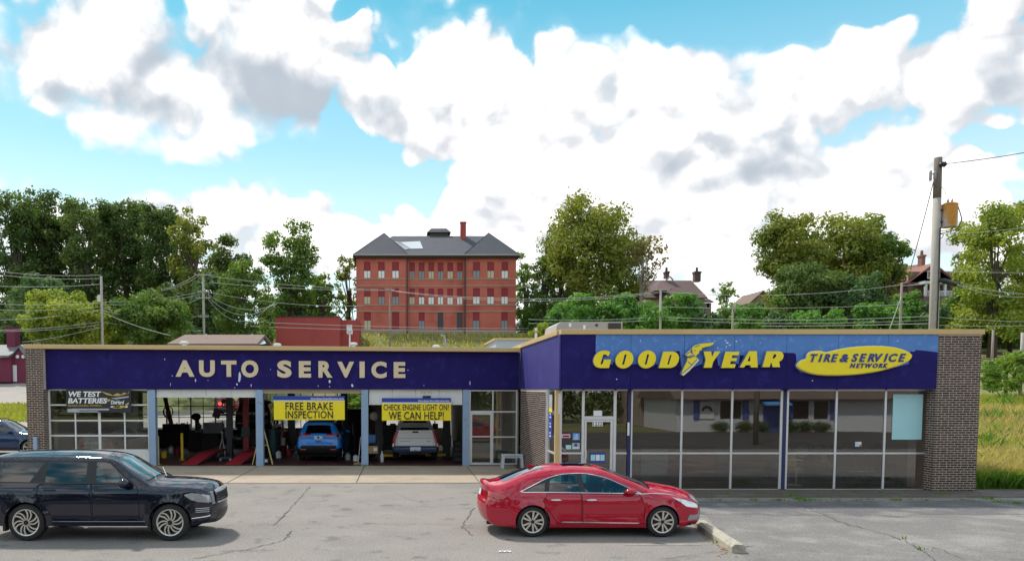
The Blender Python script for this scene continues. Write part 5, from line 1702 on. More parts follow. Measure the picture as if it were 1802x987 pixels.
lp = gp(886, 971)
mb = MB()
for k in range(5):
    x = lp[0] + (k - 2) * .05
    mb.add([(x, lp[1] - .03, .014 + .02 * (k % 2)), (x + .045, lp[1] - .02, .02), (x + .05, lp[1] + .04, .03 + .015 * (k % 2)), (x + .01, lp[1] + .03, .016)], [(0, 1, 2, 3)])
tag(mb.build('paper_scrap', MATS['litter'], fixn=False), 'crumpled white paper scrap on the asphalt behind the red sedan', 'litter')

# bench and bottle by the glazed entry
bx, by = gp(901, 824)
bn = thing('bench', 'small pale wooden bench standing by the glazed entry', 'bench', (bx, by, .018))
for k in range(3): MB().box(-.42, .42, -.21 + k * .145, -.075 + k * .145, .52, .56).build('seat_plank', MATS['bench_wood'], bn, bevel=.006)
for sx_ in (-1, 1):
    for sy in (-1, 1):
        m2 = MB(); m2.add([(sx_ * .36 + a, sy * .17 + b, z) for z, o in ((.0, .04), (.519, 0)) for a, b in ((-.045 + sx_ * o, -.03 + sy * o), (.045 + sx_ * o, -.03 + sy * o), (.045 + sx_ * o, .03 + sy * o), (-.045 + sx_ * o, .03 + sy * o))],
                          [(0, 1, 5, 4), (1, 2, 6, 5), (2, 3, 7, 6), (3, 0, 4, 7), (0, 3, 2, 1), (4, 5, 6, 7)])
        m2.build('leg', MATS['bench_wood'], bn)
MB().box(-.34, .34, -.16, -.12, .42, .515).build('apron_board', MATS['bench_wood'], bn)
bx, by = gp(925.5, 822)
bt = thing('plastic_jug', 'white plastic jug on the ground beside the bench', 'jug', (bx, by, .018))
m2 = MB(); m2.lathe([(.001, 0), (.085, 0), (.09, .03), (.09, .26), (.06, .34), (.03, .37), (.03, .40), (.001, .40)], 14); m2.build('jug_body', MATS['plastic_white'], bt, smooth=True)
m2 = MB(); m2.lathe([(.034, .392), (.034, .43), (.001, .43)], 12); m2.build('cap', MATS['plastic_blue'], bt)
bx, by = gp(918.5, 821)
bt = thing('rubbish_bin', 'slim dark bin between the bench and the jug', 'bin', (bx, by, .018))
m2 = MB(); m2.lathe([(.001, 0), (.11, 0), (.13, .5), (.118, .5), (.1, .05)], 16); m2.build('bin_body', MATS['trim_black'], bt, smooth=True)

# ------------------------------------------------------------------ inside the bays
def post(x, y, z0, z1, w_, m, parent, nm): return MB().box(x - w_ / 2, x + w_ / 2, y - w_ / 2, y + w_ / 2, z0, z1).build(nm, MATS[m], parent)


lift = thing('ramp_lift', 'red drive on lift ramps on the floor of the left open bay', 'vehicle lift', (xat(405, 32.1, 810), 32.1, .012))
for px in (333, 410):
    x = xat(px, 32.1, 818) - lift.location.x
    q = .55
    m2 = MB(); m2.prism([(-.35 + .0, .0), (1.0, .42), (1.0, .34), (-.2, -.0)], x - .28, x + .28, axis='x') if False else None
    mb = MB(); mb.add([(x - .36, 0, .012), (x + .30, 0, .012), (x + .62, 1.5, .40), (x + .0, 1.5, .40), (x - .36, .12, .0), (x + .30, .12, 0), (x + .62, 1.5, .28), (x, 1.5, .28)], [(0, 1, 2, 3), (4, 7, 6, 5), (0, 3, 7, 4), (1, 5, 6, 2), (2, 6, 7, 3), (0, 4, 5, 1)])
    mb.build('approach_ramp', MATS['lift_red'], lift)
    MB().box(x + .0, x + .62, 1.51, 6.0, .30, .40).build('runway', MATS['lift_red'], lift)
    for yy in (2.0, 5.5):
        MB().box(x + .1, x + .5, yy, yy + .3, 0, .29).build('runway_foot', MATS['steel_dark'], lift)
for px, Y in ((404, 36), (433, 36.5)):
    x = xat(px, Y, 740); o = thing('lift_column', 'dark steel lift column holding up the raised SUV, ' + ('left' if px == 404 else 'right') + ' of the pair', 'lift column', (x, Y, .012), 0, 'columns of the raised lift')
    MB().box(-.13, .13, -.14, .14, 0, 3.05).build('mast', MATS['steel_dark' if px == 404 else 'lift_red'], o)
    MB().box(-.24, .24, -.25, .25, 0, .03).build('base_plate', MATS['steel_dark'], o)
    MB().box(-.19, .19, -.2, -.141, .9, 1.4).build('carriage', MATS['steel_dark'], o)
    MB().box(-.05, .5 if px == 404 else .05, .15, 1.4, .8, .92).build('lift_arm', MATS['steel_dark'], o)
for px, Y, lb in ((513, 39, 'dark lift column left of the blue SUV'), (606, 39.5, 'dark lift column right of the blue SUV'), (667, 35.5, 'dark lift column left of the white pickup'), (786, 35.8, 'dark lift column right of the white pickup')):
    x = xat(px, Y, 740); o = thing('lift_column', lb, 'lift column', (x, Y, .012), 0, 'columns of the two post lifts')
    MB().box(-.17, .17, -.15, .15, 0, 3.06).build('mast', MATS['steel_dark'], o); MB().box(-.3, .3, -.28, .28, 0, .03).build('base_plate', MATS['steel_dark'], o)
    MB().box(-.21, .21, -.22, -.151, .5, 1.05).build('carriage', MATS['steel_dark'], o)
    ly = 'lift_yellow' if px > 620 else 'steel_dark'
    s_ = 1 if px in (513, 667) else -1
    mb = MB(); mb.box(min(.1 * s_, 1.0 * s_), max(.1 * s_, 1.0 * s_), -.9, -.72, .13, .24); mb.build('lift_arm', MATS[ly], o)
    mb = MB(); mb.box(min(.1 * s_, 1.0 * s_), max(.1 * s_, 1.0 * s_), .72, .9, .13, .24); mb.build('lift_arm', MATS[ly], o)

wbn = thing('workbench', 'long dark workbench along the rear windows of the left open bay', 'workbench', (xat(345, 42, 760), 42.6, .012))
MB().box(-3.3, 2.6, -.4, .5, .9, .97).build('bench_top', MATS['steel_dark'], wbn)
for k in range(4): MB().box(-3.25 + k * 1.47, -1.82 + k * 1.47, -.38, .48, .06, .89).build('cabinet', MATS['shop_dark'], wbn)
bz = .985


def prop(name, label, cat, px, py, Y, z=None, group=None):
    x = xat(px, Y, py)
    return thing(name, label, cat, (x, Y, .012 if z is None else z), 0, group)


random.seed(21)
for px, nm, lb, m in ((300, 'tool_box', 'dark tool box on the left end of the workbench', 'shop_dark'), (322, 'tool_box', 'low dark case on the workbench next to the leaning board', 'steel_dark'), (372, 'machine', 'dark bench machine under the hanging square', 'shop_dark')):
    o = prop(nm, lb, 'tool box', px, 745, 42.6, bz)
    MB().box(-.4, .4, -.2, .2, 0, .28).build('box', MATS[m], o, bevel=.02); MB().box(-.12, .12, -.03, .03, .281, .33).build('handle', MATS['steel'], o)
o = prop('tire_changer', 'dark tire changing machine with an upright head beside the workbench', 'machine', 345, 780, 40.5)
MB().box(-.35, .35, -.35, .35, 0, .95).build('cabinet', MATS['shop_dark'], o, bevel=.03); m2 = MB(); m2.lathe([(.001, .97), (.3, .97), (.3, 1.02), (.001, 1.02)], 18); m2.build('turntable', MATS['steel_dark'], o)
MB().box(-.1, .1, .2, .36, .951, 1.75).build('mast', MATS['steel_dark'], o); m2 = MB(); m2.ball((0, .1, 1.72), (.26, .2, .2), 12, 8); m2.build('head', MATS['rubber'], o, smooth='all')
o = prop('wheel_balancer', 'dark wheel balancer with a grey hood in the left open bay', 'machine', 372, 780, 39.5)
MB().box(-.45, .45, -.3, .3, 0, .9).build('cabinet', MATS['shop_dark'], o, bevel=.03); MB().box(-.5, .5, .31, .36, .9, 1.45).build('hood', MATS['alu_dark'], o); m2 = MB(); m2.tube([(-.5, -.05, 1.0), (-.8, -.05, 1.0)], .05, 10); m2.build('shaft', MATS['steel'], o)
o = prop('leaning_board', 'reddish brown board leaning against the rear window frame', 'board', 298, 740, 43.4, bz)
m2 = MB(); m2.add([(-.35, 0, 1.75), (-.12, 0, 1.75), (.28, 0, 0), (.02, 0, 0), (-.35, .05, 1.75), (-.12, .05, 1.75), (.28, .05, 0), (.02, .05, 0)], [(0, 1, 2, 3), (4, 7, 6, 5), (0, 4, 5, 1), (2, 6, 7, 3), (1, 5, 6, 2), (0, 3, 7, 4)]); m2.build('plank', mat('board_brown', (.24, .08, .05), .7), o)
for px, Y, m, lb in ((277.5, 32.3, 'ladder_yellow', 'yellow bollard just inside the left jamb of the left open bay'), (320.5, 34.4, 'lift_yellow', 'yellow bollard standing on the floor left of the red ramps')):
    o = prop('bollard', lb, 'bollard', px, 800, Y, None, 'yellow bollards in the bays')
    m2 = MB(); m2.lathe([(.001, 0), (.065, 0), (.065, 1.18), (.05, 1.22), (.001, 1.22)], 12); m2.build('pipe', MATS[m], o, smooth=True); MB().box(-.12, .12, -.12, .12, 0, .015).build('base_plate', MATS[m], o)
o = prop('floor_jack', 'dark low trolley jack with a bright handle between the red ramps', 'jack', 398, 805, 34.2)
MB().box(-.3, .3, -.16, .16, .05, .17).build('chassis', MATS['steel_dark'], o, bevel=.02); m2 = MB(); m2.tube([(.25, 0, .15), (.1, -.5, .62)], .018, 6); m2.build('handle', MATS['steel'], o)
for sx_ in (-1, 1):
    for sy in (-1, 1): m2 = MB(); m2.lathe([(.001, sy * .18), (.055, sy * .18), (.055, sy * .15)], 10, axis='y', c=(sx_ * .22, 0, .055)); m2.build('wheel', MATS['steel'], o)
o = prop('tool_stand', 'light grey splayed stand left of the lift column', 'stand', 391, 790, 36)
for dx, tx in ((-.18, .06), (.18, -.02), (0, .02)): m2 = MB(); m2.tube([(dx, -.15 if dx else .15, 0), (tx, 0, 1.15)], .035, 6); m2.build('leg', MATS['steel'], o)
m2 = MB(); m2.lathe([(.001, 1.13), (.1, 1.13), (.1, 1.2), (.001, 1.2)], 10); m2.build('head', MATS['steel'], o)
o = prop('hanging_reel', 'dark square hose reel hanging before the rear windows', 'hose reel', 382, 728, 38, 2.0)
m2 = MB(); m2.box(-.17, .17, -.1, .1, -.22, .2, mtx=Matrix.Rotation(.4, 4, 'Y')); m2.build('reel_box', mat('reel_plum', (.10, .05, .12), .5), o); m2 = MB(); m2.tube([(0, 0, .2), (0, 0, 1.1)], .02, 6); m2.build('hanger', MATS['steel_dark'], o)
o = prop('stop_lamp', 'small red signal lamp hanging over the left open bay', 'lamp', 387, 710, 37, zat(710, 37))
m2 = MB(); m2.ball((0, 0, 0), .085, 12, 8); m2.build('lens', MATS['red_light'], o, smooth='all'); MB().box(-.09, .09, .06, .2, -.09, .09).build('housing', MATS['steel_dark'], o)
# A-frame stand at the second post
o = prop('folding_stand', 'yellow A frame stand straddling the post between the open bays', 'stand', 462, 815, 32.35)
for s_ in (-1, 1):
    m2 = MB(); m2.tube([(s_ * .42, -.02, 0), (.04 * s_, .0, 1.62)], .022, 6); m2.build('leg', MATS['ladder_yellow'], o)
    m2 = MB(); m2.tube([(s_ * .36, .45, 0), (.03 * s_, .04, 1.6)], .022, 6); m2.build('leg', MATS['ladder_yellow'], o)
m2 = MB(); m2.tube([(-.2, 0, .82), (.2, 0, .82)], .016, 6); m2.build('spreader', MATS['ladder_yellow'], o)
o = prop('battery_charger', 'small black charger box on the floor under the yellow stand', 'charger', 468.5, 812, 32.5)
MB().box(-.14, .14, -.14, .14, 0, .28).build('case', MATS['trim_black'], o, bevel=.02); MB().box(-.08, .08, -.145, -.141, .1, .22).build('dial', MATS['plastic_white'], o)
for px, Y, lb, m, h, r_ in ((482, 37, 'teal oil drum left of the blue SUV', 'plastic_teal', 1.25, .24), (498, 38.5, 'dark red drum beside the white bucket', 'paint_maroon', 1.1, .2), (603, 37, 'dark oil tank right of the blue SUV', 'plastic_teal', 1.4, .34)):
    o = prop('oil_drum', lb, 'drum', px, 790, Y, None, 'oil drums in the middle bay')
    m2 = MB(); m2.lathe([(.001, 0), (r_, 0), (r_, h * .33), (r_ + .012, h * .34), (r_, h * .35), (r_, h * .66), (r_ + .012, h * .67), (r_, h * .68), (r_, h), (.001, h)], 20); m2.build('barrel', MATS[m], o, smooth=True)
    m2 = MB(); m2.tube([(0, 0, h), (0, 0, h + .35), (.12, 0, h + .4)], .025, 6); m2.build('pump', MATS['steel'], o)
o = prop('bucket', 'white plastic bucket hanging in front of the dark red drum', 'bucket', 498, 790, 37.6, .45)
m2 = MB(); m2.lathe([(.001, 0), (.125, 0), (.15, .34), (.155, .34), (.155, .36), (.14, .36), (.12, .02)], 18); m2.build('pail', MATS['plastic_white'], o, smooth=True)
m2 = MB(); m2.tube([(-.15, 0, .35), (-.1, 0, .48), (0, 0, .53), (.1, 0, .48), (.15, 0, .35)], .008, 5); m2.build('handle', MATS['steel'], o)
o = prop('shelf_unit', 'grey steel shelving with parts behind the folding stand', 'shelf', 475, 750, 41.5)
for k in range(4): MB().box(-.7, .7, -.25, .25, .4 + k * .55, .43 + k * .55).build('shelf_board', MATS['steel_dark'], o)
for sx_ in (-1, 1): MB().box(sx_ * .7 - .025, sx_ * .7 + .025, -.25, .25, 0, 2.2).build('upright', MATS['steel_dark'], o)
for k, (dx, z, w_, h, m, lb) in enumerate(((-.4, .44, .35, .3, 'cardboard', 'cardboard parts box on the bottom board of the grey shelving'), (.2, .99, .4, .28, 'alu_dark', 'grey parts box on the second board of the grey shelving'), (-.3, 1.54, .45, .3, 'plastic_white', 'white parts box on the third board of the grey shelving'), (.35, 1.54, .3, .35, 'shop_dark', 'dark parts box on the third board of the grey shelving'))):
    o2 = thing('parts_box', lb, 'box', (o.location.x + dx, 41.5, z + .012), 0, 'parts boxes on the grey shelving')
    MB().box(-w_ / 2, w_ / 2, -.2, .2, 0, h).build('carton', MATS[m], o2); MB().box(-w_ / 2 + .02, w_ / 2 - .02, -.205, -.2005, h * .4, h * .55).build('tape', MATS['print_grey'], o2)
# dark partition right of the blue SUV, engine hoist clutter
o = prop('dark_screen', 'tall dark sheet screen right of the blue SUV', 'screen', 621, 770, 41)
MB().box(-.85, .85, 0, .06, 0, 2.1).build('sheet', MATS['shop_dark'], o); MB().box(-.87, .87, -.01, .07, 2.101, 2.14).build('top_rail', MATS['steel'], o)
o = prop('engine_hoist', 'dark engine hoist with steel legs right of the blue SUV', 'hoist', 622, 800, 36)
for s_ in (-1, 1): m2 = MB(); m2.tube([(s_ * .35, -.6, .06), (s_ * .25, .5, .06)], .04, 6); m2.build('leg', MATS['steel'], o)
m2 = MB(); m2.tube([(0, .5, .06), (0, .4, 1.45)], .06, 8); m2.build('mast', MATS['steel_dark'], o); m2 = MB(); m2.tube([(0, .4, 1.4), (0, -.6, 1.6)], .05, 8); m2.build('boom', MATS['steel_dark'], o); m2 = MB(); m2.tube([(0, -.55, 1.58), (0, -.55, 1.1)], .02, 5); m2.build('chain', MATS['steel'], o)
o = prop('broom', 'push broom leaning against the third blue post', 'broom', 633, 810, 32.5)
m2 = MB(); m2.tube([(-.06, -.1, .03), (.04, .1, 1.15)], .016, 6); m2.build('handle', MATS['bench_wood'], o); MB().box(-.24, .12, -.16, -.06, 0, .07).build('head', MATS['cardboard'], o)
# tool cart with jug and carton
o = prop('tool_cart', 'dark tool cart standing just inside the right open bay', 'cart', 655.5, 800, 33.6)
for z in (.35, .8): MB().box(-.3, .3, -.22, .22, z, z + .04).build('tray', MATS['steel_dark'], o)
for sx_ in (-1, 1):
    for sy in (-1, 1):
        MB().box(sx_ * .29 - .015, sx_ * .29 + .015, sy * .21 - .015, sy * .21 + .015, .08, 1.0).build('upright', MATS['steel_dark'], o)
        m2 = MB(); m2.lathe([(.001, -.015), (.045, -.015), (.045, .015), (.001, .015)], 10, axis='y', c=(sx_ * .27, sy * .2, .046)); m2.build('caster', MATS['rubber'], o)
cx = o.location.x
o2 = thing('carton', 'cardboard carton with a white label on the lower tray of the tool cart', 'carton', (cx + .02, 33.5, .405)); MB().box(-.24, .22, -.2, .2, 0, .32).build('box', MATS['cardboard'], o2); MB().box(.04, .2, -.206, -.201, .1, .24).build('label', MATS['print_white'], o2)
o2 = thing('fluid_jug', 'blue fluid jug on the top tray of the tool cart', 'jug', (cx - .05, 33.55, .855)); MB().box(-.2, .2, -.15, .15, 0, .36).build('body', MATS['plastic_blue'], o2, bevel=.04); m2 = MB(); m2.lathe([(.04, .361), (.04, .42), (.001, .42)], 10, c=(-.1, 0, 0)); m2.build('cap', MATS['trim_black'], o2)
o2 = thing('work_lamp', 'pale round work lamp above the tool cart', 'lamp', (cx + .05, 34, 2.0)); m2 = MB(); m2.ball((0, 0, 0), (.2, .12, .2), 12, 8); m2.build('shade', MATS['pole_grey'], o2, smooth='all'); m2 = MB(); m2.tube([(0, .05, .15), (.0, .05, 1.05)], .02, 6); m2.build('arm', MATS['steel_dark'], o2)
o2 = thing('wash_bottle', 'white bottle hanging low on the right side of the tool cart', 'bottle', (cx + .42, 33.5, .012)); m2 = MB(); m2.lathe([(.001, 0), (.07, 0), (.08, .3), (.03, .42), (.03, .5), (.001, .5)], 12); m2.build('body', MATS['plastic_white'], o2, smooth=True); m2 = MB(); m2.lathe([(.034, .485), (.034, .52), (.001, .52)], 10); m2.build('cap', MATS['trim_black'], o2)


def tire(label, x, y, z, group, r=.34, flat_=False):
    o = thing('tire', label, 'tire', (x, y, z), 0, group)
    ax = 'z' if flat_ else 'y'
    c = (0, 0, .115) if flat_ else (0, 0, r)
    m2 = MB(); m2.lathe([(r * .6, -.10), (r * .68, -.115), (r * .9, -.11), (r, -.07), (r, .07), (r * .9, .11), (r * .68, .115), (r * .6, .10), (r * .6, -.10)], 26, axis=ax, c=c); m2.build('tread', MATS['rubber'], o, smooth=True)
    return o


for k in range(4): tire(('bottom', 'second', 'third', 'top')[k] + ' tire of the dark stack at the right jamb of the right open bay', xat(811, 33.4, 790), 33.6, .012 + .232 * k, 'tires stacked in the right open bay', flat_=True)
o = prop('tool_chest', 'tall dark roll cabinet behind the white pickup on its left', 'cabinet', 682, 780, 39)
MB().box(-.5, .5, -.3, .3, .1, 1.35).build('cabinet', MATS['shop_dark'], o)
for k in range(5): MB().box(-.46, .46, -.32, -.301, .16 + k * .235, .36 + k * .235).build('drawer', MATS['steel_dark'], o)

random.seed(33)
CL = [(312, 43.0, .985, 'spray_can', 'grey canister on the workbench left of the bench machine', 'steel', 'can', .09, .32), (330, 43.0, .985, 'spray_can', 'white canister on the workbench beside the low case', 'plastic_white', 'can', .10, .36),
      (352, 42.9, .985, 'spray_can', 'pale blue canister on the workbench near the bench machine', 'siding_blue', 'can', .10, .30), (392, 42.9, .985, 'spray_can', 'white canister at the right end of the workbench', 'plastic_white', 'can', .12, .42),
      (288, 35.5, .012, 'oil_jug', 'yellow oil jug on the floor by the left jamb', 'lift_yellow', 'jug', .14, .36), (300, 38, .012, 'oil_jug', 'grey oil jug on the floor in front of the workbench', 'alu', 'jug', .15, .4),
      (312, 37, .012, 'oil_jug', 'dark red oil jug on the floor left of the yellow bollard', 'paint_maroon', 'jug', .16, .42), (490, 35.5, .012, 'oil_jug', 'white oil jug on the floor left of the blue SUV', 'plastic_white', 'jug', .13, .36),
      (509, 36.5, .012, 'oil_jug', 'red oil jug beside the dark lift column left of the blue SUV', 'lift_red', 'jug', .14, .4), (612, 34.5, .012, 'oil_jug', 'pale oil jug on the floor right of the blue SUV', 'print_grey', 'jug', .13, .34),
      (626, 34, .012, 'oil_jug', 'white oil jug on the floor beside the broom', 'plastic_white', 'jug', .12, .3), (801, 36, .012, 'oil_jug', 'pale oil jug on the floor right of the white pickup', 'print_grey', 'jug', .15, .4)]
for px, Y, z, nm, lb, m, cat_, r_, h_ in CL:
    o = thing(nm, lb, cat_, (xat(px, Y, 780), Y, z))
    m2 = MB(); m2.lathe([(.001, 0), (r_, 0), (r_, h_ * .72), (r_ * .5, h_ * .86), (r_ * .32, h_ * .88), (r_ * .32, h_), (.001, h_)], 14); m2.build('body', MATS[m], o, smooth=True)
    m2 = MB(); m2.lathe([(r_ * .36, h_ * .93), (r_ * .36, h_ + .02), (.001, h_ + .02)], 10); m2.build('cap', MATS['trim_black'], o)
for px, Y, z, lb, m in ((296, 43.5, 1.9, 'black hose loop hanging at the left rear windows', 'rubber'), (476, 40.8, 2.1, 'orange air hose loop hanging before the grey shelving', 'cardboard'), (590, 42.5, 2.0, 'black hose loop hanging behind the blue SUV', 'rubber'), (660, 40, 2.3, 'black hose loop hanging above the tool cart', 'rubber')):
    o = thing('hose', lb, 'hose', (xat(px, Y, 740), Y, z))
    for k in range(3):
        m2 = MB(); m2.tube([(.28 * math.cos(a) * (1 - .06 * k), .03 * k, .34 * math.sin(a)) for a in frange(0, 2 * PI, 18)], .025, 6, cap=False); m2.build('coil', MATS[m], o, smooth='all')
    m2 = MB(); m2.tube([(0, 0, .34), (0, 0, 3.1 - z)], .012, 5); m2.build('cord', MATS['steel_dark'], o)
for px, Y, lb in ((545, 43.4, 'pale paper notice on the rear window behind the blue SUV'), (556, 43.4, 'second paper notice on the rear window behind the blue SUV')):
    o = thing('notice', lb, 'notice', (xat(px, Y, 750), 43.84, 1.3), 0); MB().box(-.14, .14, -.012, -.004, 0, .4).build('sheet', MATS['print_white'], o)

# ------------------------------------------------------------------ inside the showroom
sr = prop('display_rack', 'low dark rack of display tires behind the right hand windows', 'rack', 1470, 800, 27.6, .032)
MB().box(-2.4, 2.4, -.25, .25, 0, .55).build('rack_shelf', MATS['shop_dark'], sr)
for px, r_ in ((1408, .40), (1436, .36), (1462, .33), (1487, .36), (1548, .36)): 
    lb = {1408: 'largest display tire at the left end of the rack', 1436: 'second display tire from the left on the rack', 1462: 'small display tire beside the gold box', 1487: 'display tire under the small window card', 1548: 'display tire at the right end below the cyan poster'}[px]
    t_ = tire(lb, xat(px, 27.6, 780), 27.5, .585, 'display tires on the showroom rack', r_)
    m2 = MB(); m2.lathe([(.001, -.05), (r_ * .56, -.06), (r_ * .58, -.10)], 20, axis='y', c=(0, 0, r_)); m2.build('rim', MATS['steel'], t_, smooth=True)
o = prop('box', 'gold tire display box between two display tires', 'box', 1456, 780, 27.3, .585); MB().box(-.16, .16, -.1, .1, 0, .36).build('carton', MATS['chair_yellow'], o); MB().box(-.1, .1, -.104, -.1005, .1, .2).build('label', MATS['print_white'], o)
ych = prop('chair', 'yellow moulded chair behind the window post', 'chair', 1394, 850, 26.0, .032)
m2 = MB(); m2.box(-.25, .25, -.25, .25, .45, .485); m2.build('seat', MATS['chair_yellow'], ych, bevel=.015)
m2 = MB(); m2.box(-.25, .25, .22, .26, .50, .95); m2.build('backrest', MATS['chair_yellow'], ych, bevel=.015)
for sx_ in (-1, 1):
    for sy in (-1, 1): m2 = MB(); m2.tube([(sx_ * .22, sy * .22, .45), (sx_ * .24, sy * .24, 0)], .016, 6); m2.build('leg', MATS['steel'], ych)
tb = prop('side_table', 'small grey side table in front of the yellow chair', 'table', 1392, 850, 25.2, .032)
MB().box(-.3, .3, -.2, .2, .82, .85).build('table_top', MATS['alu'], tb); MB().box(.14, .18, -.02, .02, .04, .82).build('leg', MATS['alu'], tb); MB().box(-.26, .26, -.18, .18, 0, .04).build('foot', MATS['alu'], tb)
for px, lb in ((1490, 'dark padded armchair behind the coffee table, left of two'), (1542, 'dark padded armchair behind the coffee table, right of two')):
    ch_ = prop('armchair', lb, 'armchair', px, 850, 26.6, .032, 'dark armchairs in the waiting area')
    MB().box(-.42, .42, -.35, .3, .22, .46).build('seat', MATS['chair_dark'], ch_, bevel=.04)
    m2 = MB(); m2.add([(-.44, .2, .461), (.44, .2, .461), (.40, .5, 1.02), (-.40, .5, 1.02), (-.44, .36, .461), (.44, .36, .461), (.40, .62, 1.0), (-.40, .62, 1.0)], [(0, 1, 2, 3), (4, 7, 6, 5), (0, 4, 5, 1), (2, 6, 7, 3), (0, 3, 7, 4), (1, 5, 6, 2)]); m2.build('backrest', MATS['chair_dark'], ch_, bevel=.03)
    for sx_ in (-1, 1):
        for sy in (-.3, .25): m2 = MB(); m2.tube([(sx_ * .36, sy, .22), (sx_ * .38, sy, 0)], .02, 6); m2.build('leg', MATS['steel_dark'], ch_)
ct = prop('coffee_table', 'low coffee table with magazines in the waiting area', 'table', 1510, 850, 25.5, .032)
MB().box(-.55, .55, -.25, .25, .40, .43).build('table_top', MATS['shop_dark'], ct)
for sx_ in (-1, 1):
    for sy in (-1, 1): MB().box(sx_ * .5 - .02, sx_ * .5 + .02, sy * .2 - .02, sy * .2 + .02, 0, .399).build('leg', MATS['steel_dark'], ct)
for k, dx in enumerate((-.3, .05, .34)):
    o2 = thing('magazine', ('pale magazine on the left of the coffee table', 'teal magazine in the middle of the coffee table', 'white magazine on the right of the coffee table')[k], 'magazine', (ct.location.x + dx, 25.45, .464), .3 * k)
    MB().box(-.12, .12, -.15, .15, 0, .008).build('cover', MATS[('print_grey', 'poster_cyan', 'print_white')[k]], o2)
cn = prop('counter', 'service counter with pale front panel behind the left shop windows', 'counter', 1180, 840, 28.5, .032)
MB().box(-2.2, 1.6, -.3, .4, 1.0, 1.06).build('counter_top', MATS['shop_dark'], cn)
for a, b, m in ((-2.15, -1.2, 'showroom_wall'), (-1.2 + .01, -.2, 'siding_blue'), (-.19, .5, 'paint_maroon'), (.51, 1.55, 'board_brown')): MB().box(a, b, -.26, .36, 0, .99).build('front_panel', MATS[m], cn)
dp = prop('display_sign', 'dark wall display with gold lettering behind the cyan poster', 'display', 1566, 735, 32.4, 1.4)
MB().box(-.8, .8, 0, .06, 0, 1.6).build('panel', MATS['sign_dark'], dp)
# ------------------------------------------------------------------ vegetation
def leaf_mesh(name, P, N, size, m, tone, parent=None):
    """many small leaf faces: P centres, N facing directions, size half-lengths"""
    n = len(P)
    N = N / (np.linalg.norm(N, axis=1, keepdims=True) + 1e-9)
    r = rng.normal(size=(n, 3))
    A = np.cross(N, r); A /= (np.linalg.norm(A, axis=1, keepdims=True) + 1e-9)
    B = np.cross(N, A)
    s = np.asarray(size).reshape(-1, 1) * np.ones((n, 1))
    V = np.empty((n, 4, 3))
    V[:, 0] = P - A * s; V[:, 1] = P - B * s * .62 + N * s * .12; V[:, 2] = P + A * s; V[:, 3] = P + B * s * .62 + N * s * .12
    me = bpy.data.meshes.new(name)
    me.vertices.add(n * 4); me.vertices.foreach_set('co', V.reshape(-1))
    me.loops.add(n * 4); me.loops.foreach_set('vertex_index', np.arange(n * 4, dtype=np.int32))
    me.polygons.add(n); me.polygons.foreach_set('loop_start', np.arange(0, n * 4, 4, dtype=np.int32))
    try: me.polygons.foreach_set('loop_total', np.full(n, 4, dtype=np.int32))
    except Exception: pass
    at_ = me.attributes.new('tone', 'FLOAT', 'FACE'); at_.data.foreach_set('value', np.asarray(tone, dtype=np.float32))
    me.materials.append(m)
    me.update(calc_edges=True)
    o = bpy.data.objects.new(name, me); COL.objects.link(o)
    if parent is not None: o.parent = parent
    return o


def crown_points(clumps, per):
    C = np.array([c[:3] for c in clumps]); Rr = np.array([c[3] for c in clumps]); T = np.array([c[4] for c in clumps])
    w_ = Rr ** 2; w_ = w_ / w_.sum()
    idx = rng.choice(len(clumps), size=per, p=w_)
    d = rng.normal(size=(per, 3)); d /= np.linalg.norm(d, axis=1, keepdims=True)
    u = rng.random(per) ** .45
    P = C[idx] + d * (Rr[idx] * u)[:, None] * np.array((1.12, 1.12, .85))
    N = d * 1.0 + np.array((0, 0, .35)) + rng.normal(size=(per, 3)) * .55
    tone = np.clip(T[idx] + rng.normal(size=per) * .18, 0, 1)
    return P, N, tone


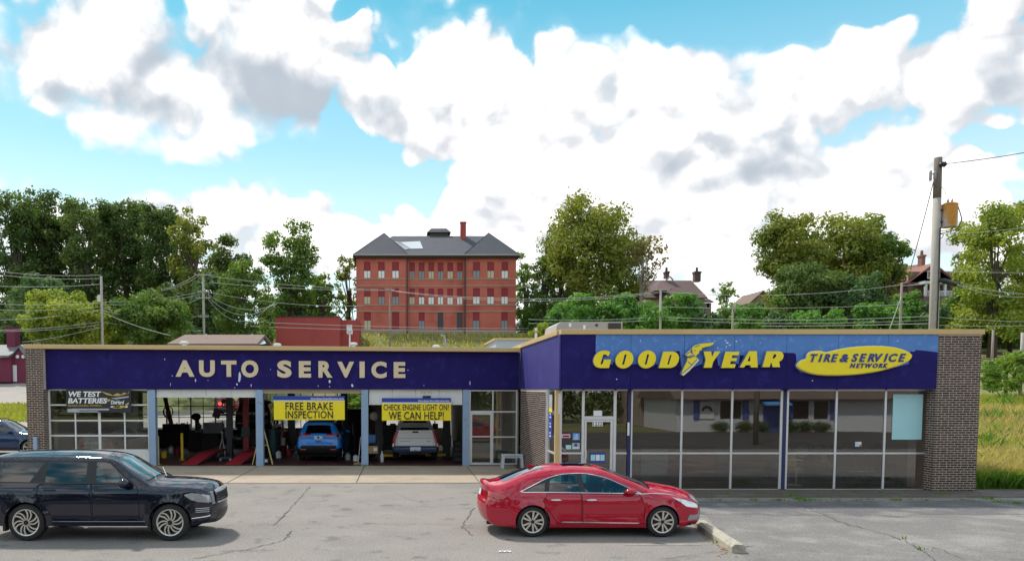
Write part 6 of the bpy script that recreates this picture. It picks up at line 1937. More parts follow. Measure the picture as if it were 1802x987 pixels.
def tree(px, top, bot, wpx, Y, m, label, name='leafy_tree', shape='round', dens=1.0, trunk='bark', leaf=None, group=None, nclump=46, lean=0.0, cat='tree', gap=.0):
    x0 = xat(px, Y, (top + bot) / 2)
    zt, zb = zat(top, Y), zat(bot, Y)
    zg = min(ground_z(x0, Y), zb) - .1
    rx = wpx * Y / F_PX / 2
    H_ = zt - zb
    rc0 = max(.35, min(rx, H_ / 2) * .27)
    root = thing(name, label, cat, (x0, Y, zg), 0, group)
    cl = []
    tries = 0
    while len(cl) < nclump and tries < 3000:
        tries += 1
        v = np.array([random.uniform(-1, 1) for _ in range(3)])
        if shape == 'round': ok = (v ** 2).sum() < 1
        elif shape == 'vase': ok = math.hypot(v[0], v[1]) < .55 + .45 * math.sqrt(max(0, (v[2] + 1) / 2)) * (1 if v[2] < .4 else math.sqrt(max(0, 1 - ((v[2] - .4) / .6) ** 2)))
        elif shape == 'column': ok = math.hypot(v[0], v[1]) < (1 if v[2] < .3 else math.sqrt(max(0, 1 - ((v[2] - .3) / .75) ** 2)))
        elif shape == 'mound': v[2] = abs(v[2]) * 2 - 1; ok = v[0] ** 2 + v[1] ** 2 + ((v[2] + 1) / 2) ** 2 < 1
        else: ok = math.hypot(v[0], v[1]) < (1 - (v[2] + 1) / 2) ** .8 + .08
        if not ok or (gap and random.random() < gap and (v ** 2).sum() < .3): continue
        rc = rc0 * random.uniform(.6, 1.25)
        k = max(0.1, 1 - rc / max(rx, .1) * .8)
        cl.append((v[0] * rx * k + lean * (v[2] + 1) * rx * .5, v[1] * rx * k, (zb - zg) + H_ / 2 + v[2] * max(.05, (H_ / 2 - rc * .8)), rc, random.uniform(.15, .85)))
    if trunk:
        tb_ = MB()
        zc = (zb - zg) + H_ * .55
        tr = max(.12, .022 * H_ + .05)
        bend = random.uniform(-.06, .06) * H_
        tp = [(0, 0, 0), (bend * .4, 0, zc * .35), (bend * .8, bend * .3, zc * .7), (bend + lean * rx * .4, bend * .4, zc)]
        tb_.tube(tp, [tr * 1.25, tr, tr * .8, tr * .55], 7)
        for c in sorted(cl, key=lambda c: -c[3])[:16]:
            t = random.uniform(.35, .95)
            q = Vector(tp[0]).lerp(Vector(tp[3]), t); 
            mid = q.lerp(Vector(c[:3]), .5) + Vector((0, 0, -.06 * H_ * random.random()))
            tb_.tube([q, mid, Vector(c[:3])], [tr * .42, tr * .26, tr * .10], 5, cap=False)
        tb_.build('trunk', MATS[trunk], root, smooth='all')
    ls = leaf or max(.10, Y * .0018)
    area = sum(c[3] ** 2 for c in cl) * 3.2
    n = int(min(22000, max(500, dens * 1.5 * area / (ls * ls))))
    P, N, tone = crown_points(cl, n)
    # a few loose sprays beyond the clumps break the outline
    k = int(n * .06)
    P[:k] += rng.normal(size=(k, 3)) * rc0 * .22
    leaf_mesh('crown', P, N, ls * rng.uniform(.45, 1.6, size=n), MATS[m], tone, root)
    return root


# left ridge
TR = [
    (22, 328, 560, 118, 122, 'leaf_dark', 'tall dark oak on the left ridge at the left edge of the photo', 'vase'),
    (92, 336, 560, 112, 126, 'leaf_dark', 'tall dark oak on the left ridge behind the round lime tree', 'vase'),
    (158, 340, 560, 108, 120, 'leaf_dark', 'tall dark oak on the left ridge above the thin pole with the can', 'vase'),
    (224, 346, 560, 112, 124, 'leaf_dark', 'tall dark oak on the left ridge above the willow like tree', 'vase'),
    (283, 350, 565, 104, 120, 'leaf_dark', 'tall dark oak on the left ridge, last before the brownish tree', 'vase'),
    (338, 362, 560, 92, 114, 'leaf_olive', 'olive brown topped tree at the right end of the dark oaks', 'column'),
    (398, 402, 570, 96, 125, 'leaf_dark', 'dark tree rising behind the vine covered tree', 'round'),
    (425, 455, 596, 104, 100, 'leaf_mid', 'vine covered tree behind the double crossarm pole', 'column'),
    (372, 470, 590, 80, 104, 'leaf_blue', 'bluish green tree left of the double crossarm pole', 'column'),
    (566, 478, 588, 66, 128, 'leaf_mid', 'low airy tree left of the school annex roofline', 'round'),
    (58, 352, 560, 96, 130, 'leaf_dark', 'dark oak on the left ridge between the two leftmost tall ones', 'vase'),
    (126, 352, 560, 96, 131, 'leaf_dark', 'dark oak on the left ridge behind the second and third tall ones', 'vase'),
    (190, 356, 560, 96, 130, 'leaf_dark', 'dark oak on the left ridge filling in behind the willow like tree', 'vase'),
    (254, 360, 560, 92, 131, 'leaf_mid', 'greener oak on the left ridge between the fourth and fifth tall ones', 'vase'),
    (312, 372, 560, 84, 127, 'leaf_dark', 'dark oak on the left ridge just left of the olive brown topped tree', 'vase'),
    (468, 562, 606, 44, 80, 'leaf_mid', 'dark bush at the left end of the red annex', 'mound'),
]
for px, top, bot, w_, Y, m, lb, sh in TR: tree(px, top, bot, w_, Y, m, lb, shape=sh, dens=.95 if Y > 110 else 1.2, nclump=64 if w_ > 90 else 44, gap=.35)
tree(512, 384, 590, 112, 118, 'leaf_mid', 'tall sparse tree with bare trunk left of the brick school', shape='vase', dens=.85, nclump=70, gap=.1)
tree(610, 437, 592, 60, 130, 'leaf_olive', 'narrow sparse tree at the left corner of the brick school', shape='column', dens=.8, nclump=48)
tree(118, 502, 622, 178, 80, 'leaf_lime', 'round lime green tree left of the thin pole', 'leafy_tree', 'round', 1.3, nclump=80)
tree(262, 500, 622, 158, 84, 'leaf_mid', 'rounded willow like tree right of the thin pole', 'leafy_tree', 'round', 1.3, nclump=76)
tree(195, 535, 622, 70, 86, 'leaf_lime', 'small lime tree behind the thin pole', 'leafy_tree', 'round', 1.2)
tree(322, 560, 625, 90, 92, 'leaf_blue', 'low dark shrub mass behind the brown roof', 'shrub', 'mound', 1.2, cat='shrub')
tree(20, 545, 625, 80, 92, 'leaf_dark', 'dark shrub behind the maroon chimney', 'shrub', 'mound', 1.2, cat='shrub')
tree(75, 470, 610, 120, 106, 'leaf_blue', 'shaded bluish tree low between the dark oaks at left', shape='round', nclump=50)
tree(300, 490, 600, 110, 108, 'leaf_dark', 'shaded tree low behind the willow like tree', shape='round', nclump=50)
tree(520, 500, 600, 80, 122, 'leaf_blue', 'bluish undergrowth tree behind the annex', shape='round', nclump=36)
# middle and right
tree(1032, 325, 560, 186, 116, 'leaf_olive', 'tall broad olive tree right of the brick school', shape='round', dens=1.0, nclump=84, gap=.15)
tree(1098, 382, 540, 104, 119, 'leaf_olive', 'lower olive crown leaning out right of the tall broad tree', shape='round', dens=.7, nclump=40, gap=.1)
tree(985, 400, 570, 80, 120, 'leaf_mid', 'green crown low on the left of the tall broad tree', shape='column', nclump=40)
tree(962, 424, 565, 70, 122, 'leaf_dark', 'dark tree at the left foot of the broad olive tree', shape='column', nclump=44)
tree(1130, 408, 505, 84, 112, 'leaf_brown', 'thin leaning tree with brownish leaves right of the broad olive tree', shape='round', dens=.5, nclump=22, lean=.3, trunk='bark_pale')
tree(922, 440, 592, 62, 140, 'leaf_mid', 'hazy tree behind the right corner of the brick school', shape='column', dens=.9, nclump=48)
tree(1085, 470, 565, 60, 135, 'leaf_blue', 'distant bluish tree between the olive tree and the gabled house', shape='round', nclump=24)
for px, top, w_, Y, m, lb in ((985, 530, 70, 92, 'leaf_kudzu', 'bright creeper bush right of the school corner'), (1025, 512, 90, 98, 'leaf_kudzu', 'tall creeper bush under the broad olive tree'), (1072, 520, 70, 96, 'leaf_kudzu', 'creeper bush left of the first right hand pole'), (1112, 506, 80, 94, 'leaf_kudzu', 'creeper bush below the gabled house chimney'),
                              (1152, 530, 80, 90, 'leaf_kudzu', 'low creeper bush at the foot of the grey T pole'), (1202, 500, 76, 94, 'leaf_kudzu', 'tall creeper bush hiding the gabled house front'), (1245, 545, 70, 92, 'leaf_blue', 'bluish bush right of the gabled house'), (1285, 538, 60, 96, 'leaf_dark', 'dark bush behind the short brown pole'),
                              (1312, 528, 70, 92, 'leaf_kudzu', 'low creeper bush right of the short brown pole'), (1364, 512, 56, 97, 'leaf_mid', 'upright green bush between the evergreen and the large tree group'), (955, 565, 56, 84, 'leaf_lime', 'bright low bush beside the grey rooftop unit'), (1545, 520, 96, 94, 'leaf_kudzu', 'creeper bush below the porch house'), (1600, 505, 80, 96, 'leaf_kudzu', 'creeper bush at the foot of the leaning service pole'),
                              (1640, 520, 60, 92, 'leaf_blue', 'bluish bush behind the big utility pole'), (1430, 530, 110, 92, 'leaf_kudzu', 'creeper bush under the large rounded tree'), (1375, 545, 80, 94, 'leaf_blue', 'bluish creeper mound left of the large rounded tree')):
    tree(px, top, 600, w_, Y, m, lb, 'bush', 'round', 1.3, trunk=None, nclump=40, cat='bush')
tree(1340, 512, 600, 50, 98, 'leaf_dark', 'dark cone shaped evergreen left of the large rounded tree', 'evergreen', 'cone', 1.4, nclump=40)
tree(1280, 490, 545, 60, 170, 'leaf_mid', 'small far tree right of the gabled house', shape='round', dens=.7, nclump=20)
tree(1392, 366, 575, 140, 112, 'leaf_olive', 'left part of the large tree group, olive crown', shape='vase', dens=1.1, nclump=66, gap=.25)
tree(1525, 372, 560, 130, 118, 'leaf_olive', 'broad olive crown on the right of the large tree group', shape='round', dens=1.1, nclump=56, gap=.1)
tree(1475, 353, 580, 180, 116, 'leaf_olive', 'tallest tree of the large group, olive crown with dark vines', shape='round', dens=1.1, nclump=84, gap=.1)
tree(1558, 384, 500, 84, 114, 'leaf_mid', 'right hand tree of the large group beside the porch house', shape='round', nclump=36)
tree(1420, 450, 590, 130, 104, 'leaf_dark', 'vine draped dark tree in front of the large tree group', shape='column', nclump=56)
tree(1505, 465, 590, 110, 102, 'leaf_blue', 'vine draped bluish tree in front of the large tree group', shape='column', nclump=52)
tree(1690, 428, 560, 46, 112, 'leaf_blue', 'narrow bluish tree right of the big utility pole', shape='column', dens=.7, nclump=26)
tree(1752, 342, 600, 150, 92, 'leaf_lime', 'bright yellow green tree at the right edge', shape='column', dens=1.1, nclump=74, gap=.2)
tree(1815, 340, 600, 100, 96, 'leaf_olive', 'olive tree cut off by the right edge', shape='column', nclump=50)
tree(1700, 500, 618, 110, 100, 'leaf_mid', 'green tree mass behind the right brick pier', shape='round', nclump=50)
tree(1780, 510, 618, 120, 98, 'leaf_dark', 'dark tree mass above the lawn at the right edge', shape='round', nclump=50)
tree(1745, 615, 690, 46, 56, 'leaf_bright', 'leafy pale shrub beside the right brick pier', 'shrub', 'mound', 1.2, trunk=None, nclump=26, leaf=.10, cat='shrub')
tree(1790, 605, 690, 80, 58, 'leaf_bright', 'large bright leafy shrub at the right edge', 'shrub', 'mound', 1.2, trunk=None, nclump=36, leaf=.11, cat='shrub')
tree(1773, 592, 660, 20, 60, 'leaf_bright', 'slender pale sapling rising from the shrubs at right', 'shrub', 'cone', 1.0, nclump=12, leaf=.09, cat='shrub')
# greenery just behind the bays
tree(620, 675, 745, 60, 52, 'leaf_bright', 'bright tree outside the rear window above the dark screen', shape='round', dens=1.2, nclump=36, leaf=.14)
tree(668, 690, 745, 26, 54, 'leaf_bright', 'small bright bush outside the rear window left of the pickup', 'bush', 'round', 1.2, trunk=None, nclump=16, leaf=.14, cat='bush')
tree(800, 700, 745, 40, 54, 'leaf_mid', 'green bush outside the rear window right of the pickup', 'bush', 'round', 1.2, trunk=None, nclump=16, leaf=.14, cat='bush')
# dense undergrowth on the wooded hillside, nobody could count it
def undergrowth(name, x0, x1, Y, ybot, ytop, n, m, label):
    cl = []
    for k in range(n):
        px = random.uniform(x0, x1); y = random.uniform(-5, 5)
        tp = ytop + random.uniform(-9, 16)
        x, zt = at(px, tp, Y + y); zg = zat(ybot, Y + y)
        for j in range(4):
            r_ = random.uniform(1.2, 2.3)
            cl.append((x + random.uniform(-2, 2), Y + y + random.uniform(-1, 1), zg + (zt - zg - r_ * .6) * (j + random.random()) / 4, r_, random.uniform(.15, .85)))
    N_ = int(len(cl) * 190)
    P, N, tone = crown_points(cl, N_)
    o = leaf_mesh(name, P, N, Y * .0024 * rng.uniform(.6, 1.3, size=N_), MATS[m], tone)
    return tag(o, label, 'undergrowth', kind='stuff')


undergrowth('undergrowth', -30, 560, 132, 600, 520, 74, 'leaf_dark', 'dense dark undergrowth under the oaks on the left ridge')
undergrowth('undergrowth', 930, 1340, 128, 600, 538, 60, 'leaf_kudzu', 'dense creeper undergrowth on the slope right of the school')
undergrowth('undergrowth', 1340, 1860, 122, 612, 535, 76, 'leaf_dark', 'dense undergrowth below the large tree group')
undergrowth('undergrowth', 1660, 1860, 110, 618, 520, 40, 'leaf_mid', 'dense undergrowth behind the field at right')
# dark slope across the street behind the viewer (seen in the glass)
random.seed(5)
cl = []
for k in range(16):
    x, Yv = -62 + k * 5.3, -24 - random.uniform(0, 9)
    cl += [(x + random.uniform(-3, 3), Yv + random.uniform(-2.5, 2.5), random.uniform(.6, 9.5), random.uniform(1.1, 1.9), random.uniform(.2, .8)) for _ in range(34)]
P, N, tone = crown_points(cl, 44000)
tag(leaf_mesh('wooded_slope', P, N, .28 * rng.uniform(.6, 1.3, size=44000), MATS['leaf_dark'], tone), 'dark wooded slope across the street behind the viewer', 'woods', kind='stuff')


# ------------------------------------------------------------------ grass
def grass(name, pts, h, wd, m, label, tall=1.0):
    n = len(pts)
    P = np.array(pts)
    a = rng.random(n) * 2 * PI
    hh = h * rng.uniform(.5, 1.25, n)
    bend = rng.normal(size=(n, 2)) * hh[:, None] * .28
    D = np.stack([np.cos(a), np.sin(a), np.zeros(n)], 1) * (wd * rng.uniform(.6, 1.3, n))[:, None]
    V = np.empty((n, 4, 3))
    mid = P + np.concatenate([bend * .35, (hh * .6)[:, None]], 1)
    V[:, 0] = P - D; V[:, 1] = P + D; V[:, 2] = mid + D * .6; V[:, 3] = P + np.concatenate([bend, hh[:, None]], 1)
    me = bpy.data.meshes.new(name)
    me.vertices.add(n * 4); me.vertices.foreach_set('co', V.reshape(-1))
    me.loops.add(n * 4); me.loops.foreach_set('vertex_index', np.arange(n * 4, dtype=np.int32))
    me.polygons.add(n); me.polygons.foreach_set('loop_start', np.arange(0, n * 4, 4, dtype=np.int32))
    at_ = me.attributes.new('tone', 'FLOAT', 'FACE'); at_.data.foreach_set('value', rng.random(n).astype(np.float32))
    me.materials.append(MATS[m]); me.update(calc_edges=True)
    o = bpy.data.objects.new(name, me); COL.objects.link(o)
    return tag(o, label, 'grass', kind='stuff')


def scatter_px(n, x0, x1, Y0, Y1, dens=None):
    out = []
    while len(out) < n:
        Y = Y0 + (Y1 - Y0) * random.random() ** 1.3
        px = random.uniform(x0, x1)
        X = xat(px, Y)
        if X < XR1 + .25 and Y < YB + 1: continue
        if dens and random.random() > dens(X, Y): continue
        out.append((X, Y, ground_z(X, Y) - .03))
    return out


random.seed(11)
pat = lambda X, Y: .15 if (34.5 < Y < 36.5 or (44 < Y < 47 and X > 33)) else 1
grass('tall_grass', scatter_px(15000, 1712, 1835, 24.6, 58, pat), .55, .022, 'grass_blade', 'tall yellow green grass beyond the right brick pier')
grass('tall_grass', scatter_px(7000, 1712, 1835, 25.2, 50, pat), .72, .014, 'grass_dry', 'dry straw coloured grass mixed into the field at right')
grass('tall_grass', scatter_px(5000, 1714, 1835, 24.4, 27.5), .5, .022, 'grass_green', 'fresh green weeds along the front of the field at right')
tw = []
for k in range(30):
    Y = random.uniform(25.5, 56); X = xat(random.uniform(1722, 1840), Y)
    if X < XR1 + .5: continue
    tw += [(X + random.gauss(0, .22), Y + random.gauss(0, .22), ground_z(X, Y) - .03) for _ in range(26)]
grass('tall_weeds', tw, .85, .022, 'grass_green', 'uneven clumps of tall green weeds in the field at right')
hill = []
while len(hill) < 9000:
    Y = random.uniform(96, 121); px = random.uniform(505, 985); X = xat(px, Y)
    hill.append((X, Y, ground_z(X, Y) - .03))
grass('hill_grass', hill[:5200], .5, .10, 'grass_blade', 'rough grass on the mound below the brick school')
grass('hill_grass', hill[5200:], .5, .09, 'grass_dry', 'dry grass on the mound below the brick school')
lg = []
while len(lg) < 4000:
    Y = random.uniform(50, 58); px = random.uniform(-30, 60); X = xat(px, Y); lg.append((X, Y, ground_z(X, Y) - .02))
grass('verge_grass', lg, .3, .04, 'grass_blade', 'grass verge between the parking area and the road at left')
tf = []
def tuft(px, py, n, sp=.10):
    x, y = gp(px, py)
    for _ in range(n): tf.append((x + random.gauss(0, sp), y + random.gauss(0, sp * .5), .0))
for k in range(70): tuft(random.uniform(1230, 1720), random.choice((868, 868.5, 869, 880, 881)) + random.uniform(-1, 1), random.randint(3, 16), .09)
for p, n in (((1384, 872), 60), ((1395, 874), 60), ((1405, 878), 40), ((1420, 881), 40), ((1655, 870), 60), ((1280, 869), 40), ((1587, 948), 10), ((1624, 967), 12), ((1270, 955), 26), ((640, 820), 30), ((628, 819), 30), ((648, 820), 20), ((1760, 884), 50), ((1790, 886), 50), ((1740, 878), 40)): tuft(*p, n)
grass('weeds', tf, .085, .011, 'grass_green', 'small weeds growing along the shop front and pavement cracks')

# ------------------------------------------------------------------ buildings behind
YSc = 123.0
def zs(py, Y=YSc): return zat(py, Y)
def xs_(px, Y=YSc): return xat(px, Y, 500)
sch = thing('brick_school', 'three storey red brick school with boarded windows and slate roof on the hill', 'building', (xs_(768), YSc, zs(592)))
def SB(mb, nm, m, par=None, **k): return mb.build(nm, [MATS[q] for q in m] if isinstance(m, tuple) else MATS[m], par or sch, world=True, **k)
EA = zs(453)
rows = []
xl = [(640.5, 652), (665.5, 677), (690, 702), (720.5, 730), (737, 747), (754, 764), (770.5, 780.5), (787.5, 797.5), (804.5, 814.5), (832.5, 844.5), (857.5, 869.5), (882.5, 894)]
pat_r = {0: 'wwwggcgcggcw', 1: 'cgggwwwwwwww'.replace('ggg', 'gg', 1) + ''}
row1 = ['w', 'w', 'w', 'g', 'g', 'c', 'g', 'c', 'g', 'g', 'c', 'w']
row2 = ['c', 'g', 'g', 'c', 'w', 'w', 'w', 'w', 'w', 'w', 'w', 'w']
for (a, b), k in zip(xl, row1): rows.append((a, b, 461, 489.5, 476.5, k))
for (a, b), k in zip(xl, row2): rows.append((a, b, 507, 535, 522, k))
for (a, b), k in zip(((640.5, 652.5), (690, 702.5), (737, 747.5), (770.5, 780.5), (804.5, 814.5), (832.5, 844), (882.5, 894)), 'crgddgg'):
    rows.append((a, b, 549, 580, {'r': 580, 'd': 549.5}.get(k, 564), k))
wings = ((627, 716.5, YSc), (716.5, 818.5, YSc + .5), (818.5, 908, YSc))
for (a, b, Y) in wings:
    mb = MB()
    hs = [(xs_(r_[0]), xs_(r_[1]), zs(r_[3]), zs(r_[2])) for r_ in rows if a < r_[0] < b]
    wall_holes(mb, xs_(a), xs_(b), zs(590), EA, hs, Y, .35)
    SB(mb, 'wall', 'school_brick', fixn=False)
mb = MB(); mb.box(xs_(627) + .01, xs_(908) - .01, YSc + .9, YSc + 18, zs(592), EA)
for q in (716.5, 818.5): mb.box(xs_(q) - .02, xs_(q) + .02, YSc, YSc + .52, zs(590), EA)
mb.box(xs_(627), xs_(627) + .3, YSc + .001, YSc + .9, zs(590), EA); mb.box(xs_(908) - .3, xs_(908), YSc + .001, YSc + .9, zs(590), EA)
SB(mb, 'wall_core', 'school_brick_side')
for i, (a, b, c, d_, sp_, k) in enumerate(rows):
    Y = YSc + (.5 if 716.5 < a < 818.5 else 0) + .1
    x0, x1 = xs_(a) + .01, xs_(b) - .01
    wn = SB(MB().box(x0, x1, Y + .06, Y + .16, zs(d_) + .01, zs(c) - .01), 'window', 'pane_dark')
    if sp_ > c + 1: MB().box(x0, x1, Y, Y + .05, zs(sp_) + .02, zs(c) - .01).build('board', MATS['school_board'], wn, world=True)
    if sp_ < d_ - 1:
        m_ = {'w': 'pane_white', 'c': 'pane_cream', 'g': 'pane_grey', 'd': 'pane_dark', 'r': 'school_board'}[k]
        cx = (x0 + x1) / 2
        for u0, u1 in ((x0 + .03, cx - .03), (cx + .03, x1 - .03)): MB().box(u0, u1, Y + .02, Y + .055, zs(d_) + .06, zs(sp_) - .01).build('pane', MATS[m_], wn, world=True)
        MB().box(cx - .028, cx + .028, Y + .0, Y + .056, zs(d_) + .06, zs(sp_) - .01).build('glazing_bar', MATS['eave_dark'], wn, world=True)
    MB().box(x0 - .1, x1 + .1, Y - .19, Y - .0, zs(d_) - .12, zs(d_) + .008).build('sill', MATS['school_stone'], wn, world=True)
for y_, nm in ((490.8, 'a'), (502.5, 'b'), (536.5, 'c'), (547.8, 'd')):
    for (a, b, Y) in wings: SB(MB().box(xs_(a) + .03, xs_(b) - .03, Y - .08, Y - .002, zs(y_) - .09, zs(y_) + .09), 'string_course', 'school_stone')
for (a, b, Y) in wings: SB(MB().box(xs_(a) + .03, xs_(b) - .03, Y - .1, Y - .002, zs(592), zs(581.5)), 'stone_base', 'school_base')
for q in (716.5, 818.5): SB(MB().box(xs_(q) - .1, xs_(q) + .1, YSc - .2, YSc - .02, zs(588), EA - .02), 'downpipe', 'eave_dark')
e0, e1 = xs_(621.5), xs_(913.5)
SB(MB().box(e0, e1, YSc - .7, YSc + 18.6, EA + .002, EA + .35), 'eave', 'eave_dark')
mb = MB()
for k in range(70): x = e0 + .2 + k * (e1 - e0 - .4) / 69; mb.box(x - .07, x + .07, YSc - .55, YSc - .1, EA - .22, EA + .001)
tag(SB(mb, 'bracket', 'eave_dark'), kind='stuff')
SB(MB().box(e0 - .02, e1 + .02, YSc - .8, YSc - .705, EA + .22, EA + .36), 'gutter', 'gutter')
ER = EA + .351
def pyramid(mb, x0, x1, y0, y1, z0, xa, xb, ya, yb, z1, mi=0):
    mb.add([(x0, y0, z0), (x1, y0, z0), (x1, y1, z0), (x0, y1, z0), (xa, ya, z1), (xb, ya, z1), (xb, yb, z1), (xa, yb, z1)], [(0, 1, 5, 4), (1, 2, 6, 5), (2, 3, 7, 6), (3, 0, 4, 7), (4, 5, 6, 7)], mi)
mb = MB(); pyramid(mb, e0 + 1.5, e1 - 1.5, YSc + .3, YSc + 18.5, ER, xs_(690), xs_(860), YSc + 7, YSc + 12, zs(415.5, YSc + 7)); rfm = SB(mb, 'roof', 'slate', fixn=True)
for (a, b, p) in ((622, 718, 675), (815, 912.5, 864)):
    mb = MB(); x = xs_(p); pyramid(mb, xs_(a), xs_(b), YSc - .7, YSc + 8.5, ER, x - .05, x + .05, YSc + 3.9, YSc + 4.1, zs(410.5, YSc + 4)); SB(mb, 'corner_roof', 'slate')
    mb = MB()
    for (u, v) in ((a + .5, p), (b - .5, p)): mb.tube([(xs_(u), YSc - .65, ER + .03), (x, YSc + 3.95, zs(410.5, YSc + 4))], .07, 5)
    SB(mb, 'hip_ridge', 'eave_dark')
# bright repair sheet on the main slope
def slope_pt(px, py):
    """point on the front slope of the main roof seen at a pixel"""
    d = Vector(ray(px, py)); y0, z0, y1, z1 = YSc + .3, ER, YSc + 7, zs(415.5, YSc + 7)
    k = (z1 - z0) / (y1 - y0)
    t = (CAM_H - z0 + k * y0) / (k * d.y - d.z)
    p = d * t
    return (p.x, p.y - .05, p.z + CAM_H + .05)
mb = MB(); mb.add([slope_pt(*q) for q in ((698, 427), (739, 425), (744.5, 438), (722, 438.5))], [(0, 1, 2, 3)]); mb.build('roof_patch', MATS['slate_patch'], rfm, world=True, fixn=False)
mb = MB(); mb.add([slope_pt(*q) for q in ((694, 425), (705, 427), (723, 438), (713, 440))], [(0, 1, 2, 3)]); mb.build('roof_patch', mat('slate_mid', (.33, .36, .4), .7), rfm, world=True, fixn=False)
x = xs_(820); SB(MB().box(x - .45, x + .45, YSc + 6.0, YSc + 6.9, zs(428), zs(392, YSc + 6)), 'chimney', 'annex_red'); SB(MB().box(x - .52, x + .52, YSc + 5.93, YSc + 6.97, zs(392, YSc + 6) + .002, zs(390.3, YSc + 6)), 'chimney_cap', 'annex_red')
SB(MB().box(xs_(760), xs_(793), YSc + 7.5, YSc + 10, zs(422), zs(409.5, YSc + 7.5)), 'cupola', 'eave_dark')
mb = MB(); pyramid(mb, xs_(754), xs_(798), YSc + 7.1, YSc + 10.4, zs(409.5, YSc + 7.5) + .01, xs_(762), xs_(790), YSc + 8, YSc + 9.5, zs(402, YSc + 8)); SB(mb, 'cupola_roof', 'slate')
# red annex
anx = thing('brick_annex', 'windowless low red brick annex left of the school', 'building', (xs_(540), 107, zs(610, 107)))
mb = MB(); mb.box(xs_(484, 106), xs_(597, 106), 106, 116, zs(618, 106), zs(558, 106)); mb.build('wall', MATS['annex_red'], anx, world=True)
MB().box(xs_(597, 106) + .01, xs_(629, 106), 108.5, 115.5, zs(618, 106), zs(560, 106)).build('link_wall', MATS['annex_red'], anx, world=True)
MB().box(xs_(483, 106), xs_(597.3, 106), 105.9, 116.1, zs(558, 106) + .002, zs(556.3, 106)).build('parapet', MATS['eave_dark'], anx, world=True)
MB().box(xs_(609, 108), xs_(619, 108), 108.4, 108.48, zs(579, 108), zs(571, 108)).build('window', MATS['pane_white'], anx, world=True)


def gable_house(name, label, px0, px1, eave, ridge, base, Y, dep, mw, mr, over=4, ridge_in=0, wins=(), chim=(), gable='side', mwin='pane_dark'):
    """gable='side': ridge runs left-right; 'front': gable end faces the viewer"""
    o = thing(name, label, 'building', (xat((px0 + px1) / 2, Y, eave), Y, zat(base, Y)))
    x0, x1, ze, zr, z0 = xat(px0, Y, eave), xat(px1, Y, eave), zat(eave, Y), zat(ridge, Y), zat(base, Y)
    hs = [(xat(a, Y, c), xat(b, Y, c), zat(d_, Y), zat(c, Y)) for a, b, c, d_ in wins]
    mb = MB(); wall_holes(mb, x0, x1, z0, ze, hs, Y, .25)
    mb.box(x0 + .01, x1 - .01, Y + .26, Y + dep, z0, ze - .01); mb.box(x0, x0 + .26, Y + .001, Y + .259, z0, ze); mb.box(x1 - .26, x1, Y + .001, Y + .259, z0, ze)
    if gable == 'front': mb.add([(x0, Y, ze), (x1, Y, ze), ((x0 + x1) / 2, Y, zr)], [(0, 1, 2)])
    mb.build('wall', MATS[mw], o, world=True, fixn=False)
    for h in hs:
        w_ = MB().box(h[0] + .01, h[1] - .01, Y + .16, Y + .2, h[2] + .01, h[3] - .01).build('window', MATS[mwin], o, world=True)
        fr = MB(); fr.box(h[0] - .08, h[0], Y - .04, Y + .02, h[2], h[3]); fr.box(h[1], h[1] + .08, Y - .04, Y + .02, h[2], h[3]); fr.box(h[0] - .08, h[1] + .08, Y - .041, Y + .021, h[3] + .001, h[3] + .1); fr.box(h[0] - .08, h[1] + .08, Y - .041, Y + .021, h[2] - .1, h[2] - .001)
        fr.build('frame', MATS['house_white'], w_, world=True)
    ov = over * Y / F_PX
    mb = MB()
    if gable == 'side':
        ri = ridge_in * Y / F_PX
        for dz in (0,):
            A_ = [(x0 - ov, Y - .5, ze), (x1 + ov, Y - .5, ze), (x1 + ov - ri, Y + dep / 2, zr), (x0 - ov + ri, Y + dep / 2, zr), (x0 - ov, Y + dep + .5, ze), (x1 + ov, Y + dep + .5, ze)]
            mb.add(A_ + [(p[0], p[1], p[2] + .18) for p in A_], [(0, 1, 2, 3), (3, 2, 5, 4), (6, 9, 8, 7), (9, 10, 11, 8), (0, 6, 7, 1), (4, 5, 11, 10), (1, 7, 8, 2), (2, 8, 11, 5), (0, 3, 9, 6), (3, 4, 10, 9)])
    else:
        xm = (x0 + x1) / 2
        sl = (zr - ze) / (xm - x0)
        A_ = [(x0 - ov, Y - .5, ze - ov * sl), (xm, Y - .5, zr), (x1 + ov, Y - .5, ze - ov * sl), (x0 - ov, Y + dep, ze - ov * sl), (xm, Y + dep, zr), (x1 + ov, Y + dep, ze - ov * sl)]
        mb.add(A_ + [(p[0], p[1], p[2] + .16) for p in A_], [(0, 1, 4, 3), (1, 2, 5, 4), (6, 9, 10, 7), (7, 10, 11, 8), (0, 6, 7, 1), (1, 7, 8, 2), (3, 4, 10, 9), (4, 5, 11, 10), (0, 3, 9, 6), (2, 8, 11, 5)])
    rf_ = mb.build('roof', MATS[mr], o, world=True, fixn=True)
    for (a, b, t, bt, dy, m) in chim:
        cxx = MB(); Yc = Y + dy
        cxx.box(xat(a, Yc, t), xat(b, Yc, t), Yc - .5, Yc + .5, zat(bt, Yc), zat(t, Yc)); cxx.box(xat(a, Yc, t) - .1, xat(b, Yc, t) + .1, Yc - .6, Yc + .6, zat(t, Yc) - .3, zat(t, Yc) - .05)
        c_ = cxx.build('chimney', MATS[m], o, world=True)
        pot = MB(); pot.lathe([(.22, zat(t, Yc)), (.18, zat(t, Yc) + .7), (.12, zat(t, Yc) + .7)], 10, c=((xat(a, Yc, t) + xat(b, Yc, t)) / 2, Yc, 0)); pot.build('chimney_pot', MATS[m], c_, world=True)
    return o


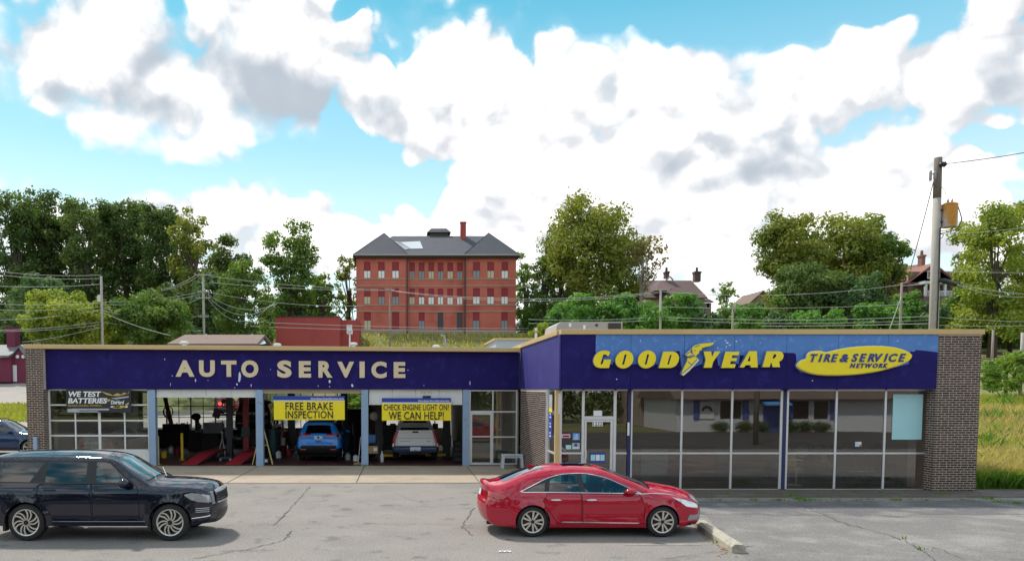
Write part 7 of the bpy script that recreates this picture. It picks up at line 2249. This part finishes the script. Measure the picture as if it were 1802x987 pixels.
# brown roofed house behind the service wing, blue gable at the right
o = gable_house('bungalow', 'low house with brown shingle roof behind the service wing', 300, 452, 609, 586.5, 618, 62, 8, 'siding_blue', 'shingle_brown', over=3, ridge_in=4)
for px in (365, 445): m2 = MB(); Y_ = 64.5; m2.tube([(xat(px, Y_), Y_, zat(594, Y_)), (xat(px, Y_), Y_, zat(587.5, Y_))], .06, 8); m2.build('roof_vent', MATS['vent_white'], o, world=True)
Y_ = 62; xg = xat(452, Y_)
mb = MB(); mb.add([(xg, Y_ - .6, zat(609, Y_)), (xg + .55, Y_ + 1.5, zat(602, Y_)), (xg - .3, Y_ + 4, zat(587, Y_))], [(0, 1, 2)]); mb.build('gable_end', MATS['siding_blue'], o, world=True, fixn=False)
# maroon outbuilding at far left
Yb_ = 71
o = gable_house('maroon_house', 'maroon brick outbuilding with grey roof at the left edge', -60, 18, 629, 606, 672, Yb_, 7, 'barn_red', 'barn_roof', over=2)
mb = MB(); x0 = xat(18, Yb_); x1 = xat(43.5, Yb_)
mb.box(x0 + .01, x1, Yb_ + .5, Yb_ + 6.5, zat(674, Yb_), zat(630, Yb_))
mb.add([(x0, Yb_ + .49, zat(630, Yb_)), (x1, Yb_ + .49, zat(630, Yb_)), ((x0 + x1) / 2 + .1, Yb_ + .49, zat(613, Yb_))], [(0, 1, 2)]); mb.build('gable_wall', MATS['barn_red'], o, world=True, fixn=False)
mb = MB()
xm, z_ = (x0 + x1) / 2 + .1, zat(613, Yb_)
for s_, xe_ in ((-1, x0 - .15), (1, x1 + .15)): mb.add([(xe_, Yb_ + .3, zat(632, Yb_)), (xm, Yb_ + .3, z_ + .12), (xm, Yb_ + 6.6, z_ + .12), (xe_, Yb_ + 6.6, zat(632, Yb_)), (xe_, Yb_ + .3, zat(632, Yb_) + .14), (xm, Yb_ + .3, z_ + .26), (xm, Yb_ + 6.6, z_ + .26), (xe_, Yb_ + 6.6, zat(632, Yb_) + .14)], [(0, 1, 2, 3), (4, 7, 6, 5), (0, 4, 5, 1), (3, 2, 6, 7), (0, 3, 7, 4), (1, 5, 6, 2)])
mb.build('gable_roof', MATS['barn_roof'], o, world=True)
MB().box(xat(20.5, Yb_), xat(27, Yb_), Yb_ + .43, Yb_ + .485, zat(671, Yb_), zat(642, Yb_)).build('door', MATS['house_white'], o, world=True)
for px in (29, 39): m2 = MB(); m2.lathe([(.001, Yb_ + .44), (.16, Yb_ + .44), (.16, Yb_ + .49)], 12, axis='y', c=(xat(px, Yb_), 0, zat(627, Yb_))); m2.build('round_window', MATS['house_white'], o, world=True)
MB().box(xat(19, Yb_ + 3), xat(33.5, Yb_ + 3), Yb_ + 2.6, Yb_ + 3.6, zat(628, Yb_ + 3), zat(578, Yb_ + 3)).build('chimney', MATS['barn_red'], o, world=True)
MB().box(xat(18.3, Yb_ + 3), xat(34.2, Yb_ + 3), Yb_ + 2.5, Yb_ + 3.7, zat(578, Yb_ + 3) + .002, zat(576, Yb_ + 3)).build('chimney_cap', MATS['barn_red'], o, world=True)
# gabled stucco house
o = gable_house('gabled_house', 'brown roofed stucco house with two chimneys behind the creeper bushes', 1136, 1240, 526, 487, 560, 125, 11, 'stucco', 'tile_brown', over=3, ridge_in=5, wins=((1225, 1233, 528, 539),), chim=((1169.5, 1176, 478, 490, 5.5, 'tile_brown'), (1221, 1231.5, 478, 496, 4.5, 'tile_brown')))
mb = MB(); Y_ = 123.5
mb.add([(xat(1150, Y_), Y_, zat(511, Y_)), (xat(1180, Y_), Y_, zat(508, Y_)), (xat(1172, Y_), Y_ + 4, zat(487, Y_)), (xat(1161, Y_), Y_ + 4, zat(492, Y_)), (xat(1150, Y_), Y_ + 6, zat(509, Y_)), (xat(1180, Y_), Y_ + 6, zat(508, Y_))], [(0, 1, 2, 3), (3, 2, 5, 4), (0, 3, 4), (1, 5, 2)]); mb.build('dormer_roof', MATS['tile_brown'], o, world=True)
m2 = MB(); Y_ = 126; m2.tube([(xat(1168, Y_), Y_, zat(493, Y_)), (xat(1174, Y_), Y_, zat(486.5, Y_)), (xat(1180, Y_), Y_, zat(493, Y_))], .14, 5); m2.build('bargeboard', MATS['stucco'], o, world=True)
gable_house('cottage', 'small brown wing house right of the gabled house', 1241, 1252, 533, 521, 560, 127, 6, 'stucco', 'tile_brown', over=1.5, wins=((1243, 1249, 534, 542),))
gable_house('far_house', 'pale gable peeking over the bushes left of the large tree group', 1320, 1362, 532, 513, 560, 135, 8, 'stucco', 'shingle_brown', gable='front', over=3, wins=((1335, 1345, 535, 545),))
gable_house('far_cottage', 'small white gabled cottage beside the right corner of the school', 916, 938, 566, 556, 582, 150, 8, 'siding_blue', 'barn_roof', gable='front', over=2, wins=((922, 926, 569, 577), (929, 933, 569, 577)), mwin='pane_dark')
# porch house
Yp = 118
ph = gable_house('porch_house', 'red roofed house with a white columned porch behind the big utility pole', 1598, 1680, 497, 465, 560, Yp, 10, 'house_dark', 'tile_red', gable='front', over=5, wins=((1633, 1640, 478, 489),), chim=((1619, 1625, 449, 475, 3, 'tile_red'),), mwin='pane_grey')
mb = MB(); Y_ = Yp + 4
mb.add([(xat(1561, Y_), Yp + 1, zat(498, Y_)), (xat(1612, Y_), Yp + 1, zat(492, Y_)), (xat(1636, Y_), Yp + 7, zat(459, Y_)), (xat(1585, Y_), Yp + 7, zat(465, Y_)), (xat(1561, Y_), Yp + 12, zat(498, Y_))], [(0, 1, 2, 3), (0, 3, 4)]); mb.build('side_roof', MATS['tile_red'], ph, world=True, fixn=False)
MB().box(xat(1586, Y_), xat(1596, Y_), Yp + 6, Yp + 7, zat(470, Y_), zat(461, Y_)).build('chimney', MATS['tile_red'], ph, world=True)
MB().box(xat(1600, Yp), xat(1676, Yp), Yp - 2.4, Yp - .05, zat(503, Yp), zat(498, Yp)).build('porch_beam', MATS['house_white'], ph, world=True)
for px in (1604, 1614, 1637, 1657, 1668): MB().box(xat(px, Yp) - .16, xat(px, Yp) + .16, Yp - 2.3, Yp - 2.0, zat(524, Yp), zat(503.1, Yp)).build('porch_column', MATS['house_white'], ph, world=True)
MB().box(xat(1600, Yp), xat(1676, Yp), Yp - 2.35, Yp - .06, zat(560, Yp), zat(524.2, Yp)).build('porch_base', MATS['house_dark'], ph, world=True)
mb = MB(); mb.box(xat(1606, Yp), xat(1672, Yp), Yp - 2.28, Yp - 2.2, zat(516.5, Yp), zat(515, Yp))
for k in range(30): x = xat(1606 + k * 2.2, Yp); mb.box(x - .04, x + .04, Yp - 2.26, Yp - 2.2, zat(524, Yp), zat(516.5, Yp))
tag(mb.build('porch_railing', MATS['house_white'], ph, world=True), kind='stuff')
MB().box(xat(1592, Yp + 2), xat(1612, Yp + 2), Yp + 1.5, Yp + 3.5, zat(494, Yp + 2), zat(484, Yp + 2)).build('dormer', MATS['slate_patch'], ph, world=True)
# chain link fence on the mound
fn = thing('chain_link_fence', 'grey chain link fence along the top of the grassy mound', 'fence', (xat(700, 115), 115, zat(600, 115)))
fp = [(556, 601, 112), (575, 594, 113), (600, 589, 115), (628, 584, 116), (660, 581, 117), (700, 579, 118), (760, 579, 119), (820, 580, 119.5), (870, 583, 120), (915, 586, 120), (940, 586, 120)]
tops = [(xat(a, c), c, zat(b, c)) for a, b, c in fp]
for (x, y, z) in tops: MB().box(x - .05, x + .05, y - .05, y + .05, z - 1.6, z + .05).build('fence_post', MATS['chainlink'], fn, world=True)
for dz in (0, -.75, -1.3): m2 = MB(); m2.tube([(x, y - .08, z + dz) for x, y, z in tops], .03, 5); m2.build('fence_rail', MATS['chainlink'], fn, world=True)
# rooftop things
ru = thing('rooftop_unit', 'long grey rooftop unit with sloped left end on the shop roof', 'rooftop unit', (xat(1030, 30), 31, 4.6))
Y0_ = 29.5
za = zat(566, Y0_); mb = MB()
mb.prism([(xat(970, Y0_), 4.62), (xat(979, Y0_), za - .1), (xat(986, Y0_), za), (xat(1093, Y0_), za), (xat(1093, Y0_), 4.62)], Y0_, Y0_ + 2.4); mb.build('housing', MATS['unit_grey'], ru, world=True)
MB().box(xat(1068, Y0_), xat(1090, Y0_), Y0_ - .03, Y0_ - .004, zat(580, Y0_), zat(568.5, Y0_)).build('louvre', MATS['unit_dark'], ru, world=True)
for a, b, c, d_, m in ((999, 1003.5, 568.5, 575, 'print_white'), (1024, 1028.5, 572, 579, 'print_white'), (1045.5, 1050, 570, 574, 'unit_dark')): MB().box(xat(a, Y0_), xat(b, Y0_), Y0_ - .02, Y0_ - .004, zat(d_, Y0_), zat(c, Y0_)).build('access_plate', MATS[m], ru, world=True)
MB().box(xat(968, Y0_), xat(1095, Y0_), Y0_ + .0, Y0_ + 2.4, 4.601, 4.619).build('curb', MATS['coping'], ru, world=True)
def mush(px, Y, py, r_, lb, nm='roof_vent', zr=4.4):
    x = xat(px, Y, py); zt = zat(py, Y)
    o = thing(nm, lb, 'roof vent', (x, Y, zr), 0, 'white vents on the service wing roof')
    m2 = MB(); m2.lathe([(r_ * .5, 0), (r_ * .5, zt - zr - .12)], 14); m2.build('stack', MATS['vent_white'], o, smooth=True)
    m2 = MB(); m2.lathe([(r_, zt - zr - .12), (r_ * .95, zt - zr - .03), (r_ * .5, zt - zr), (.001, zt - zr)], 16); m2.build('hood', MATS['vent_white'], o, smooth=True)
mush(324, 36, 600.5, .22, 'low round white vent behind the letters auto'); mush(488, 38, 604, .2, 'low round white vent below the red annex'); mush(622, 37, 602.5, .2, 'low round white vent at the foot of the roof floodlight'); mush(768, 38, 607, .2, 'low round white vent left of the bent pipe')
fl = thing('roof_floodlight', 'pale floodlight box on a short pole on the service wing roof', 'floodlight', (xat(616, 36), 36, 4.4))
m2 = MB(); m2.tube([(0, 0, 0), (0, 0, zat(588, 36) - 4.4)], .035, 8); m2.build('pole', MATS['vent_white'], fl); z_ = zat(580, 36) - 4.4; MB().box(-.13, .13, -.12, .12, z_ - .2, z_).build('lamp_head', MATS['vent_white'], fl, bevel=.03); MB().box(-.1, .1, -.125, -.121, z_ - .17, z_ - .03).build('lens', MATS['print_grey'], fl)
vp = thing('vent_pipe', 'bent grey pipe leaning on the service wing roof', 'pipe', (xat(785, 36), 36, 4.4))
z_ = zat(591, 36) - 4.4; m2 = MB(); m2.tube([(.1, 0, 0), (-.05, 0, z_ * .8), (-.1, 0, z_), (-.25, 0, z_ + .02)], .05, 8); m2.build('pipe', MATS['steel'], vp, smooth=True)
sk = thing('skylight_box', 'low tan edged roof box with a pale blue side behind the inner corner', 'roof box', (xat(890, 42), 42, 4.4))
x0, x1 = xat(868, 42), xat(930, 42); zt = zat(597, 42)
MB().box(x0, x1, 41, 46, 4.405, zt - .1).build('box_side', MATS['siding_blue'], sk, world=True); MB().box(x0 - .1, x1 + .1, 40.9, 46.1, zt - .099, zt).build('box_lid', MATS['coping'], sk, world=True)
mk = thing('marker_post', 'short white marker post with an orange band behind the roof edge', 'post', (xat(942, 60), 60, 1))
m2 = MB(); m2.tube([(0, 0, 0), (0, 0, zat(577, 60) - 1)], .10, 8); m2.build('shaft', MATS['house_white'], mk); m2 = MB(); m2.lathe([(.11, zat(586, 60) - 1), (.11, zat(582, 60) - 1)], 10); m2.build('band', mat('orange', (.7, .2, .04), .6), mk)

# ------------------------------------------------------------------ poles and wires
def upole(px, top, Y, r0, r1, label, m='pole_grey', arms=(), lean=0, group='thin utility poles behind the shop'):
    x, z = at(px, top, Y); zg = ground_z(x, Y)
    o = thing('utility_pole', label, 'utility pole', (x, Y, zg), 0, group)
    m2 = MB(); m2.tube([(lean, 0, -.2), (0, 0, z - zg)], [r0, r1], 10); m2.build('pole_shaft', MATS[m], o, smooth='all')
    for (dy, half_, tilt) in arms:
        zz = z - zg - dy * Y / F_PX
        h = half_ * Y / F_PX
        m2 = MB(); m2.box(-h, h, -.28, -.18, zz - .06, zz + .06, mtx=Matrix.Translation((0, 0, 0)) @ Matrix.Rotation(0, 4, 'Y')); m2.build('crossarm', MATS['pole_grey'], o)
        for k in (-1, -.5, .5, 1): m2 = MB(); m2.lathe([(.05, zz + .061), (.06, zz + .16), (.03, zz + .22), (.001, zz + .22)], 8, c=(h * k * .95, -.23, 0)); m2.build('insulator', MATS['insulator'], o)
    return o


pA = upole(178, 486, 78, .14, .11, 'thin pole with a small white can among the lime trees', arms=())
m2 = MB(); m2.lathe([(.001, 0), (.15, 0), (.15, .65), (.001, .68)], 12, c=(-.25, -.05, zat(531, 78) - pA.location.z)); m2.build('transformer_can', MATS['vent_white'], pA, smooth=True)
upole(357.5, 482, 92, .16, .12, 'double crossarm pole behind the brown roof', arms=((2, 14, 0), (31, 9, 0), (42, 13, 0), (74, 9, 0)))
upole(686, 509, 100, .14, .11, 'wooden crossarm pole in front of the brick school', 'pole_wood', arms=((1.5, 8, 0),))
upole(1163, 509, 88, .15, .12, 'grey T shaped pole in front of the creeper bushes', arms=((1.5, 14, 0),))
upole(1290, 539, 88, .13, .12, 'short brown pole with a board right of the gabled house', 'pole_wood', arms=((4, 3, 0),))
upole(1587, 498, 84, .15, .12, 'service pole with a guy wire left of the big utility pole', 'pole_wood')
upole(1748, 580, 70, .12, .1, 'weathered post in front of the dark trees at right', 'pole_wood')
upole(1800, 585, 58, .12, .12, 'pale post cut off by the right edge', 'pole_grey')
# main pole with transformer: stands behind the shop
YP = 46.0
xb_, zt_ = at(1651, 278, YP)
mp = thing('utility_pole', 'tall wooden utility pole with a rusty transformer behind the shop', 'utility pole', (at(1644.5, 580, YP)[0], YP, 0))
m2 = MB(); top_ = zt_; dx = xb_ - mp.location.x
m2.tube([(0 - dx * .1, 0, 0), (dx * .45, 0, top_ * .55), (dx * .86, 0, top_ * .86)], [.27, .245, .22], 14); m2.build('pole_shaft', MATS['pole_grey'], mp, smooth='all')
m2 = MB(); m2.tube([(dx * .861, 0, top_ * .861), (dx, 0, top_)], [.218, .205], 14); m2.build('pole_top', MATS['pole_top'], mp, smooth='all')
tx, tz0 = at(1670, 400, YP - .15); tz1 = zat(360, YP - .15)
can = MB(); can.lathe([(.001, 0), (.40, 0), (.415, .03), (.415, tz1 - tz0 - .06), (.43, tz1 - tz0 - .05), (.43, tz1 - tz0), (.3, tz1 - tz0 + .09), (.001, tz1 - tz0 + .13)], 24)
tr_ = can.build('transformer', MATS['tank_rust'], mp, smooth=True); tr_.location = (tx - mp.location.x, -.15, tz0)
for q, h in ((-.13, .42), (.12, .36)): m2 = MB(); z_ = tz1 - tz0; m2.lathe([(.05, z_ + .05), (.075, z_ + .14), (.05, z_ + .17), (.075, z_ + .22), (.04, z_ + .26), (.02, z_ + h), (.001, z_ + h)], 10, c=(q, 0, 0)); m2.build('bushing', MATS['insulator'], tr_, smooth='all')
for z_ in (.25, .95): MB().box(-.62, -.40, -.06, .06, z_, z_ + .1).build('bracket', MATS['steel_dark'], tr_)
def wl(p): return tuple(Vector((at(p[0], p[1], YP - .3)[0] - mp.location.x, -.3 + (p[2] if len(p) > 2 else 0), at(p[0], p[1], YP - .3)[1])))
for pts, r_ in (([(1686, 363), (1690, 376), (1692, 388), (1684, 402), (1668, 408), (1655, 411)], .028), ([(1683, 366), (1685, 382), (1682, 396), (1672, 404), (1656, 406.5)], .022), ([(1681, 385), (1684, 392), (1680, 402)], .02), ([(1656, 412), (1660, 413), (1658, 418), (1655, 420)], .022), ([(1657, 329), (1663, 337), (1665, 348)], .012), ([(1640, 318), (1648, 330)], .01)):
    m2 = MB(); m2.tube([wl(p) for p in smooth_line(pts, 4)], r_, 6); m2.build('lead', MATS['wire_dark'], mp, smooth='all')
m2 = MB(); m2.tube([wl((1655, 400)), wl((1654, 420)), wl((1652, 500)), wl((1649, 578))], .035, 6); m2.build('conduit', MATS['wire_dark'], mp, smooth='all')
m2 = MB(); c = wl((1658, 289.5)); m2.lathe([(.001, -.16), (.10, -.14), (.16, -.02), (.12, .1), (.16, .14), (.05, .26), (.001, .26)], 12, axis='x', c=c); m2.build('insulator', MATS['trim_black'], mp, smooth='all')
for (px, py, h) in ((1637.5, 309.5, .30), (1645, 308.5, .24)): c = wl((px, py)); m2 = MB(); m2.lathe([(.001, -h), (.05, -h), (.08, -h * .8), (.08, h * .7), (.05, h), (.001, h)], 12, c=c); m2.build('cutout_fuse', MATS['insulator'], mp, smooth='all')
m2 = MB(); m2.tube([wl((1637, 307)), wl((1650, 306))], .03, 6); m2.build('cutout_arm', MATS['steel_dark'], mp)
c = wl((1669, 496)); m2 = MB(); m2.tube([wl((1652, 493)), wl((1662, 494.5)), wl((1682, 501))], [.10, .16, .14], 10); m2.build('splice_cluster', MATS['trim_black'], mp, smooth='all')

wn_ = 0
def wire(p0, p1, sag, Y0, Y1, label, r_=None, m='wire', n=14, group='overhead wires behind the shop'):
    r_ = r_ or .018 * (Y0 + Y1) / 2 / 60
    pts = []
    for k in range(n + 1):
        t = k / n
        Y = Y0 + (Y1 - Y0) * t
        x, z = at(p0[0] + (p1[0] - p0[0]) * t, p0[1] + (p1[1] - p0[1]) * t + sag * 4 * t * (1 - t), Y)
        pts.append((x, Y, z))
    m2 = MB(); m2.tube(pts, r_, 5)
    return tag(m2.build('overhead_wire', MATS[m], smooth='all', fixn=False), label, 'wire', group)


A_ = 'overhead wire left of the thin pole, '
for (p0, p1, sag, Y0, Y1, lb) in (
    ((-30, 474), (178, 484), 5, 70, 78, A_ + 'topmost'), ((-30, 480), (178, 490), 5, 70, 78, A_ + 'second from the top'), ((-30, 502), (178, 500), 4, 72, 78, A_ + 'faint one under the top pair'),
    ((-30, 534), (178, 533), 3, 70, 78, A_ + 'upper of the level pair'), ((-30, 544), (178, 540), 4, 70, 78, A_ + 'lower of the level pair'), ((-30, 563), (178, 545), 5, 70, 78, A_ + 'the pale one rising to the can'),
    ((-30, 581), (178, 566), 4, 70, 78, A_ + 'upper of the low pair'), ((-30, 583), (178, 571), 4, 70, 78, A_ + 'lower of the low pair'), ((40, 602), (178, 575), 3, 72, 78, A_ + 'lowest short one'),
    ((178, 531), (350, 514), 5, 78, 92, 'wire between the thin pole and the lower crossarm, upper'), ((178, 536), (352, 518), 6, 78, 92, 'wire between the thin pole and the lower crossarm, lower'), ((178, 541), (352, 525), 16, 78, 92, 'deep sagging wire between the thin pole and the double crossarm pole'),
    ((178, 545), (350, 556), 10, 78, 92, 'low wire between the thin pole and the double crossarm pole'), ((178, 566), (356, 582), 4, 78, 92, 'lowest wire running right from the thin pole'), ((178, 548), (300, 590), 4, 78, 66, 'service wire dropping to the brown roof'),
    ((290, 508), (345, 484), 3, 84, 92, 'short wire rising to the top crossarm, upper'), ((285, 511), (349, 486), 4, 84, 92, 'short wire rising to the top crossarm, lower'),
    ((369, 497), (686, 511), 4, 92, 100, 'wire from the double crossarm pole to the school pole, upper'), ((369, 486), (686, 510), 5, 92, 100, 'wire from the top crossarm to the school pole'), ((366, 514), (640, 538), 8, 92, 104, 'faint wire crossing left of the school'),
    ((366, 526), (476, 536), 34, 92, 94, 'deep hanging wire loop right of the crossarm pole, outer'), ((366, 522), (482, 534), 26, 92, 94, 'deep hanging wire loop right of the crossarm pole, middle'), ((366, 518), (488, 534), 18, 92, 94, 'deep hanging wire loop right of the crossarm pole, inner'),
    ((686, 511), (1163, 513), 14, 100, 88, 'wire from the school pole to the T pole, upper'), ((690, 512), (1163, 515), 16, 100, 88, 'wire from the school pole to the T pole, lower'), ((440, 566), (930, 578), 3, 90, 100, 'low wire crossing the school, upper'), ((440, 574), (930, 582), 3, 90, 100, 'low wire crossing the school, lower'),
    ((908, 508), (932, 503), 0, 110, 110, 'short pale service wire at the right corner of the school'), ((930, 562), (1163, 558), 3, 90, 88, 'wire in front of the creeper bushes, upper'), ((930, 569), (1163, 563), 2, 90, 88, 'wire in front of the creeper bushes, lower'),
    ((1163, 513), (1587, 501), 12, 88, 84, 'thick pale wire from the T pole to the service pole'), ((1163, 558), (1640, 556), 6, 88, 70, 'low wire right of the T pole, upper'), ((1163, 563), (1640, 563), 6, 88, 70, 'low wire right of the T pole, lower'), ((1163, 540), (1587, 536), 4, 88, 84, 'faint middle wire right of the T pole'), ((1340, 574), (1640, 569), 1, 88, 70, 'lowest wire above the light blue fascia'),
    ((1587, 503), (1640, 496), 1, 84, 60, 'short wire from the service pole to the big pole'), ((1684, 500), (1830, 518), 4, 46, 60, 'pale service wire leaving the big pole to the right, upper'), ((1684, 502), (1830, 522), 8, 46, 60, 'dark service wire leaving the big pole to the right, lower'), ((1660, 477), (1830, 480), 1, 46, 60, 'level wire right of the big pole'),
    ((1650, 558), (1830, 566), 2, 60, 64, 'low wire behind the right brick pier, upper'), ((1650, 572), (1830, 572), 2, 60, 64, 'low wire behind the right brick pier, lower'), ((1660, 412), (1830, 396), 3, 70, 80, 'thin wire before the bright tree at right')):
    wire(p0, p1, sag, Y0, Y1, lb)
wire((1660, 289), (1840, 262), 2, YP - .3, 40, 'dark high wire leaving the top of the big pole to the right', .022, 'wire_dark')
wire((1642, 322), (1603, 470), 3, YP - .3, 52, 'dark guy cable slanting down left from the big pole', .025, 'wire_dark')
wire((1587, 520), (1565, 580), 0, 84, 80, 'guy wire of the service pole', .03)

mat('window_brown', (.085, .06, .045), .3)
mat('shutter_blue', (.10, .13, .42), .6)
# ------------------------------------------------------------------ across the street, behind the viewer (its reflection shows in the shop glass)
wh = thing('white_building', 'long white building with blue shutters across the street behind the viewer', 'building', (27, -9, 0))
x0, x1 = 20.5, 42
mb = MB(); hs = [(22.15, 23.3, .95, 2.3), (23.7, 25.3, .95, 2.3), (29.2, 30.35, .95, 2.3), (30.7, 31.8, .95, 2.3)]
wall_holes(mb, x0, x1, 0, 2.45, hs, 9.0, .2)
mb.v = [(p[0], -p[1], p[2]) for p in mb.v]
mb.box(x0 + .01, x1 - .01, -17, -9.21, 0, 2.44); mb.build('wall', MATS['house_white'], wh, world=True, fixn=False)
for h in hs:
    w_ = MB().box(h[0], h[1], -9.19, -9.15, h[2], h[3]).build('window', MATS['window_brown'], wh, world=True)
for a, b in ((21.7, 22.1), (25.35, 25.8), (28.75, 29.15), (31.9, 32.4)): MB().box(a, b, -8.97, -8.9, .95, 2.35).build('shutter', MATS['shutter_blue'], wh, world=True)
mb = MB(); mb.add([(x0 - .5, -8.2, 2.46), (x1 + .5, -8.2, 2.46), (x1 + .5, -13, 4.8), (x0 - .5, -13, 4.8), (x0 - .5, -17.5, 2.46), (x1 + .5, -17.5, 2.46)], [(0, 1, 2, 3), (3, 2, 5, 4), (0, 3, 4), (1, 5, 2)]); mb.build('roof', MATS['shingle_brown'], wh, world=True)
MB().box(26.9, 28.2, -8.98, -8.9, 0, 2.1).build('door', MATS['shutter_blue'], wh, world=True)
mb = MB(); mb.prism([(-8.97, 2.5), (-7.8, 2.1), (-7.8, 2.0), (-8.97, 2.1)], 26.6, 28.5, axis='x'); mb.build('awning', MATS['print_skyblue'], wh, world=True)
sg_ = MB().box(22.15, 23.25, -8.98, -8.93, .98, 2.28).build('window_sign', MATS['print_white'], wh, world=True)
mb = MB(); arc = [(22.7 + .42 * math.cos(a), 1.55 + .42 * math.sin(a)) for a in frange(0, PI, 12)] + [(22.7 + .24 * math.cos(a), 1.55 + .2 * math.sin(a)) for a in frange(PI, 0, 12)]
V_, T_ = curve_poly(arc); mb.add([(p[0], -8.925, p[1]) for p in V_], T_); mb.build('printed_arch', MATS['sign_dark'], sg_, world=True, fixn=False)
gh = thing('grey_house', 'plain grey gabled house across the street behind the viewer', 'building', (21.9, -17.5, 0))
mb = MB(); mb.box(20.4, 23.3, -24, -17.5, 0, 4.6); mb.add([(20.4, -17.5, 4.6), (23.3, -17.5, 4.6), (21.85, -17.5, 6.2), (20.4, -24, 4.6), (23.3, -24, 4.6), (21.85, -24, 6.2)], [(0, 1, 2), (3, 5, 4), (0, 2, 5, 3), (1, 4, 5, 2)]); mb.build('wall', MATS['stucco'], gh, world=True); MB().box(21.6, 22.0, -17.49, -17.43, 1.4, 4.2).build('window', MATS['pane_dark'], gh, world=True)
for k, x in enumerate((23.3, 25.1, 26.3, 28.5, 29.6, 30.8)):
    root = thing('round_bush', ('first clipped bush below the left window', 'second clipped bush below the left window', 'clipped bush left of the blue awning', 'clipped bush right of the blue awning', 'first clipped bush below the right window', 'last clipped bush below the right window')[k] + ' of the white building', 'bush', (x, -8.0, 0), 0, 'clipped bushes across the street')
    cl = [(0, 0, .45, .55, .4), (.2, .1, .4, .5, .6), (-.2, 0, .4, .5, .3)]
    P, N, tone = crown_points(cl, 1500); P[:, 2] = np.abs(P[:, 2]); leaf_mesh('crown', P, N, .05 * rng.uniform(.7, 1.3, size=1500), MATS['leaf_dark'], tone, root)
sp_ = thing('street_pole', 'dark wooden pole across the lot beside the viewer', 'utility pole', (20.2, 4.5, 0)); m2 = MB(); m2.tube([(0, 0, -.1), (0, 0, 9)], [.16, .12], 10); m2.build('pole_shaft', MATS['pole_wood'], sp_, smooth='all'); MB().box(-1.0, 1.0, -.06, .06, 8.2, 8.34).build('crossarm', MATS['pole_wood'], sp_)
